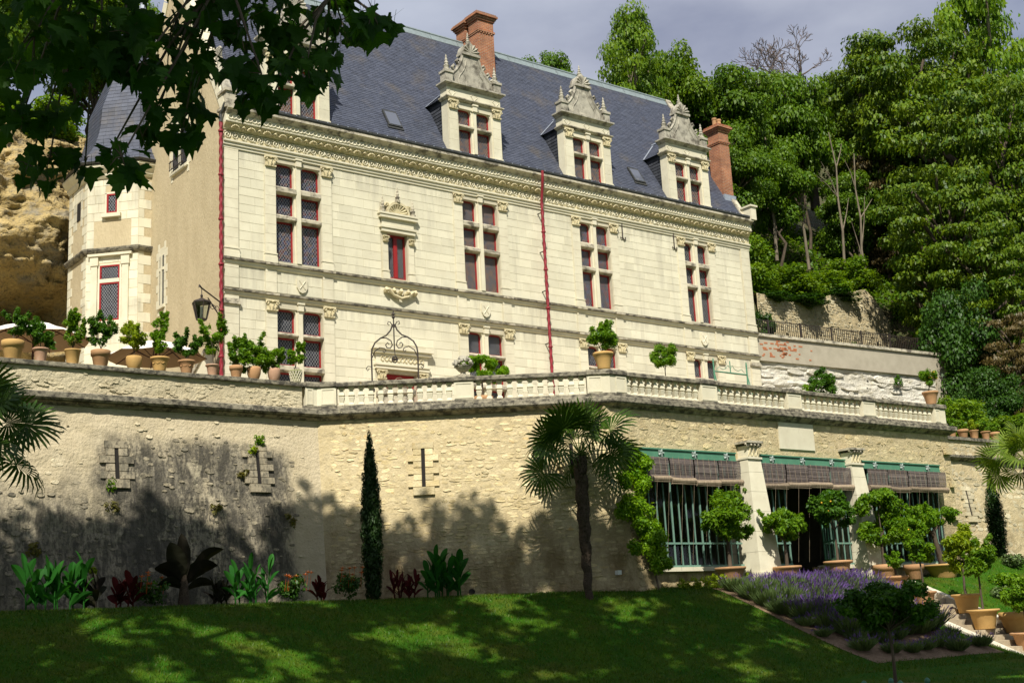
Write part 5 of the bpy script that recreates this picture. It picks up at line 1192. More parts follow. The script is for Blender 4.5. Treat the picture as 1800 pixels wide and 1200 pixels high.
def tree_proto(name, label, cat, group, w, h, zc, n, leaves, size, kind, lm, bark, seed, tr=.16, **kw):
    """tapered trunk, limbs reaching into the crown, crown of leaf sprays"""
    r = random.Random(seed); t = thing(name, label, cat, (0,0,0), group); bl = crown_blobs(r, w, h-zc, zc, n, kind); mb = MB()
    top = Vector((r.uniform(-.2,.2)*w*.2, r.uniform(-.2,.2)*w*.2, zc+(h-zc)*.72)); pts = [Vector((0,0,-.8)), Vector((0,0,0)), Vector((r.uniform(-.1,.1), r.uniform(-.1,.1), zc*.6)), Vector((top.x*.4, top.y*.4, zc)), top]
    mb.tube(pts, [tr*1.4, tr*1.2, tr*.95, tr*.8, tr*.2], 8, False)
    for i, b_ in enumerate(bl):
        if i % 2 == 0 or len(bl) < 26: z = min(max(zc*.75, b_[2]-.2*w), top.z*.96); f = max(0, (z-zc)/(top.z-zc+1e-6)); limb(mb, (top.x*f, top.y*f, z), b_[:3], tr*.42*(1-.55*f), .015, seed*50+i)
    mb.build('trunk', bark, t, True); V, tn = foliage(bl, leaves, size, seed, **kw); leafpart('crown', V, tn, lm, t); return remember(t)
# ------------------------------------------------------------------ hillside trees
PR = {
 'broad': [tree_proto('broadleaf_tree', '', 'tree', 'trees on the hillside', 1, 1, .28, 50, 30000, .0225, 'round', L_['forest'], M['bark'], 21, tr=.018, up=.7),
           tree_proto('broadleaf_tree', '', 'tree', 'trees on the hillside', 1, 1, .30, 54, 30000, .022, 'round', L_['forest2'], M['bark'], 22, tr=.016, up=.7)],
 'chest': [tree_proto('chestnut_tree', '', 'tree', 'trees on the hillside', 1, 1, .10, 84, 32000, .0235, 'tier', L_['chestnut'], M['bark'], 23, tr=.02, up=1.3, droop=.25, shell=.1),
           tree_proto('chestnut_tree', '', 'tree', 'trees on the hillside', 1, 1, .06, 80, 32000, .024, 'tier', L_['chestnut'], M['bark'], 24, tr=.02, up=1.3, droop=.25, shell=.1)],
 'tall':  [tree_proto('ash_tree', '', 'tree', 'trees on the hillside', 1, 1, .25, 56, 20000, .021, 'tall', L_['forest2'], M['palebark'], 25, tr=.014, up=.5)],
 'dark':  [tree_proto('dark_tree', '', 'tree', 'trees on the hillside', 1, 1, .05, 56, 26000, .024, 'round', L_['deep'], M['bark'], 26, tr=.02, up=.8, droop=.4)],
 'brown': [tree_proto('withered_tree', '', 'tree', 'trees on the hillside', 1, 1, .08, 60, 16000, .026, 'tier', L_['brown'], M['bark'], 27, tr=.02, up=.4, droop=1.2, shell=.3)],
 'shrub': [tree_proto('shrub', '', 'shrub', 'shrubs on the slope', 1, 1, .0, 56, 12000, .036, 'round', L_['forest2'], M['bark'], 28, tr=.012, up=.7)],
 'shrubdark': [tree_proto('shrub', '', 'shrub', 'shrubs on the slope', 1, 1, .0, 40, 8000, .045, 'round', L_['deep'], M['bark'], 29, tr=.012, up=.7)],
}
USED = set()
def plant(kind, x, y, z, w, h, label, i=0):
    p = PR[kind][i % len(PR[kind])]; key = (kind, i % len(PR[kind])); sc = (w, w, h)
    if key in USED: return copy_thing(p, (x,y,z), rnd.uniform(0,6.28), sc, label)
    USED.add(key); place(p, (x,y,z), rnd.uniform(0,6.28), sc); p['label'] = label; return p
for a in [
 ('broad', 27.5, 16, 27.5, 4.6, 7.6, 'small treetop just showing over the slate ridge right of the big chimney', 0),
 ('tall', 33.0, 14, 23.5, 5.6, 14.2, 'loose tree with bare twig tips behind the right part of the ridge', 0),
 ('broad', 38.5, 17, 26.5, 7.0, 12.0, 'rounded bright tree behind the rightmost dormer', 1),
 ('broad', 42.0, 15, 24.6, 7.4, 12.8, 'dense green tree above the right chimney pots', 0),
 ('broad', 48.6, 18, 27.0, 7.2, 12.2, 'green tree on the skyline left of the bare dead tree', 1),
 ('broad', 48.9, 15, 24.4, 6.2, 14.2, 'tall green tree at the foot of the bare dead tree', 0),
 ('broad', 57.5, 18, 27.5, 8.0, 13.6, 'green tree on the skyline right of the bare dead tree', 1),
 ('chest', 56.5, 14, 24.0, 7.6, 16.2, 'yellowish chestnut left of the highest chestnut crown', 1),
 ('chest', 54.8, 10, 21.0, 8.4, 19.6, 'highest chestnut, its yellow-tipped crown cut against the sky', 0),
 ('chest', 53.4, 6, 17.8, 8.0, 17.6, 'chestnut with drooping yellow sprays under the tall ash', 1),
 ('chest', 45.2, 2.4, 12.2, 6.8, 13.8, 'nearest chestnut with bright drooping sprays right of the ruined wall', 0),
 ('tall', 61.5, 8, 21.0, 9.0, 24.5, 'tall airy ash rising to the top right corner', 0),
 ('chest', 50.6, 1.8, 14.0, 7.4, 18.2, 'chestnut at the right border of the wood', 0),
 ('chest', 44.6, -.2, 10.6, 5.6, 11.4, 'dark shaded tree above the brown withered one', 0),
 ('brown', 41.2, -3.2, 9.4, 3.8, 6.4, 'withered brown tree hanging over the right garden wall', 0),
 ('dark', 39.6, -1.2, 9.6, 4.6, 9.0, 'dark leafy tree just right of the white quarry wall', 0),
 ('dark', 36.9, -4.0, 8.6, 3.4, 4.6, 'low dark tree behind the small pots on the right wall', 0),
 ('brown', 53.4, 12, 23.0, 5.0, 9.2, 'dark brownish conifer in the middle of the wood', 0),
 ('dark', 49.6, 5.0, 15.0, 5.0, 8.0, 'dark tree against the right end of the ruined wall', 0),
 ('broad', 43.5, 13, 23.0, 5.0, 8.6, 'dark undergrowth tree behind the shrubs above the ruin', 0),
 ('broad', 38.8, 12.6, 22.6, 5.4, 9.0, 'dark undergrowth tree just right of the house corner', 0),
 ('broad', 50.8, 12.5, 22.2, 5.0, 8.6, 'dark undergrowth tree behind the two pale trunks', 0),
 ('dark', 57.0, 9, 19.5, 6.0, 10.0, 'dark tree low in the wood under the highest chestnut', 0),
 ('dark', 49.5, -2, 9.0, 6.0, 9.0, 'dark tree in the lower right of the wood', 0),
 ('broad', -5.0, 16, 22.8, 6.0, 9.5, 'bright green tree behind the hanging plane leaves at far left', 0),
 ('broad', .8, 19, 26, 6.0, 8.5, 'green tree on the slope behind the turret', 1),
 ('broad', -10.0, 15, 22, 7.0, 11, 'green tree at the left border above the cliff', 1),
 ('broad', -3.2, 18.5, 21.5, 6.5, 11, 'leafy tree just left of the turret roof above the cliff', 0),
 ('broad', 2.8, 20.5, 25, 6.5, 9.5, 'leafy tree behind the turret roof apex', 1),
 ('broad', -7.8, 19, 22, 7, 13, 'tall leafy tree above the cliff at the left', 0),
 ('shrub', 36.6, 9.6, 18.9, 3.6, 4.2, 'pale green bush against the house corner above the ruin', 0),
 ('shrub', 39.6, 9.3, 19.0, 4.0, 2.6, 'bush over the middle of the ruined wall', 0),
 ('shrub', 42.8, 9.3, 19.3, 3.8, 2.4, 'bush with yellowish flowers right over the ruined wall', 0),
 ('shrub', 45.8, 9.6, 19.8, 4.2, 3.2, 'bush at the highest corner of the ruined wall', 0),
 ('shrubdark', 36.9, 8.4, 18.75, 2.6, .8, 'ivy cap on the left half of the ruined wall', 0),
 ('shrubdark', 39.4, 8.4, 18.7, 3.6, 1.0, 'ivy cap on the middle of the ruined wall', 0),
 ('shrubdark', 42.9, 8.5, 19.5, 3.2, .9, 'ivy cap below the high corner of the ruined wall', 0),
 ('shrub', 48.6, 7.6, 16.8, 3.0, 3.8, 'shrub leaning on the broken right end of the ruined wall', 0),
 ('shrubdark', 31.6, 4.6, 14.5, 1.6, 2.4, 'shrub behind the railing next to the house corner', 0),
 ('shrub', 37.0, 7.2, 14.9, 1.0, 1.6, 'shrub at the foot of the ruined wall, left one behind the railing', 0),
 ('shrub', 42.4, 7.2, 14.9, 1.3, 2.0, 'tall weeds bush at the foot of the ruined wall, right one behind the railing', 0),
 ('shrubdark', 47.0, 4.0, 14.2, 2.2, 1.8, 'dark bush behind the right end of the railing', 0),
 ('shrub', 33.4, -4.6, 8.2, 3.2, 2.8, 'leafy shrub behind the leftmost small pots of the right wall', 0),
 ('shrub', 36.4, -5.4, 8.2, 3.2, 2.0, 'leafy shrub behind the rightmost small pots of the right wall', 0),
 ('shrub', -1.6, 14.4, 22.2, 4.2, 2.6, 'bright shrub on the grassy slope left of the turret roof', 0),
]: plant(*a)
# bare tree against the sky and two pale trunks
def bare(name, label, x, y, z, h, spread, seed, m, depth=5, r0=.16, lean=.0):
    t = thing(name, label, 'tree', (x,y,z)); mb = MB(); r = random.Random(seed); tw = MB()
    def grow(p, d, L, rad, lev):
        q = p; pts = [p]; n = 3
        for i in range(n): d = (d+Vector((r.gauss(0,.16), r.gauss(0,.16), r.gauss(.03,.1)))).normalized(); q = q+d*L/n; pts.append(q)
        (mb if lev > 2 else tw).tube(pts, [max(.018,rad*(1-.14*i)) for i in range(n+1)], 6 if lev > 2 else 4, False)
        if lev == 0: return
        for k in range(r.choice((2,3,3)) if lev < depth else 4):
            a = Vector((r.gauss(0,1), r.gauss(0,1), r.gauss(.25,.5))).normalized(); grow(pts[-1 if k < 2 else 2], (d*.75+a*spread).normalized(), L*r.uniform(.62,.8), rad*.58, lev-1)
    base = Vector((x,y,z)); th = h*.42; k = [base-VZ*.5, base+Vector((lean*.4,0,th*.5)), base+Vector((lean,0,th))]; mb.tube(k, [r0*1.2, r0, r0*.8], 8, False)
    grow(k[-1], Vector((lean*.2,0,1)).normalized(), h*.2, r0*.75, depth); mb.build('trunk', m, t, True); tw.build('twig', m, t); return t
bare('dead_tree', 'leafless dead tree with branching grey twigs against the sky', 51.4, 16, 29.5, 12.6, .62, 5, M['deadwood'], 6, .28)
def stem(label, pts, r0, r1, forks, m=None):
    t = thing('bare_trunk', label, 'tree trunk', pts[0]); mb = MB(); P = [Vector(p) for p in pts]; n = len(P)-1
    mb.tube(P, [r0+(r1-r0)*i/n for i in range(n+1)], 7, False); mb.build('trunk', M['palebark'], t, True); f = MB()
    for i, d in forks: f.tube([P[i], P[i]+Vector(d)*.5+Vector((.1,0,.1)), P[i]+Vector(d)], [r1*1.3, r1, r1*.4], 5, False)
    f.build('branch', M['palebark'], t, True)
stem('pale slender trunk that curves outward at its foot, left of two', [(47.9,10.6,21.2),(47.2,10.6,22.0),(46.7,10.6,23.2),(46.9,10.6,25.2),(46.8,10.6,27.4),(47.0,10.6,29.5),(46.6,10.6,31.8)], .12, .035, [(4,(-1.3,0,2.2)),(3,(1.0,0,2.4)),(5,(1.1,.2,1.9)),(4,(-2.0,0,1.2))])
stem('pale slender trunk with a side stem, right of two', [(48.4,10.6,21.0),(48.7,10.6,22.6),(48.6,10.6,24.2),(48.9,10.6,26.4),(48.7,10.6,28.4),(49.0,10.6,30.8)], .105, .035, [(1,(-.8,0,3.4)),(2,(1.0,0,3.8)),(3,(1.6,.1,1.6)),(4,(-.8,0,1.8))])
stem('straight thin grey trunk standing in the wood above the house corner', [(43.2,13,23.4),(43.3,13,26),(43.2,13,29),(43.3,13,32)], .12, .05, [(2,(.8,0,1.5))])
stem('thin grey trunk standing in the wood left of the pale pair', [(45.6,12.5,23),(45.5,12.5,26),(45.7,12.5,29.5)], .11, .05, [(1,(.6,0,2.0))])
# grass and ground cover on the slopes (nobody could count it)
def cover(name, n, box, hf, size, lm, seed, ok=lambda x, y: True, lift=.1):
    rg = np.random.default_rng(seed); P = []
    while len(P) < n:
        x = rg.uniform(*box[:2]); y = rg.uniform(*box[2:])
        if ok(x, y): P.append((x, y, hf(x, y)+rg.uniform(0, lift)))
    P = np.array(P); N = rg.normal(size=(n,3))*.6+np.array([0,-.3,.8]); N /= np.linalg.norm(N,axis=1)[:,None]; T = rg.normal(size=(n,3))+np.array([0,0,.8]); T -= N*(T*N).sum(1)[:,None]; T /= np.linalg.norm(T,axis=1)[:,None]; S = np.cross(N,T); s = size*rg.uniform(.5,1.4,n)[:,None]
    V = np.stack([P-T*s*.5, P+S*s*.3, P+T*s*.6, P-S*s*.3],1).reshape(-1,3); t = .5+.3*np.array([noise.noise(Vector(p)*.7) for p in P])+rg.normal(0,.2,n); o = link(name, np_mesh(name, V, t, lm)); o['kind'] = 'stuff'
cover('hillside_grass', 9000, (-6,5,12.6,18), lambda x, y: HILL(x,y), .3, L_['gold'], 31, lift=.35)
cover('ground_cover', 12000, (34,62,8.6,18), lambda x, y: HILL(x,y), .32, L_['forest'], 32, lift=.6)
cover('ground_cover', 5000, (39,60,-4.5,8), lambda x, y: HILL(x,y), .32, L_['deep'], 33, lift=.6)
cover('ground_cover', 800, (26,46,1.3,6.5), lambda x, y: HILL(x,y), .25, L_['dry'], 34, lift=.5)
# tall plane trees standing round the viewpoint: they shade the lawn and the foot of the walls
def shade_points():
    """places on the lawn and the lower walls that the photograph shows in leaf shade"""
    r = random.Random(77); out = []
    while len(out) < 390:
        k = r.random()
        if k < .20:
            x = r.uniform(-13, 7.4); y = facez_y(x); top = 4.15+.35*noise.noise(Vector((x*.9,0,0)))
            if -2.5 < x < -.5 or noise.noise(Vector((x*1.1,9,0))) > (.20 if x < 0 else .42): continue
            if x > .5: top = 4.45+.9*math.exp(-((x-3.0)/.55)**2)+.75*math.exp(-((x-5.3)/.7)**2)-.5*sst(6.2,7.4,x)
            out.append((x, y, r.uniform(2.6, top)))
        elif k < .80:
            x = r.uniform(-15, 9.6); y = r.uniform(-18.5, -7.6)
            if y > crest(x)+1.2 or noise.noise(Vector((x*.55+3, y*.8, 5))) > .35: continue
            out.append((x, y, G(x,y)))
        elif k < .90: x = r.uniform(9.2, 15.0); y = r.uniform(-19, -13.9-.12*(x-9)); out.append((x, y, G(x,y)))
        else: x = r.uniform(1.5, 9); y = r.uniform(-24.5,-18); out.append((x, y, r.uniform(0, 2)))
    return out
def facez_y(x): return -5.7 if x < .6 else -5.7-5.0*(x-.6)/7
def clear(p, rad):
    """true where a leaf spray stays above or beside what the photograph shows"""
    d = p-Vector(cam.matrix_world.translation); h = math.hypot(d.x, d.y); az = math.degrees(math.atan2(d.x, d.y)); el = math.degrees(math.atan2(d.z-rad, h)); return az < 8 or az > 70 or el > 32
SPRAY = []
rs = random.Random(5)
for P in shade_points():
    for tr_ in range(12):
        z = rs.uniform(15.5, 25); t_ = (z-P[2])/sdir.z; q = Vector(P)+sdir*t_; rad = rs.uniform(.75,1.25)
        if clear(q, rad): SPRAY.append((q, rad)); break
for k in range(6):       # leaves over the low branch itself
    q = Vector((-14.2+rs.uniform(-1.2,1.2), -29.6+rs.uniform(-1,1), 6))+sdir*rs.uniform(9,20); SPRAY.append((q, rs.uniform(.8,1.2)))
TRK = [('old spreading plane tree left of the lawn, its low leaves hanging in at upper left', -22.0, -24.5), ('old plane tree behind the viewpoint on the left', -25.0, -38.5), ('plane tree behind the viewpoint on the right', 6.0, -36.5)]
def big_plane(i):
    label, x, y = TRK[i]; t = thing('plane_tree', label, 'tree', (x,y,0), 'plane trees around the lawn'); mb = MB(); r = random.Random(60+i); zt = 9.5
    mine = [s for s in SPRAY if min(range(3), key=lambda k: (s[0].x-TRK[k][1])**2+(s[0].y-TRK[k][2])**2) == i]
    mb.tube([(x,y,-.5),(x,y,.3),(x+.1,y,3),(x-.1,y+.1,6),(x,y,zt),(x,y,15),(x+.2,y,20)], [.85,.62,.52,.48,.42,.25,.08], 12, False)
    for k in range(14): a = k*2.4; mine.append((Vector((x+4*math.cos(a)*r.uniform(.4,1), y+4*math.sin(a)*r.uniform(.4,1), r.uniform(14,23))), 1.2))
    mine = [m for m in mine if clear(m[0], m[1])]
    cl = [m[0] for m in mine[::14]]
    for c in cl: k = Vector((x,y,zt+2)); e = k.lerp(c,.5)+VZ*2.5; mb.tube([k-VZ*2, k+VZ*1.2, e, c], [.26,.22,.15,.05], 7, False)
    for j, (c, q) in enumerate(mine):
        if j % 3 == 0 and cl: n_ = min(cl, key=lambda w: (w-c).length); limb(mb, n_, c, .05, .015, 900+j, n=3, sides=5)
    mb.build('trunk', M['palebark'], t, True); V, tn = foliage([(c.x,c.y,c.z,q,q,q*.7) for c, q in mine], 95*len(mine), .44, 70+i, up=.5, shell=.2); leafpart('crown', V, tn, L_['plane'], t); return t
PLA = big_plane(0); big_plane(1); big_plane(2)
for k, (x, y) in enumerate(((34,-42),(42,-38),(50,-44),(27,-50),(60,-40),(44,-54))): plant('broad', x, y, 0, 10, 17, 'unseen reflection tree, number %d from the path' % (k+1) if False else ('unseen tree added for the orangery glass to reflect, %s' % ('nearest','second','third','fourth','fifth','last')[k]), k)  # unseen trees added to darken the reflection in the orangery panes
# the low branch with its lobed leaves
LP = [(0,0),(.10,.06),(.30,.02),(.42,.10),(.34,.18),(.46,.34),(.30,.36),(.22,.44),(.24,.58),(.12,.60),(.06,.80),(0,.98)]
def plane_leaf(seed):
    r = random.Random(seed); m = MB(); o = LP[:-1]+[LP[-1]]+[(-x,y) for x,y in LP[-2:0:-1]]
    vs = [(x*(1+r.uniform(-.10,.10)), y*(1+r.uniform(-.06,.06)), -.30*x*x-.25*(y-.3)**2+r.uniform(-.02,.02)+.10*abs(x)) for x, y in o]; c = len(vs)
    vs.append((0,.32,.05)); m.add(vs, [(i, (i+1) % c, c) for i in range(c)]); m.tone = .3
    m.add([(-.008,0,0),(.008,0,0),(.006,-.42,.02),(-.006,-.42,.02)], [(0,1,2,3)]); return m
LB = [(-15.16,-29.9,5.49,.38),(-14.69,-29.81,5.65,.34),(-14.19,-29.75,5.81,.37),(-13.65,-29.71,6.01,.38),(-13.15,-29.64,6.14,.36),(-12.7,-29.56,6.39,.26),(-13.39,-31.14,5.56,.13),(-13.12,-30.88,5.7,.07),(-14.92,-28.88,5.37,.27),(-14.62,-28.57,5.24,.2),(-14.63,-28.08,5.31,.13),(-14.28,-28.02,5.88,.14),(-14.51,-30.05,5.39,.16),(-14.25,-29.71,5.26,.14),(-13.96,-29.42,5.23,.15),(-13.78,-29.15,5.56,.19),(-13.62,-28.89,5.98,.18),(-13.82,-30.4,5.34,.2),(-13.41,-30.28,5.57,.18),(-13.41,-29.76,5.51,.12),(-13.38,-29.33,5.7,.13),(-12.78,-29.38,5.99,.1),(-14.6,-29.96,4.75,.15),(-14.54,-29.55,4.92,.1),(-14.23,-29.36,5.17,.14),(-14.41,-28.71,5.16,.07),(-14.52,-28.45,6.28,.23),(-14.74,-27.75,6.22,.2),(-14.58,-30.04,5.58,.2),
      (-15.2,-29.9,6.25,.45),(-14.4,-29.9,6.5,.45),(-13.6,-29.8,6.7,.45),(-12.9,-29.7,6.9,.4)]
LMESH = []
for k in range(8): LMESH.append(plane_leaf(k).mesh('leaf', L_['plane'])); LMESH[-1].attributes['tone'].data.foreach_set('value', [rnd.uniform(.05,.75)]*len(LMESH[-1].polygons))
br = MB(); hub = [Vector((-16.5,-28.6,8.6)), Vector((-15.4,-29.3,7.2)), Vector((-14.6,-29.6,6.6)), Vector((-13.8,-29.8,6.4)), Vector((-13.0,-29.9,6.35))]
br.tube([Vector((-22.0,-24.5,9.0)), Vector((-18.9,-26.6,9.6))]+hub, [.14,.10,.055,.035,.026,.018,.010], 7)
for (x,y,z,r) in LB:
    h = min(hub[1:], key=lambda q: (q-Vector((x,y,z))).length); c = Vector((x,y,z)); br.tube([h, h.lerp(c,.5)+Vector((rnd.uniform(-.06,.06),0,.07)), c, c+Vector((rnd.uniform(-.1,.1),0,-r*.5))], [.013,.010,.006,.003], 5)
    for k in range(4): d = Vector((rnd.gauss(0,1),rnd.gauss(0,1),rnd.gauss(0,1))).normalized()*r*.8; br.tube([c, c+d*.5+VZ*.02, c+d], [.005,.004,.002], 4)
brn = br.build('branch', M['bark'], PLA)
LL = []
for (x,y,z,r) in LB:
    for k in range(max(3, int(46*(r/.35)**1.8))):
        d = Vector((rnd.gauss(0,1),rnd.gauss(0,1),rnd.gauss(0,1))).normalized()*r*rnd.random()**.4; LL.append(Vector((x,y,z))+d)
cv = Vector(cam.location if False else cam.matrix_world.translation); bulk = MB()
order = sorted(range(len(LL)), key=lambda i: (LL[i]-cv).length+ (3 if LL[i].z > 6.6 else 0))
for q, i in enumerate(order):
    P = LL[i]; s = rnd.uniform(.12,.235); e = Matrix.Rotation(rnd.gauss(-.25,.75)+(PI if rnd.random() < .5 else 0),4,'Z') @ Matrix.Rotation(rnd.gauss(-1.15,.45),4,'X') @ Matrix.Rotation(rnd.gauss(0,.5),4,'Y')
    m = Matrix.Translation(P) @ e @ Matrix.Diagonal((s*1.05,s,s,1))
    if q < 300: link('leaf', LMESH[rnd.randrange(8)], brn, m)
    else: b_ = plane_leaf(q % 8); bulk.tone = rnd.uniform(.05,.75); bulk.add([m @ Vector(v) for v in b_.v], b_.f)
bulk.build('leaf_mass', L_['plane'], brn, kind='stuff')
# ------------------------------------------------------------------ pots and potted trees
def pot_mesh(mb, style, r, h):
    if style == 'rim': p = [(r*.66,0),(r*.70,.02),(r*.90,h*.62),(r*.92,h*.64),(r*1.02,h*.66),(r*1.04,h*.98),(r*.98,h),(r*.90,h),(r*.86,h*.9)]
    elif style == 'flare': p = [(r*.62,0),(r*.64,.02),(r*.84,h*.8),(r*.88,h*.84),(r*1.03,h*.88),(r*1.06,h*.97),(r*1.0,h),(r*.9,h),(r*.84,h*.9)]
    elif style == 'round': p = [(r*.62,0),(r*.72,.03),(r*.95,h*.45),(r*1.0,h*.75),(r*.96,h*.97),(r*.9,h),(r*.84,h*.95)]
    elif style == 'bowl': p = [(r*.58,0),(r*.62,h*.08),(r*.66,h*.2),(r*.80,h*.6),(r*.95,h*.82),(r*1.02,h*.86),(r*1.06,h*.92),(r*1.04,h),(r*.94,h),(r*.88,h*.9)]
    else: p = [(r*.66,0),(r*.68,.02),(r*.94,h*.9),(r*1.0,h*.93),(r*1.0,h),(r*.92,h),(r*.86,h*.9)]
    mb.lathe(p, 20)
def potted(label, x, y, z, pot=('rim', .24, .42, 'terracotta'), trunk=(.5, .025), blobs=((0,0,.3,.4,.4,.35),), n=600, leaf=.10, lm='citrus', seed=1, group=None, name='potted_tree', cat='potted plant', fruit=0, sprigs=0, stems=1, lean=(0,0), **kw):
    """blobs are relative to the top of the stem; pot, soil, stem and foliage are parts"""
    t = thing(name, label, cat, (x,y,z), group); r = random.Random(seed); st, pr, ph, pm = pot
    m = MB(); pot_mesh(m, st, pr, ph); o = link('pot', m.mesh('pot', M[pm], True), t, Matrix.Translation((x,y,z)))
    m = MB(); m.lathe([(.001,0),(pr*.86,0)], 14, (x,y,z+ph*.91), caps=False); m.build('soil', M['soil'], o if False else t)
    th, tr = trunk; B = Vector((x,y,z+ph*.9)); T = B+Vector((lean[0],lean[1],th)); m = MB()
    for s in range(stems):
        q = Vector((r.uniform(-.05,.05), r.uniform(-.05,.05), 0))*(stems > 1); m.tube([B-VZ*.05+q, B.lerp(T,.35)+Vector((r.uniform(-.04,.04),r.uniform(-.04,.04),0))+q*2, T+q*3], [tr*1.25, tr, tr*.85], 7, False)
    bl = [(T.x+b[0],T.y+b[1],T.z+b[2],b[3],b[4],b[5]) for b in blobs]
    for i, b in enumerate(bl): limb(m, T-VZ*.04, (b[0],b[1],b[2]), tr*.6, .006, seed*31+i, .08, 4, 5)
    # split each blob into sprays so the outline is uneven
    sub = []
    for b in bl:
        for k in range(9):
            d = Vector((r.gauss(0,1),r.gauss(0,1),r.gauss(0,1))).normalized(); sub.append((b[0]+d.x*b[3]*.76, b[1]+d.y*b[4]*.76, b[2]+d.z*b[5]*.76, b[3]*r.uniform(.26,.50), b[4]*r.uniform(.26,.50), b[5]*r.uniform(.26,.50)))
    for k in range(sprigs):
        b = bl[r.randrange(len(bl))]; a = r.uniform(0,6.28); e = Vector((b[0]+b[3]*.9*math.cos(a), b[1]+b[4]*.9*math.sin(a), b[2]+b[5]*r.uniform(.5,1.5))); m.tube([(b[0],b[1],b[2]), e], [.008,.004], 4)
        for q in range(3): f = .55+.22*q; sub.append((b[0]+(e.x-b[0])*f, b[1]+(e.y-b[1])*f, b[2]+(e.z-b[2])*f, .06,.06,.09))
    m.build('stem', M['bark'], t, True); V, tn = foliage(sub, int(n*5.2), leaf*.78, seed, up=.35, aspect=.23, shell=.1, droop=.25, spread=.7, **kw); leafpart('foliage', V, tn, L_[lm], t)
    if fruit:
        m = MB()
        for k in range(fruit):
            b = bl[r.randrange(len(bl))]; d = Vector((r.gauss(0,1),r.gauss(0,1)-.6,r.gauss(0,1))).normalized(); c = (b[0]+d.x*b[3]*.9, b[1]+d.y*b[4]*.9, b[2]+d.z*b[5]*.9); m.lathe([(.002,-.03),(.022,-.022),(.032,0),(.022,.022),(.002,.03)], 7, c)
        m.build('fruit', L_['lemon'], t, True)
    return t
GP = 'potted citrus trees along the left parapet'
yp = -4.86; zp = 9.03
PP = [
 (-8.02, ('rim',.27,.50,'ochrepot'), (.20,.022), ((.05,0,.28,.36,.3,.26),(.35,0,.22,.22,.2,.16)), 420, 'citrusdark', 'wide terracotta pot with a low spreading citrus, leftmost on the parapet'),
 (-7.32, ('flare',.20,.36,'pinkpot'), (.10,.02), ((0,0,.36,.28,.26,.32),(.24,0,.05,.12,.12,.16)), 420, 'citrusdark', 'pink pot with a dark citrus in front of the larger parasol'),
 (-6.50, ('plain',.21,.40,'ochrepot'), (.12,.022), ((0,0,.30,.22,.2,.26),(-.08,0,.58,.20,.18,.2),(.05,0,.86,.12,.1,.26),(.26,0,.55,.10,.1,.3)), 470, 'citrus', 'tapered ochre pot with a tall citrus sending up a leafy spire'),
 (-5.76, ('rim',.245,.45,'terracotta'), (.16,.024), ((-.06,0,.32,.32,.28,.28),(.20,0,.52,.26,.24,.26),(-.18,0,.56,.2,.18,.26)), 620, 'citrusdark', 'rimmed pot with a dense dark heart-shaped citrus before the turret window'),
 (-4.85, ('round',.215,.37,'ochrepot'), (.20,.012), ((0,0,.34,.34,.3,.26),(-.12,0,.55,.22,.2,.2)), 520, 'gold', 'rounded pot with a pale yellowish citrus over the smaller parasol'),
 (-4.13, ('bowl',.25,.40,'ochrepot'), (.16,.02), ((-.02,0,.32,.24,.22,.30),(.0,0,.72,.24,.2,.26),(.12,0,.95,.14,.12,.16)), 460, 'citrus', 'garlanded bowl-shaped pot with an open leggy citrus'),
 (-3.36, ('bowl',.225,.38,'terracotta'), (.12,.02), ((0,0,.34,.34,.3,.28),(.28,0,.42,.18,.16,.18)), 540, 'citrusdark', 'moulded pot with a round dark citrus left below the lantern'),
 (-2.60, ('flare',.185,.33,'pinkpot'), (.24,.012), ((0,0,.42,.34,.28,.3),(.22,0,.85,.22,.2,.28),(-.18,0,.78,.18,.16,.2)), 520, 'citrus', 'small pink pot with a loose bright citrus right below the lantern'),
 (-1.88, ('rim',.185,.36,'terracotta'), (.16,.016), ((0,0,.30,.30,.26,.28),(.22,0,.48,.2,.18,.2)), 480, 'citrus', 'narrow rimmed pot with a compact citrus in front of the corner pilaster'),
 (-1.33, ('round',.20,.37,'terracotta'), (.06,.02), ((0,0,.36,.42,.36,.34),(.1,.1,.62,.3,.26,.24),(-.32,.1,.1,.3,.26,.26)), 760, 'citrus', 'stained round pot almost buried in a broad leafy bush'),
 (-.70, ('round',.185,.38,'pinkpot'), (.04,.02), ((0,0,.26,.36,.3,.28),(-.32,.15,.1,.3,.26,.3),(.22,.1,.42,.2,.2,.2)), 640, 'citrus', 'whitish round pot with a low bushy shrub, second from the right end'),
 (.0, ('plain',.19,.38,'basket'), (.16,.016), ((-.04,0,.30,.30,.26,.22),(.16,0,.5,.14,.12,.16)), 420, 'citrus', 'basket-weave pale green pot with a small tree at the right end of the row'),
]
M['basket'] = mat('green_basket_glaze', (.36,.37,.18), (.28,.29,.14), 9, rough=.6, bump=.5, bscale=40)
for i, (x, pot, tr, bl, n, lm, lab) in enumerate(PP):
    o = potted(lab, x, yp, zp, pot, tr, bl, n, .105, lm, 200+i, GP, sprigs=4)
    if pot[3] == 'basket':
        m = MB()
        for k in range(14):
            for s in (-1, 1): m.tube([(x+(.135+.052*j/5)*1.02*math.cos(k*.4488+s*j*.16), yp+(.135+.052*j/5)*1.02*math.sin(k*.4488+s*j*.16), zp+.03+.31*j/5) for j in range(6)], .012, 4)
        m.build('lattice', M['trim'], o)
    if pot[0] == 'bowl':
        m = MB()
        for k in range(10):
            a = k*.628; m.tube([(x+pot[1]*(.86+.02*math.sin(j))*math.cos(a+j*.157)*.9, yp+pot[1]*.88*math.sin(a+j*.157)*.9, zp+pot[2]*(.62-.10*math.sin(j*PI/4))) for j in range(5)], .012, 4)
        m.build('garland', M[pot[3]], o)
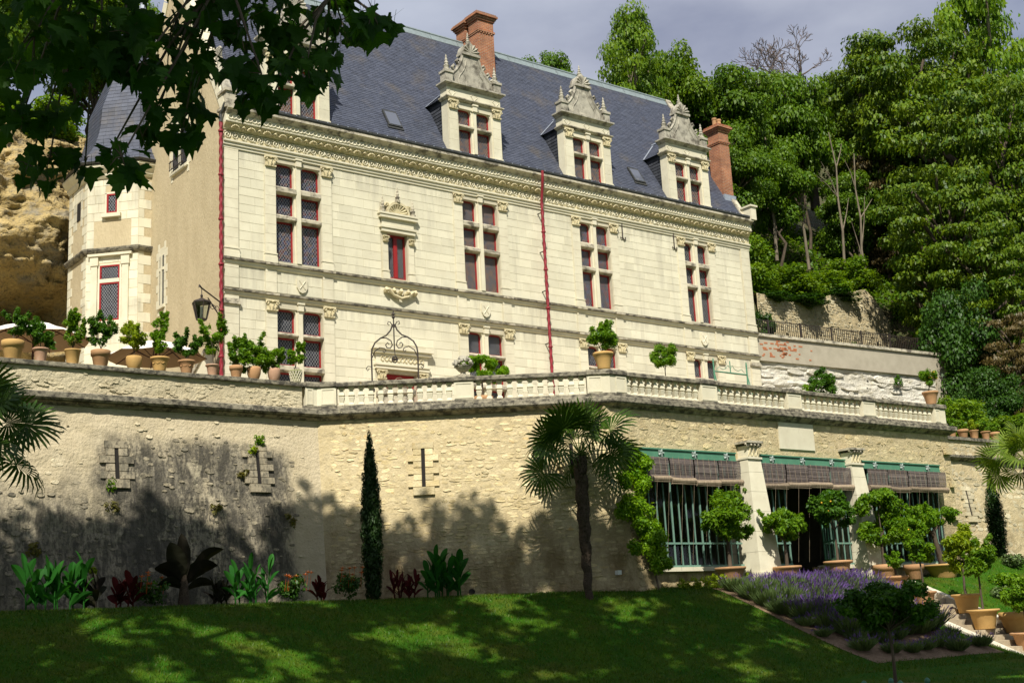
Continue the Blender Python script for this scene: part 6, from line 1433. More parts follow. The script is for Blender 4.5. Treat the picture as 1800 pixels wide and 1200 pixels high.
# pots on the balustrade piers and trees standing on the terrace behind it
potted('large terracotta pot with a round citrus on the corner pier of the balustrade', 7.58, -9.82, 9.075, ('bowl',.30,.52,'ochrepot'), (.06,.03), ((0,0,.40,.46,.42,.34),(.28,0,.5,.26,.24,.22),(-.28,0,.5,.26,.24,.26),(.1,0,.78,.2,.2,.2)), 1100, .10, 'citrus', 231, sprigs=3)
potted('small-headed citrus in a garlanded pot on the pier at the right end of the balustrade', 23.8, -9.8, 9.075, ('bowl',.29,.50,'terracotta'), (.26,.02), ((0,0,.34,.36,.34,.32),(.18,0,.4,.24,.22,.22)), 700, .085, 'citrus', 232, fruit=16)
potted('bright rounded lemon bush behind the balustrade beside the stone flower basket', 5.45, -6.6, 8.2, ('rim',.3,.5,'terracotta'), (.65,.03), ((0,0,.32,.50,.42,.36),(.45,-.2,.1,.36,.32,.3),(-.30,.1,.45,.34,.3,.26)), 1200, .10, 'vine', 233)
potted('standard citrus with a clear stem rising behind the right hand balustrade', 11.9, -8.0, 8.2, ('rim',.28,.5,'terracotta'), (1.15,.018), ((0,0,.45,.46,.42,.38),(.18,0,.7,.3,.28,.22),(-.25,0,.35,.28,.25,.25)), 950, .10, 'citrus', 234)
potted('dark bushy shrub in front of the white quarry wall', 21.2, -6.9, 8.2, ('rim',.34,.55,'terracotta'), (.9,.04), ((0,0,.5,.55,.5,.5),(.2,0,.95,.36,.34,.32),(-.3,0,.35,.36,.34,.3)), 1100, .12, 'citrusdark', 235)
for i, x in enumerate((28.8,29.35,30.15,30.95,31.8,32.5)):
    potted(['terracotta pot half hidden by the corner of the balustrade cornice','first small terracotta pot on the right hand wall, plain','stained terracotta pot with a rolled rim on the right hand wall','small pot with a yellow-green plant on the right hand wall','flared terracotta pot, second from the palm on the right wall','small terracotta pot next to the palm fronds on the right wall'][i], x, -6.85, 8.60, (('plain','flare','rim','plain','flare','rim')[i],.20+.02*(i == 2),.36,'terracotta'), (.08,.015), ((0,0,.2,.24,.22,.2),), 170, .10, 'gold' if i == 3 else 'citrus', 240+i, 'small pots on the right wall')
# row before the orangery and on the garden steps
GO = 'potted citrus trees before the orangery'
zt = 2.66
OT = [
 (10.85,-11.1,zt,('bowl',.44,.52,'terracotta'),(.80,.06),((0,0,.75,.80,.7,.62),(.45,0,.42,.55,.5,.45),(-.5,0,.60,.45,.4,.4),(.1,0,1.25,.5,.45,.36)),1500,.15,'citrus','broad citrus in a wide-rimmed pot before the first pillar',0),
 (13.35,-11.1,zt,('bowl',.42,.52,'terracotta'),(.85,.05),((0,0,.45,.62,.55,.45),(.5,0,.5,.4,.36,.36),(-.5,0,.40,.42,.4,.36)),1100,.15,'citrus','lower flat-headed citrus by the open orangery door',0),
 (15.72,-11.15,zt,('flare',.44,.66,'terracotta'),(1.05,.045),((0,0,.55,.70,.6,.5),(.45,0,.45,.42,.4,.36),(-.5,0,.7,.42,.4,.4),(0,0,.95,.45,.4,.3)),1300,.14,'citrusdark','dark citrus with yellowing leaves in a big pot right of the open door',6),
 (18.05,-11.15,zt,('rim',.36,.52,'terracotta'),(.85,.05),((0,0,1.05,.80,.7,.5),(.1,0,.35,.80,.7,.5),(.65,0,.7,.5,.5,.5),(-.55,0,.2,.4,.36,.3),(0,0,1.45,.6,.55,.3)),2000,.14,'citrus','tallest citrus hiding the second pillar, hung with a few fruits',5),
 (19.55,-11.2,zt,('rim',.33,.5,'terracotta'),(.75,.045),((0,0,.5,.62,.56,.5),(.3,0,.85,.5,.45,.36),(-.3,0,.25,.36,.36,.3)),1100,.14,'citrus','citrus crowded against the tallest one on its right',3),
 (21.5,-11.0,zt,('bowl',.62,.5,'ochrepot'),(1.15,.10),((.25,0,.62,.80,.7,.42),(-.7,0,.42,.55,.5,.36),(.62,0,.52,.5,.45,.36)),1600,.12,'citrus','old orange tree with a thick crooked trunk and clipped dark head',0),
 (17.1,-12.25,2.05,('flare',.38,.6,'terracotta'),(.30,.04),((0,0,.2,.3,.3,.2),),200,.12,'citrus','low terracotta pot with a small plant at the top of the garden steps',0),
 (16.75,-13.45,1.42,('flare',.37,.55,'terracotta'),(.98,.03),((0,0,.38,.46,.42,.36),(.25,0,.15,.3,.28,.25),(-.2,0,.5,.28,.25,.25)),760,.14,'citrus','thin-stemmed young citrus halfway up the left side of the steps',0),
 (18.35,-13.85,1.38,('flare',.44,.58,'ochrepot'),(.70,.04),((0,0,.55,.60,.55,.5),(.2,0,1.05,.55,.5,.4),(-.3,0,.85,.45,.4,.36)),1300,.14,'gold','golden-leaved citrus in a plain ochre pot on the right of the steps',0),
 (17.45,-14.95,.72,('flare',.46,.58,'ochrepot'),(1.05,.032),((0,0,.50,.55,.5,.45),(.25,0,.8,.4,.36,.32),(-.25,0,.25,.36,.32,.3)),1050,.14,'citrus','standard citrus with a straight dark stem in the middle of the steps',0),
 (18.5,-15.35,.70,('rim',.48,.62,'ochrepot'),(.30,.04),((.1,.1,.3,.3,.3,.25),),160,.14,'citrus','double-rimmed ochre pot near the foot of the steps at the right border',0),
 (17.5,-16.25,.22,('flare',.46,.52,'terracotta'),(.70,.032),((0,0,.45,.55,.5,.45),(.3,0,.25,.4,.36,.36),(-.3,0,.65,.4,.36,.32)),1000,.14,'citrus','citrus leaning over the lowest pot at the right border',0),
]
def zstep(y): return 2.30-.163*int((-11.58-y)/.385)
for i, (x,y,z,pot,tr,bl,n,lf,lm,lab,fr_) in enumerate(OT): potted(lab, x, y, (zstep(y)+.012 if y < -11.7 else z), pot, tr, bl, n, lf, lm, 260+i, GO, fruit=fr_, sprigs=3, lean=((.0,.0) if i != 5 else (-.35,0)))
# young tree in a green planter box in the foreground
t = thing('planter_tree', 'dark glossy standard tree in a green wooden planter in the shaded foreground', 'potted tree', (3.85,-21.7,0)); x, y = 3.85, -21.7
m = MB(); m.box(x-.42,x+.42,y-.42,y+.42,.02,.23); bx = m.build('planter_box', M['greenpaint'], t); m = MB()
for sx in (-1,1):
    for sy in (-1,1): m.box(x+sx*.42-.05,x+sx*.42+.05,y+sy*.42-.05,y+sy*.42+.05,0,.26); m.lathe([(.03,0),(.05,.02),(.06,.06),(.03,.10),(.002,.115)],8,(x+sx*.42,y+sy*.42,.26))
m.box(x-.40,x+.40,y-.47,y-.42,.20,.26); m.box(x-.40,x+.40,y-.47,y-.42,.03,.08); m.build('corner_post', M['greenpaint'], bx)
m = MB(); m.quad((x-.4,y-.4,.275),(x+.4,y-.4,.275),(x+.4,y+.4,.275),(x-.4,y+.4,.275)); m.build('soil', M['soil'], t)
m = MB(); T = Vector((x-.08,y-.05,1.28)); m.tube([(x,y,.3),(x+.02,y,.8),T], [.036,.03,.028], 8, False); bl = []; r = random.Random(5)
for k in range(46):
    d = Vector((r.gauss(0,1),r.gauss(0,1),r.gauss(0,1))).normalized()*r.uniform(.35,1); c = (x-.02+d.x*.90, y-.05+d.y*.85, 1.76+d.z*.46); bl.append((*c, r.uniform(.13,.24), r.uniform(.13,.24), r.uniform(.10,.17)))
    if k % 2 == 0: limb(m, T, c, .016, .004, 800+k)
m.build('trunk', M['bark'], t, True); V, tn = foliage(bl, 8000, .10, 77, up=.6, aspect=.24, shell=.2, spread=.7); leafpart('foliage', V, tn, L_['citrusdark'], t)

# ------------------------------------------------------------------ palms
def frond(seed, R, n=27, droop=.35, lm='palm'):
    r = random.Random(seed); m = MB(); m.tone = .35
    for k in range(n):
        a = -2.35+4.7*(k+.5)/n; L = R*r.uniform(.86,1.05)*(1-.10*abs(a)/2.35); w = R*.042; d = Vector((math.sin(a), math.cos(a), 0)); s = Vector((d.y,-d.x,0)); m.tone = r.uniform(.1,.8); up = .05*R*(1 if k % 2 else -1)
        p0 = Vector((0,0,0)); p1 = d*L*.55+VZ*(.06*R); p2 = d*L*.85+VZ*(.0-droop*R*.25*r.uniform(.6,1.3)); p3 = d*L*.98+VZ*(-droop*R*r.uniform(.5,1.2))
        m.add([p0, p1+s*w+VZ*up*.3, p1-s*w+VZ*up*.3, p2+s*w*.7, p2-s*w*.7, p3], [(0,1,2),(2,1,3,4),(4,3,5)])
    return m.mesh('frond', L_[lm])
FR = {k: [frond(400+i, 1.0, droop=(.06,.16,.40)[i], lm=k) for i in range(3)] for k in ('palm','palmlight')}
def palm(label, x, y, z, h, R, n, seed, lm='palm', thick=.16):
    t = thing('fan_palm', label, 'palm', (x,y,z)); r = random.Random(seed); m = MB(); pts = [(x+.03*math.sin(i*1.7), y, z-.2+(h+.2)*i/24) for i in range(25)]; rad = [thick*(.62+.5*min(1,(i/15))+.07*math.sin(i*2.3)) for i in range(25)]
    m.tube(pts, rad, 12); tr = m.build('trunk', M['fibre'], t); m = MB()
    for k in range(700):
        a = r.uniform(0,6.28); q = r.uniform(.2,1); p = Vector((x,y,z+h*q)); rr = thick*(.6+.5*min(1,q*1.6)); d = Vector((math.cos(a),math.sin(a),0)); e = p+d*(rr+r.uniform(.02,.10))+VZ*r.uniform(-.02,.14); s = d.cross(VZ)*.026; b_ = p+d*rr*.85; m.add([b_-s, b_+s, e], [(0,1,2)])
    m.build('fibre', M['fibre'], tr, kind='stuff'); C0 = Vector((x,y,z+h))
    for k in range(n):
        el = -.45+1.8*(k/n)**.8+r.uniform(-.1,.1); a = k*2.399+r.uniform(-.25,.25); L = r.uniform(.72,1.0)*R*(1.0 if el < .6 else .80); d = Vector((math.cos(a)*math.cos(el), math.sin(a)*math.cos(el), math.sin(el)))
        P = C0+VZ*.1*(k/n); E = P+d*L; mm = MB(); mm.tone = .7; mm.tube([P, P.lerp(E,.5)+VZ*.05*R, E], [.018,.013,.009], 5)
        mm.build('petiole', L_[lm], t)
        f = (d-VZ*(.30 if el < .5 else .12)).normalized(); sd = f.cross(VZ).normalized(); u = sd.cross(f).normalized(); roll = r.uniform(-1.3,1.3); sd2 = sd*math.cos(roll)+u*math.sin(roll); u2 = u*math.cos(roll)-sd*math.sin(roll); q = R*r.uniform(.60,.74)
        link('frond', FR[lm][0 if el > .75 else (1 if el > .1 else 2)], t, Matrix(((sd2.x*q,f.x*q,u2.x*q,E.x),(sd2.y*q,f.y*q,u2.y*q,E.y),(sd2.z*q,f.z*q,u2.z*q,E.z),(0,0,0,1))))
    return t
palm('fan palm with a dark fibrous trunk standing on the lawn before the golden wall', 5.4, -11.0, 2.5, 3.75, 1.28, 19, 7)
palm('fan palm at the left border whose dark fronds hang before the rendered wall', -11.3, -13.2, .8, 4.75, 1.18, 20, 8)
palm('pale green fan palm at the right border before the lower garden wall', 26.5, -11.7, 3.2, 3.45, 1.3, 20, 9, 'palmlight')
# ------------------------------------------------------------------ cypresses and the vine
def cypress(label, x, y, z, h, w, seed, n):
    t = thing('cypress', label, 'cypress', (x,y,z)); m = MB(); m.tube([(x,y,z-.2),(x,y,z+h*.5),(x,y,z+h*.95)], [.07,.05,.01], 6); m.build('trunk', M['bark'], t); r = random.Random(seed); bl = []
    for k in range(60):
        q = k/60; e = w/2*(math.sin(PI*min(1,.18+q*.72))**.6)*(1-q**5*.8); a = k*2.4; bl.append((x+e*.5*math.cos(a), y+e*.5*math.sin(a), z+.15+h*q*.97, e*.62, e*.62, h*.05))
    V, tn = foliage(bl, n*5, .085, seed, up=.2, aspect=.16, shell=.4, spread=.4, droop=-3.2); leafpart('foliage', V, tn, L_['cypress'], t); return t
cypress('slim dark cypress against the bastion wall left of the arrow slit', .52, -8.0, 2.62, 4.5, .56, 51, 4200); cypress('small narrow cypress before the lower right wall', 27.6, -9.4, 3.3, 3.3, .72, 52, 2600)
t = thing('climbing_vine', 'bright green climbing vine tumbling down the buttress left of the orangery', 'climbing plant', (7.7,-10.8,2.7)); m = MB(); m.tube([(7.9,-11.1,2.6),(7.8,-10.9,4),(7.9,-10.7,5.4),(7.8,-10.4,6.8)], [.03,.025,.02,.01], 6); m.build('stem', M['bark'], t)
bl = []; r = random.Random(8)
for (cx,cy,cz,rx,rz_,k) in ((7.85,-10.55,6.1,.44,.70,13),(7.55,-10.6,6.5,.36,.25,4),(7.25,-10.9,4.9,.62,.46,18),(7.7,-11.0,4.4,.50,.60,14),(7.85,-11.1,3.75,.34,.55,9),(7.9,-11.15,3.35,.28,.36,5),(7.1,-10.8,5.6,.12,.35,3),(7.95,-10.7,5.45,.3,.3,5),(6.95,-11.1,3.75,.12,.1,2)):
    for j in range(k): d = Vector((r.gauss(0,1),r.gauss(0,1),r.gauss(0,1))).normalized()*r.uniform(.3,1); bl.append((cx+d.x*rx, cy+d.y*.2-.05, cz+d.z*rz_, .22,.18,.2))
V, tn = foliage(bl, 20000, .075, 81, up=.5, aspect=.36, shell=.3, droop=.6); leafpart('foliage', V, tn, L_['vine'], t)

# ------------------------------------------------------------------ planting at the wall foot
def big_leaf(m, base, tip, w, n=7, fold=.25, arch=.12, tone=.5, wave=.0, ro=None):
    base = Vector(base); tip = Vector(tip); d = tip-base; L = d.length; d.normalize(); s = d.cross(VZ); s = s.normalized() if s.length > .05 else Vector((1,0,0)); u = s.cross(d); ro = rnd.gauss(0,.9) if ro is None else ro
    s, u = s*math.cos(ro)+u*math.sin(ro), u*math.cos(ro)-s*math.sin(ro); vs = []
    for i in range(n+1):
        q = i/n; ww = w*(math.sin(PI*(q*.92+.05))**.8)*(1 if q < .97 else .1); c = base+d*L*q+VZ*arch*L*math.sin(PI*q*.9)-VZ*arch*L*q*q*.6; k = wave*math.sin(q*23)*w; vs += [c-s*ww+u*(ww*fold+k), c, c+s*ww+u*(ww*fold-k)]
    m.tone = tone; m.add(vs, [(i*3+j, i*3+j+1, i*3+j+4, i*3+j+3) for i in range(n) for j in (0,1)])
def canna(label, x, y, h, w, stems, lm, seed, red=0, wl=.13, name='canna', cat='canna', group=None):
    z = G(x,y); t = thing(name, label, cat, (x,y,z), group); r = random.Random(seed)
    for s in range(stems):
        bx, by = x+w*((s+.5)/stems-.5)*.8+r.uniform(-.06,.06), y+r.uniform(-.3,.3)*.6; hh = h*r.uniform(.62,1.0); m = MB(); m.tone = .4; top = Vector((bx+r.uniform(-.1,.1), by, z+hh*.72)); m.tube([(bx,by,z-.05),((bx+top.x)/2,by,z+hh*.4),top], [.022,.018,.012], 6); st = m.build('stem', L_[lm], t)
        for k in range(7):
            q = .18+.80*k/7; a = k*2.4+r.uniform(-.5,.5)+s; P = Vector((bx,by,z)).lerp(top, q); L = (.20+.30*hh)*r.uniform(.8,1.15); el = .35+1.0*q; E = P+Vector((math.cos(a)*math.cos(el), math.sin(a)*math.cos(el)*.8, math.sin(el)))*L; mm = MB(); big_leaf(mm, P, E, wl*.62*(.35+.6*hh)*r.uniform(.8,1.15), tone=r.uniform(.15,.9)); mm.build('leaf', L_[lm], t)
    return t
canna('broad clump of green cannas at the left end of the wall bed', -7.75, -7.95, 1.45, 1.7, 8, 'canna', 1, wl=.14, group='cannas at the wall foot')
canna('dark-leaved canna right against the left green clump', -6.95, -7.9, .95, .5, 4, 'banana', 2, group='cannas at the wall foot')
canna('small red canna left of the dark banana plant', -6.22, -8.0, .80, .5, 4, 'redleaf', 3, wl=.17, group='cannas at the wall foot')
canna('thin tall green cannas right of the dark banana plant', -2.95, -7.9, 1.28, 1.3, 7, 'canna', 4, wl=.10, group='cannas at the wall foot')
canna('dark low canna right beside the banana trunk', -3.75, -7.9, .72, .6, 5, 'banana', 5, group='cannas at the wall foot')
canna('pair of red canna shoots left of the cypress', -1.02, -8.0, .66, .35, 3, 'redleaf', 6, wl=.17, group='cannas at the wall foot')
canna('shadowed red-brown cannas right of the cypress', 1.25, -8.3, .80, .9, 7, 'redleaf', 7, wl=.09, group='cannas at the wall foot')
canna('lush bright green canna clump right of the cypress', 2.35, -8.7, 1.40, 1.25, 10, 'canna', 8, wl=.15, group='cannas at the wall foot')
t = thing('banana_plant', 'dark purple banana plant with broad upright leaves at the wall foot', 'banana plant', (-4.75,-8.0,2.6)); x, y, z = -4.75, -8.0, 2.6; m = MB(); m.tube([(x,y,z-.1),(x,y,z+.35),(x,y,z+.8)], [.17,.12,.06], 10); m.build('trunk', M['fibre'], t)
for dx_, dz_, w, bz in ((-.10,1.80,.20,.7),(-.40,1.58,.23,.7),(.16,1.4,.07,.8),(.95,1.45,.20,.65),(.80,1.05,.24,.6),(-.80,1.0,.20,.65),(-.72,.60,.15,.5),(.72,.58,.15,.45),(.45,1.15,.2,.65),(-.45,1.15,.2,.65)):
    m = MB(); big_leaf(m, (x+dx_*.08,y,z+bz), (x+dx_,y-.12*abs(dx_)-.05,z+dz_), w, 10, .22, .16 if abs(dx_) > .5 else .02, rnd.uniform(.1,.9), .03, ro=(1.0 if dx_ > 0 else -1.0)*(abs(dx_) > .3)*.8); m.build('leaf', L_['banana'], t)
def dahlia(label, x, y, h, w, seed, nfl):
    z = G(x,y); t = thing('dahlia', label, 'flowering plant', (x,y,z), 'orange flowers at the wall foot'); bl = [(x+rnd.uniform(-w,w)*.4, y+rnd.uniform(-.2,.2), z+h*rnd.uniform(.25,.75), w*.22,.2,h*.2) for k in range(12)]; V, tn = foliage(bl, 700, .09, seed, aspect=.3); leafpart('foliage', V, tn, L_['deep'], t); r = random.Random(seed)
    for k in range(nfl):
        a = Vector((x+r.uniform(-w,w)*.5, y-.15+r.uniform(-.15,.1), z+h*r.uniform(.6,1.02))); m = MB(); m.tone = .3; m.tube([(a.x,a.y+.1,z+h*.4), a], [.006,.005], 4)
        for q in range(9): b_ = q*.7; d = Vector((math.cos(b_),math.sin(b_)*.6-.4,.5)).normalized(); m.tone = r.random(); s = d.cross(VZ)*.022; m.add([a-s*.3, a+d*.06-s, a+d*.085, a+d*.06+s], [(0,1,2,3)])
        m.build('flower', L_['orange'], t)
dahlia('orange flowers beside the dark banana plant on its left', -5.55, -7.9, .80, .75, 91, 7); dahlia('orange flowers between the thin cannas and the red shoots', -1.75, -7.95, .78, .8, 92, 9); dahlia('orange flowers at the foot of the cypress', -.22, -7.95, .85, .75, 93, 9)
# ------------------------------------------------------------------ lavender
def lav_proto(seed, r, h, ng, nf):
    t = thing('lavender_bush', '', 'lavender', (0,0,0), 'lavender in the sloping bed'); g = np.random.default_rng(seed)
    def spikes(n, h0, h1, wd, tilt, z0=0.0):
        a = g.uniform(0,2*PI,n); q = np.sqrt(g.uniform(0,1,n)); B = np.stack([q*r*.45*np.cos(a), q*r*.45*np.sin(a), np.full(n,z0)],1); D = np.stack([np.cos(a)*q*tilt, np.sin(a)*q*tilt, np.ones(n)],1)+g.normal(size=(n,3))*.16; D /= np.linalg.norm(D,axis=1)[:,None]; L = g.uniform(h0,h1,n)[:,None]; S = np.cross(D, g.normal(size=(n,3))); S /= np.linalg.norm(S,axis=1)[:,None]; return B, D, L, S
    B, D, L, S = spikes(ng, h*.45, h*.98, .01, 1.0); w = .010; V = np.stack([B, B+D*L*.6+S*w, B+D*L, B+D*L*.6-S*w],1).reshape(-1,3); leafpart('foliage', V, g.uniform(0,1,ng), L_['lavgreen'], t)
    B, D, L, S = spikes(nf, h*.8, h*1.12, .01, .95); A = B+D*L*.78; E = B+D*L; w = .012; V = np.stack([A-S*w*.4, A+(E-A)*.5+S*w, E, A+(E-A)*.5-S*w],1).reshape(-1,3); leafpart('flower_spikes', V, g.uniform(0,1,nf), L_['lavender'], t)['kind'] = 'stuff'; return remember(t)
LV = [lav_proto(1,.44,.70,1000,300), lav_proto(2,.44,.64,1100,40), lav_proto(3,.28,.38,520,46), lav_proto(4,.44,.70,1050,190)]
uu_ = set()
def lav(k, x, y, s, lab):
    p = LV[k]; z = G(x,y)+.01
    if k in uu_: copy_thing(p, (x,y,z), rnd.uniform(0,6.28), s, lab)
    else: uu_.add(k); place(p, (x,y,z), rnd.uniform(0,6.28), s); p['label'] = lab
NTH = 'first second third fourth fifth sixth seventh eighth ninth tenth eleventh twelfth thirteenth fourteenth fifteenth sixteenth'.split()
yrow = -11.85; ri = 0
while yrow > -15.2:
    xx = 10.25+rnd.uniform(-.1,.1) + max(0, (-13.6-yrow))*.5; cI = 0
    while xx < 15.5-max(0, -13.2-yrow)*.55:
        green = (xx < 11.35 and yrow > -13.6) or rnd.random() < .12
        lav(1 if green else rnd.choice((0,3,3,3)), xx, yrow+rnd.uniform(-.08,.08), rnd.uniform(.85,1.2)*(.78 if ri == 0 else 1), ('green, barely flowering lavender bush' if green else 'purple lavender bush')+', %s row below orangery, %s from the lawn' % (NTH[ri], NTH[cI]))
        xx += rnd.uniform(.52,.64); cI += 1
    yrow -= .55; ri += 1
for k, (x, y, s) in enumerate(((10.15,-14.3,.9),(10.0,-15.0,.8),(10.9,-15.35,1.0),(11.7,-15.6,.9),(12.5,-15.45,1.0),(13.3,-15.2,1.0),(14.0,-14.9,1.1),(10.3,-16.0,1.2),(11.1,-16.3,1.0),(11.9,-16.35,.9),(12.6,-16.25,.95),(13.3,-16.15,1.0),(14.0,-15.95,1.0),(14.6,-15.65,1.0),(15.0,-16.35,1.1),(13.6,-16.55,1.1))):
    lav(2, x, y, s*1.05, 'small round lavender plant on bare soil, %s of the lower bed from the lawn' % NTH[k])
# low yellow-green edging before the orangery base and weeds on the walls
def tuft(name, label, cat, x, y, z, r, n, lm, seed, size=.1, hang=0, group=None):
    t = thing(name, label, cat, (x,y,z), group); bl = [(x+rnd.gauss(0,r*.5), y+rnd.gauss(0,.03), z+rnd.uniform(-.2,1)*r*(1-2*hang), r*.4, .06, r*.35) for k in range(7)]; V, tn = foliage(bl, n, size, seed, up=.3, aspect=.22, droop=hang*2-1.0); leafpart('foliage', V, tn, L_[lm], t)
    m = MB(); m.tube([(x,y+.06,z-.03),(x,y,z+r*.3)], [.01,.004], 4); m.build('stem', M['bark'], t); return t
for k in range(7): tuft('edging_plant', 'low yellow-green leafy clump at the orangery foot, %s from the buttress' % NTH[k], 'ground plant', 8.7+k*.42, -11.3, 2.68, .24, 200, 'gold', 300+k, .09, group='edging clumps at the orangery foot')
def facey(z, base=-5.0): return base-BAT*(ZT-z)/(ZT-ZB)
for k, (x, z, r, lm, hg, lab) in enumerate(((-5.65,5.95,.24,'citrus',1,'green weed hanging from the foot of the left arrow slit'),(-5.6,5.35,.20,'dry',1,'dry weed tuft under the left arrow slit'),(-1.2,7.15,.26,'citrus',0,'green weed growing above the middle arrow slit'),(-1.6,6.9,.16,'gold',0,'yellowish weed left above the middle arrow slit'),(-7.5,4.1,.22,'dry',0,'upright dry weed low on the stained wall at the left'),(-2.0,6.2,.18,'dry',0,'thin weed left of the middle arrow slit'),(-.6,4.9,.22,'dry',0,'thin upright weed low on the wall left of the cypress'),(-6.2,3.6,.12,'gold',0,'small yellow fern on the stained wall'),(-2.8,5.2,.16,'dry',0,'weed tuft in the middle of the stained wall'),(-8.6,6.2,.2,'dry',0,'weed on the wall beside the left palm'))):
    tuft('wall_weed', lab, 'weed', x, facey(z)-.06, z, r, 90, lm, 320+k, .11, hg, 'weeds on the retaining wall')
for k, (u, z, r, lm, lab) in enumerate(((9.0,12.7,.34,'citrusdark','dark weed clump under the rendered band of the quarry wall'),(2.9,11.6,.34,'vine','green shoot growing from the quarry wall near the house'))):
    p = Vector((T0.x,T0.y,0))+Ut*u+Nt*.18; tuft('wall_weed', lab, 'weed', p.x, p.y, z, r, 160, lm, 340+k, .14, k == 0, 'weeds on the quarry wall')
# ------------------------------------------------------------------ garden steps
st = thing('garden_steps', 'stone garden steps with pale sloping kerbs descending beside the lavender', 'steps', (17.4,-14,0)); n = 16
for k in range(n):
    y0 = -11.6-k*.385; z1 = 2.30-k*.163
    for q in range(2):
        m = MB(); xa = 16.22+q*1.3+.004; xb = 16.22+(q+1)*1.3-.004; j = rnd.uniform(-.012,.012); m.box(xa,xb,y0-.40+j,y0+.02,z1-.17,z1+rnd.uniform(-.008,.008)); m.build('step', M['step'], st)
def kz(y): return 2.50+.425*(y+11.6)
for x0, x1 in ((15.86,16.2),(18.85,19.15)):
    for k in range(5):
        a = -11.4-k*1.26; b_ = a-1.252; m = MB(); m.add([(x0,a,kz(a)-.5),(x1,a,kz(a)-.5),(x1,b_,kz(b_)-.5),(x0,b_,kz(b_)-.5),(x0,a,kz(a)+.06),(x1,a,kz(a)+.06),(x1,b_,kz(b_)+.06),(x0,b_,kz(b_)+.06)], [(0,1,2,3),(4,7,6,5),(0,4,5,1),(1,5,6,2),(2,6,7,3),(3,7,4,0)]); m.build('kerb', M['kerb'], st)
# far right planting
for k, (x, y, r, lm, lab) in enumerate(((21.5,-13.2,.5,'lavgreen','grey-green shrub right of the steps beside the golden citrus'),(23.0,-12.4,.55,'citrus','green shrub on the bank right of the steps'),(25.2,-11.4,.5,'lavgreen','grey shrub on the upper right bank'),(24.4,-13.2,.5,'vine','bright low plant on the right bank'),(28.6,-10.3,.4,'orange','orange flowers at the foot of the right garden wall'))):
    z = G(x,y); t = thing('bank_shrub', lab, 'shrub', (x,y,z), 'shrubs on the right bank'); V, tn = foliage([(x+rnd.uniform(-r,r)*.6,y+rnd.uniform(-r,r)*.6,z+r*.45,r*.45,r*.45,r*.4) for q in range(10)], 700, .10, 350+k); leafpart('foliage', V, tn, L_[lm], t); m = MB(); m.tube([(x,y,z-.1),(x,y,z+r*.5)], [.03,.01], 5); m.build('stem', M['bark'], t)
t = thing('banana_plant', 'green banana leaf arching in from the right border below the pale palm', 'banana plant', (27.2,-11.6,3.2)); x, y, z = 27.2, -11.6, 3.2; m = MB(); m.tube([(x,y,z-.2),(x,y,z+1.6)], [.14,.09], 9); m.build('trunk', M['palebark'], t)
for dx_, dz_ in ((-1.5,2.2),(-1.0,1.5),(.3,3.0),(-.6,2.9),(1.2,2.2)): m = MB(); big_leaf(m, (x,y,z+1.5), (x+dx_,y-.3,z+dz_), .22, 9, .2, .22, rnd.uniform(.3,.9), .02); m.build('leaf', L_['palmlight'], t)
# plants seen inside the orangery
for k, x in enumerate((9.6,11.2,19.6)):
    potted('citrus wintering inside the orangery behind the %s' % ('left panes','left panes near the pillar','right panes')[k], x, -8.6, 2.76, ('rim',.3,.4,'terracotta'), (.3,.03), ((0,0,.4,.5,.45,.4),(.3,0,.2,.3,.3,.3)), 500, .16, 'citrus', 380+k, 'plants inside the orangery')
# ------------------------------------------------------------------ parasols
def parasol(label, x, y, zt, R, seed, rot):
    t = thing('parasol', label, 'parasol', (x,y,8.2)); m = MB(); m.tube([(x,y,8.22),(x,y,zt+.06)], .028, 8); m.lathe([(.28,0),(.28,.05),(.06,.09),(.05,.3)], 12, (x,y,8.2)); m.build('pole', M['redwood'], t); m = MB(); m.lathe([(.045,0),(.05,.03),(.02,.06),(.03,.09),(.004,.12)], 8, (x,y,zt+.03)); m.build('finial', M['redwood'], t); n = 8; c = MB(); u = MB(); rim = [(x+R*math.cos(rot+2*PI*k/n), y+R*math.sin(rot+2*PI*k/n), zt-.52) for k in range(n)]; mid = [(x+R*.5*math.cos(rot+2*PI*k/n), y+R*.5*math.sin(rot+2*PI*k/n), zt-.20) for k in range(n)]
    for k in range(n):
        j = (k+1)%n; s = lambda a, b_, d: ((a[0]+b_[0])/2, (a[1]+b_[1])/2, (a[2]+b_[2])/2-d); mm = s(mid[k],mid[j],.03); rm = s(rim[k],rim[j],.03); top = (x,y,zt)
        c.add([top,mid[k],mm,mid[j],rim[k],rm,rim[j]], [(0,1,2),(0,2,3),(1,4,5,2),(2,5,6,3)]); lo = lambda p: (p[0],p[1],p[2]-.012); u.add([lo(q) for q in (top,mid[k],mm,mid[j],rim[k],rm,rim[j])], [(2,1,0),(3,2,0),(2,5,4,1),(3,6,5,2)])
    c.build('canopy', M['canvastop'], t); u.build('canopy_lining', M['canvas'], t)
    for k in range(n):
        m = MB(); m.tube([(x,y,zt-.04),(mid[k][0],mid[k][1],mid[k][2]-.03),(rim[k][0],rim[k][1],rim[k][2]-.02)], .014, 5); m.tube([(x,y,zt-.62),(mid[k][0],mid[k][1],mid[k][2]-.04)], .011, 5); m.build('rib', M['redwood'], t)
parasol('larger pale parasol with dark wooden ribs at the left end of the terrace', -6.92, -2.9, 10.60, 1.55, 1, .2); parasol('smaller pale parasol half hidden behind the potted trees near the turret', -3.45, -2.9, 10.42, 1.45, 2, .5)
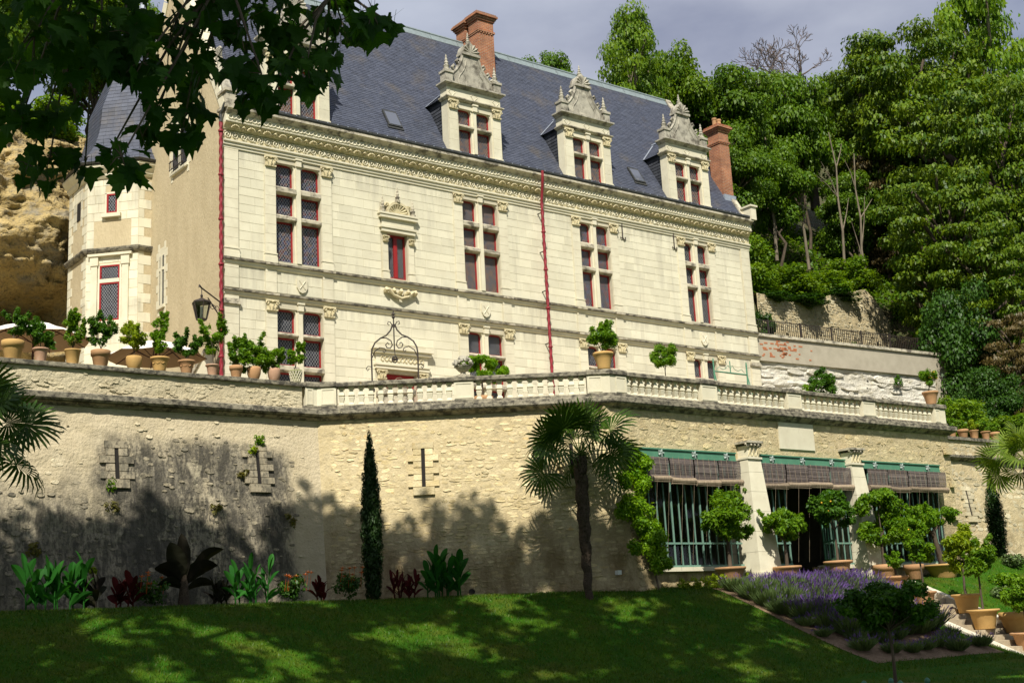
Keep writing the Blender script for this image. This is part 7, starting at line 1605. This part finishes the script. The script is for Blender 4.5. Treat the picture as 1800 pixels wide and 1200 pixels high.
# ------------------------------------------------------------------ lantern on its scrolled bracket
t = thing('wall_lantern', 'black iron lantern hanging from a scrolled bracket at the house corner', 'lantern', (-.85,-.55,12.2)); W0 = Vector((-.06,-.06,12.0)); E = Vector((-1.05,-.62,12.84)); m = MB()
m.tube([W0+VZ*.55, E], .024, 6); m.tube([W0-VZ*.1, W0+VZ*.75], .026, 6); m.tube([W0, W0.lerp(E,.35)+VZ*-.02, W0.lerp(E,.7)+VZ*.0], .02, 5)
d = (E-W0); d.z = 0; d.normalize()
for c0, r0, dr in ((.28,.16,1),(.55,.13,-1),(.78,.10,1),(.42,.09,1)):
    c = W0+d*c0+VZ*(.18+.30*c0+.02); m.tube([c+d*(r0*(1-k/12)*math.cos(k*.75*dr))+VZ*(r0*(1-k/12)*math.sin(k*.75*dr)) for k in range(11)], .014, 4)
m.tube([E, E+d*.10+VZ*.06, E+d*.12-VZ*.02], [.03,.03,.015], 5); m.tube([E-d*.02,E-d*.02-VZ*.32], .014, 5); m.build('bracket', M['iron'], t); c = E-d*.02-VZ*.32; m = MB()
m.lathe([(.03,.0),(.06,-.02),(.12,-.06),(.29,-.13),(.32,-.16),(.31,-.19)], 6, (c.x,c.y,c.z), .3); m.lathe([(.03,.10),(.05,.05),(.03,0)], 6, (c.x,c.y,c.z)); m.lathe([(.17,-.74),(.18,-.70),(.15,-.70)], 6, (c.x,c.y,c.z), .3); m.lathe([(.02,-.86),(.05,-.80),(.15,-.74)], 6, (c.x,c.y,c.z), .3)
for k in range(6): a = .3+k*PI/3; m.tube([(c.x+.30*math.cos(a),c.y+.30*math.sin(a),c.z-.18),(c.x+.17*math.cos(a),c.y+.17*math.sin(a),c.z-.72)], .016, 4)
m.build('lantern_frame', M['iron'], t); m = MB(); m.lathe([(.16,-.71),(.28,-.19)], 6, (c.x,c.y,c.z), .3, False); m.build('lantern_glass', M['clear'], t); m = MB(); m.tube([c-VZ*.62, c-VZ*.30], .05, 8); m.tube([c-VZ*.72, c-VZ*.62], .06, 8); m.build('lamp', M['canvastop'], t)
# ------------------------------------------------------------------ wrought iron arch above the terrace well
ac = Vector((3.62,-4.55,8.2)); ad = Vector((7,-5,0)).normalized(); t = thing('iron_arch', 'wrought iron arch with scrolls and a pulley rising behind the balustrade before the door', 'iron arch', ac); m = MB()
def ap_(u, z): return ac+ad*u+VZ*z
for s in (-1, 1):
    m.tube([ap_(s*.72,0), ap_(s*.72,2.1), ap_(s*.70,2.28), ap_(s*.60,2.48), ap_(s*.42,2.62), ap_(s*.24,2.70), ap_(s*.10,2.86), ap_(s*.03,3.05)], .024, 6)
    m.tube([ap_(s*.70,2.0), ap_(s*.62,2.2), ap_(s*.45,2.32), ap_(s*.30,2.28), ap_(s*.27,2.2), ap_(s*.32,2.15), ap_(s*.36,2.2)], .016, 5)
    m.tube([ap_(s*.42,2.62), ap_(s*.25,2.62), ap_(s*.10,2.52), ap_(s*.06,2.38), ap_(s*.13,2.28), ap_(s*.23,2.3), ap_(s*.27,2.4), ap_(s*.21,2.46), ap_(s*.16,2.41)], .019, 5)
    m.tube([ap_(s*.02,2.95), ap_(s*.10,3.12), ap_(s*.17,3.14), ap_(s*.19,3.06), ap_(s*.13,3.03)], .015, 5); m.tube([ap_(s*.72,1.72), ap_(s*.84,1.74), ap_(s*.90,1.67), ap_(s*.85,1.60), ap_(s*.80,1.66)], .015, 5); m.lathe([(.02,-.09),(.06,-.04),(.06,.04),(.02,.09)], 8, ap_(s*.70,.98)); m.tube([ap_(s*.72,.7), ap_(s*.72,.95)], .04, 6)
m.tube([ap_(0,2.2), ap_(0,3.5)], .02, 6); m.lathe([(.02,-.1),(.06,-.05),(.03,0),(.05,.05),(.01,.12)], 8, ap_(0,3.32)); m.tube([ap_(-.07,3.36), ap_(.07,3.36)], .015, 5); m.build('arch_frame', M['iron'], t); m = MB(); m.tube([ap_(0,2.2),ap_(.02,2.0)], .012, 5); m.tube([ap_(.0+.08*math.cos(k*.7),1.92+.10*math.sin(k*.7)) for k in range(10)], .026, 5); m.lathe([(.015,-.05),(.06,-.02),(.06,.02),(.015,.05)], 8, ap_(0,1.92)); m.build('pulley', M['iron'], t)
t = thing('well_head', 'round stone well head under the iron arch', 'well', ac); m = MB(); m.lathe([(.62,0),(.58,.05),(.55,.7),(.62,.75),(.62,.9),(.45,.9),(.45,.3)], 20, ac); m.build('well_ring', M['trimdirty'], t)
m = MB(); m.lathe([(.20,0),(.24,.16),(.25,.18),(.22,.18)], 14, (ac.x+.1,ac.y-.1,ac.z+.9)); m.tube([(ac.x+.1+.24*math.cos(k*.5), ac.y-.1, ac.z+1.07+.26*math.sin(k*.5)) for k in range(7)], .01, 4); b_ = thing('bucket', 'old bucket with a raised handle standing on the well', 'bucket', (ac.x+.1,ac.y-.1,ac.z+.9)); m.build('bucket_body', M['roll'], b_)
# ------------------------------------------------------------------ stone flower basket on the middle pier
pc = ctr[1]+dm*sm; t = thing('stone_flower_basket', 'weathered stone basket of carved flowers on the middle pier of the balustrade', 'stone finial', (pc.x,pc.y,9.075)); m = MB(); m.lathe([(.20,0),(.20,.04),(.09,.07),(.07,.13),(.13,.16),(.22,.26),(.25,.31),(.2,.33)], 14, (pc.x,pc.y,9.075)); m.build('basket', M['trimdirty'], t); m = MB(); r = random.Random(3)
for k in range(34):
    d = Vector((r.gauss(0,1),r.gauss(0,1),abs(r.gauss(0,1)))).normalized(); q = Vector((pc.x,pc.y,9.40))+Vector((d.x*.23,d.y*.23,d.z*.20)); m.tube([q, q+d*.06, q+d*.09+VZ*.02], [.05,.06,.02], 6)
m.build('carved_flowers', M['gablestone'], t)
# ------------------------------------------------------------------ pale green iron frame on the terrace
t = thing('iron_garden_frame', 'pale green wrought iron frame with scrolls near the right end of the house', 'iron frame', (17.2,-6,8.2)); m = MB()
for x in (16.35,18.1): m.tube([(x,-6,8.2),(x,-6,10.85)], .03, 6); m.lathe([(.04,0),(.02,.05),(.03,.08),(.004,.14)], 8, (x,-6,10.85)); m.tube([(x+.05,-6.5,8.2),(x,-6,10.5)], .02, 5); m.tube([(x+.3,-5.6,8.2),(x,-6,10.6)], .02, 5)
m.tube([(16.35,-6,10.5),(18.1,-6,10.5)], .028, 6)
m.tube([(17.22,-6,10.5),(17.22,-6,10.95)], .02, 5)
for s in (-1,1): m.tube([(17.22+s*.75,-6,10.56),(17.22+s*.6,-6,10.68),(17.22+s*.4,-6,10.6),(17.22+s*.22,-6,10.66),(17.22+s*.12,-6,10.78),(17.22+s*.04,-6,10.7)], .012, 4)
m.build('frame', M['greenpaint'], t)
# ------------------------------------------------------------------ stone ramp of the small stair beside the gable
t = thing('stair_parapet', 'sloping white stone stair parapet at the foot of the beige gable', 'stair', (-.5,.5,8.2)); m = MB(); m.add([(-.55,.2,8.2),(-.25,.2,8.2),(-.25,3.0,8.2),(-.55,3.0,8.2),(-.55,.2,10.9),(-.25,.2,10.9),(-.25,3.0,9.2),(-.55,3.0,9.2)], [(0,3,2,1),(4,5,6,7),(0,1,5,4),(1,2,6,5),(2,3,7,6),(3,0,4,7)]); m.build('parapet', M['trim'], t); m = MB(); m.add([(-.62,.15,10.92),(-.18,.15,10.92),(-.18,3.05,9.2),(-.62,3.05,9.2),(-.62,.15,11.06),(-.18,.15,11.06),(-.18,3.05,9.34),(-.62,3.05,9.34)], [(0,3,2,1),(4,5,6,7),(0,1,5,4),(1,2,6,5),(2,3,7,6),(3,0,4,7)]); m.build('handrail', M['trimdirty'], t)
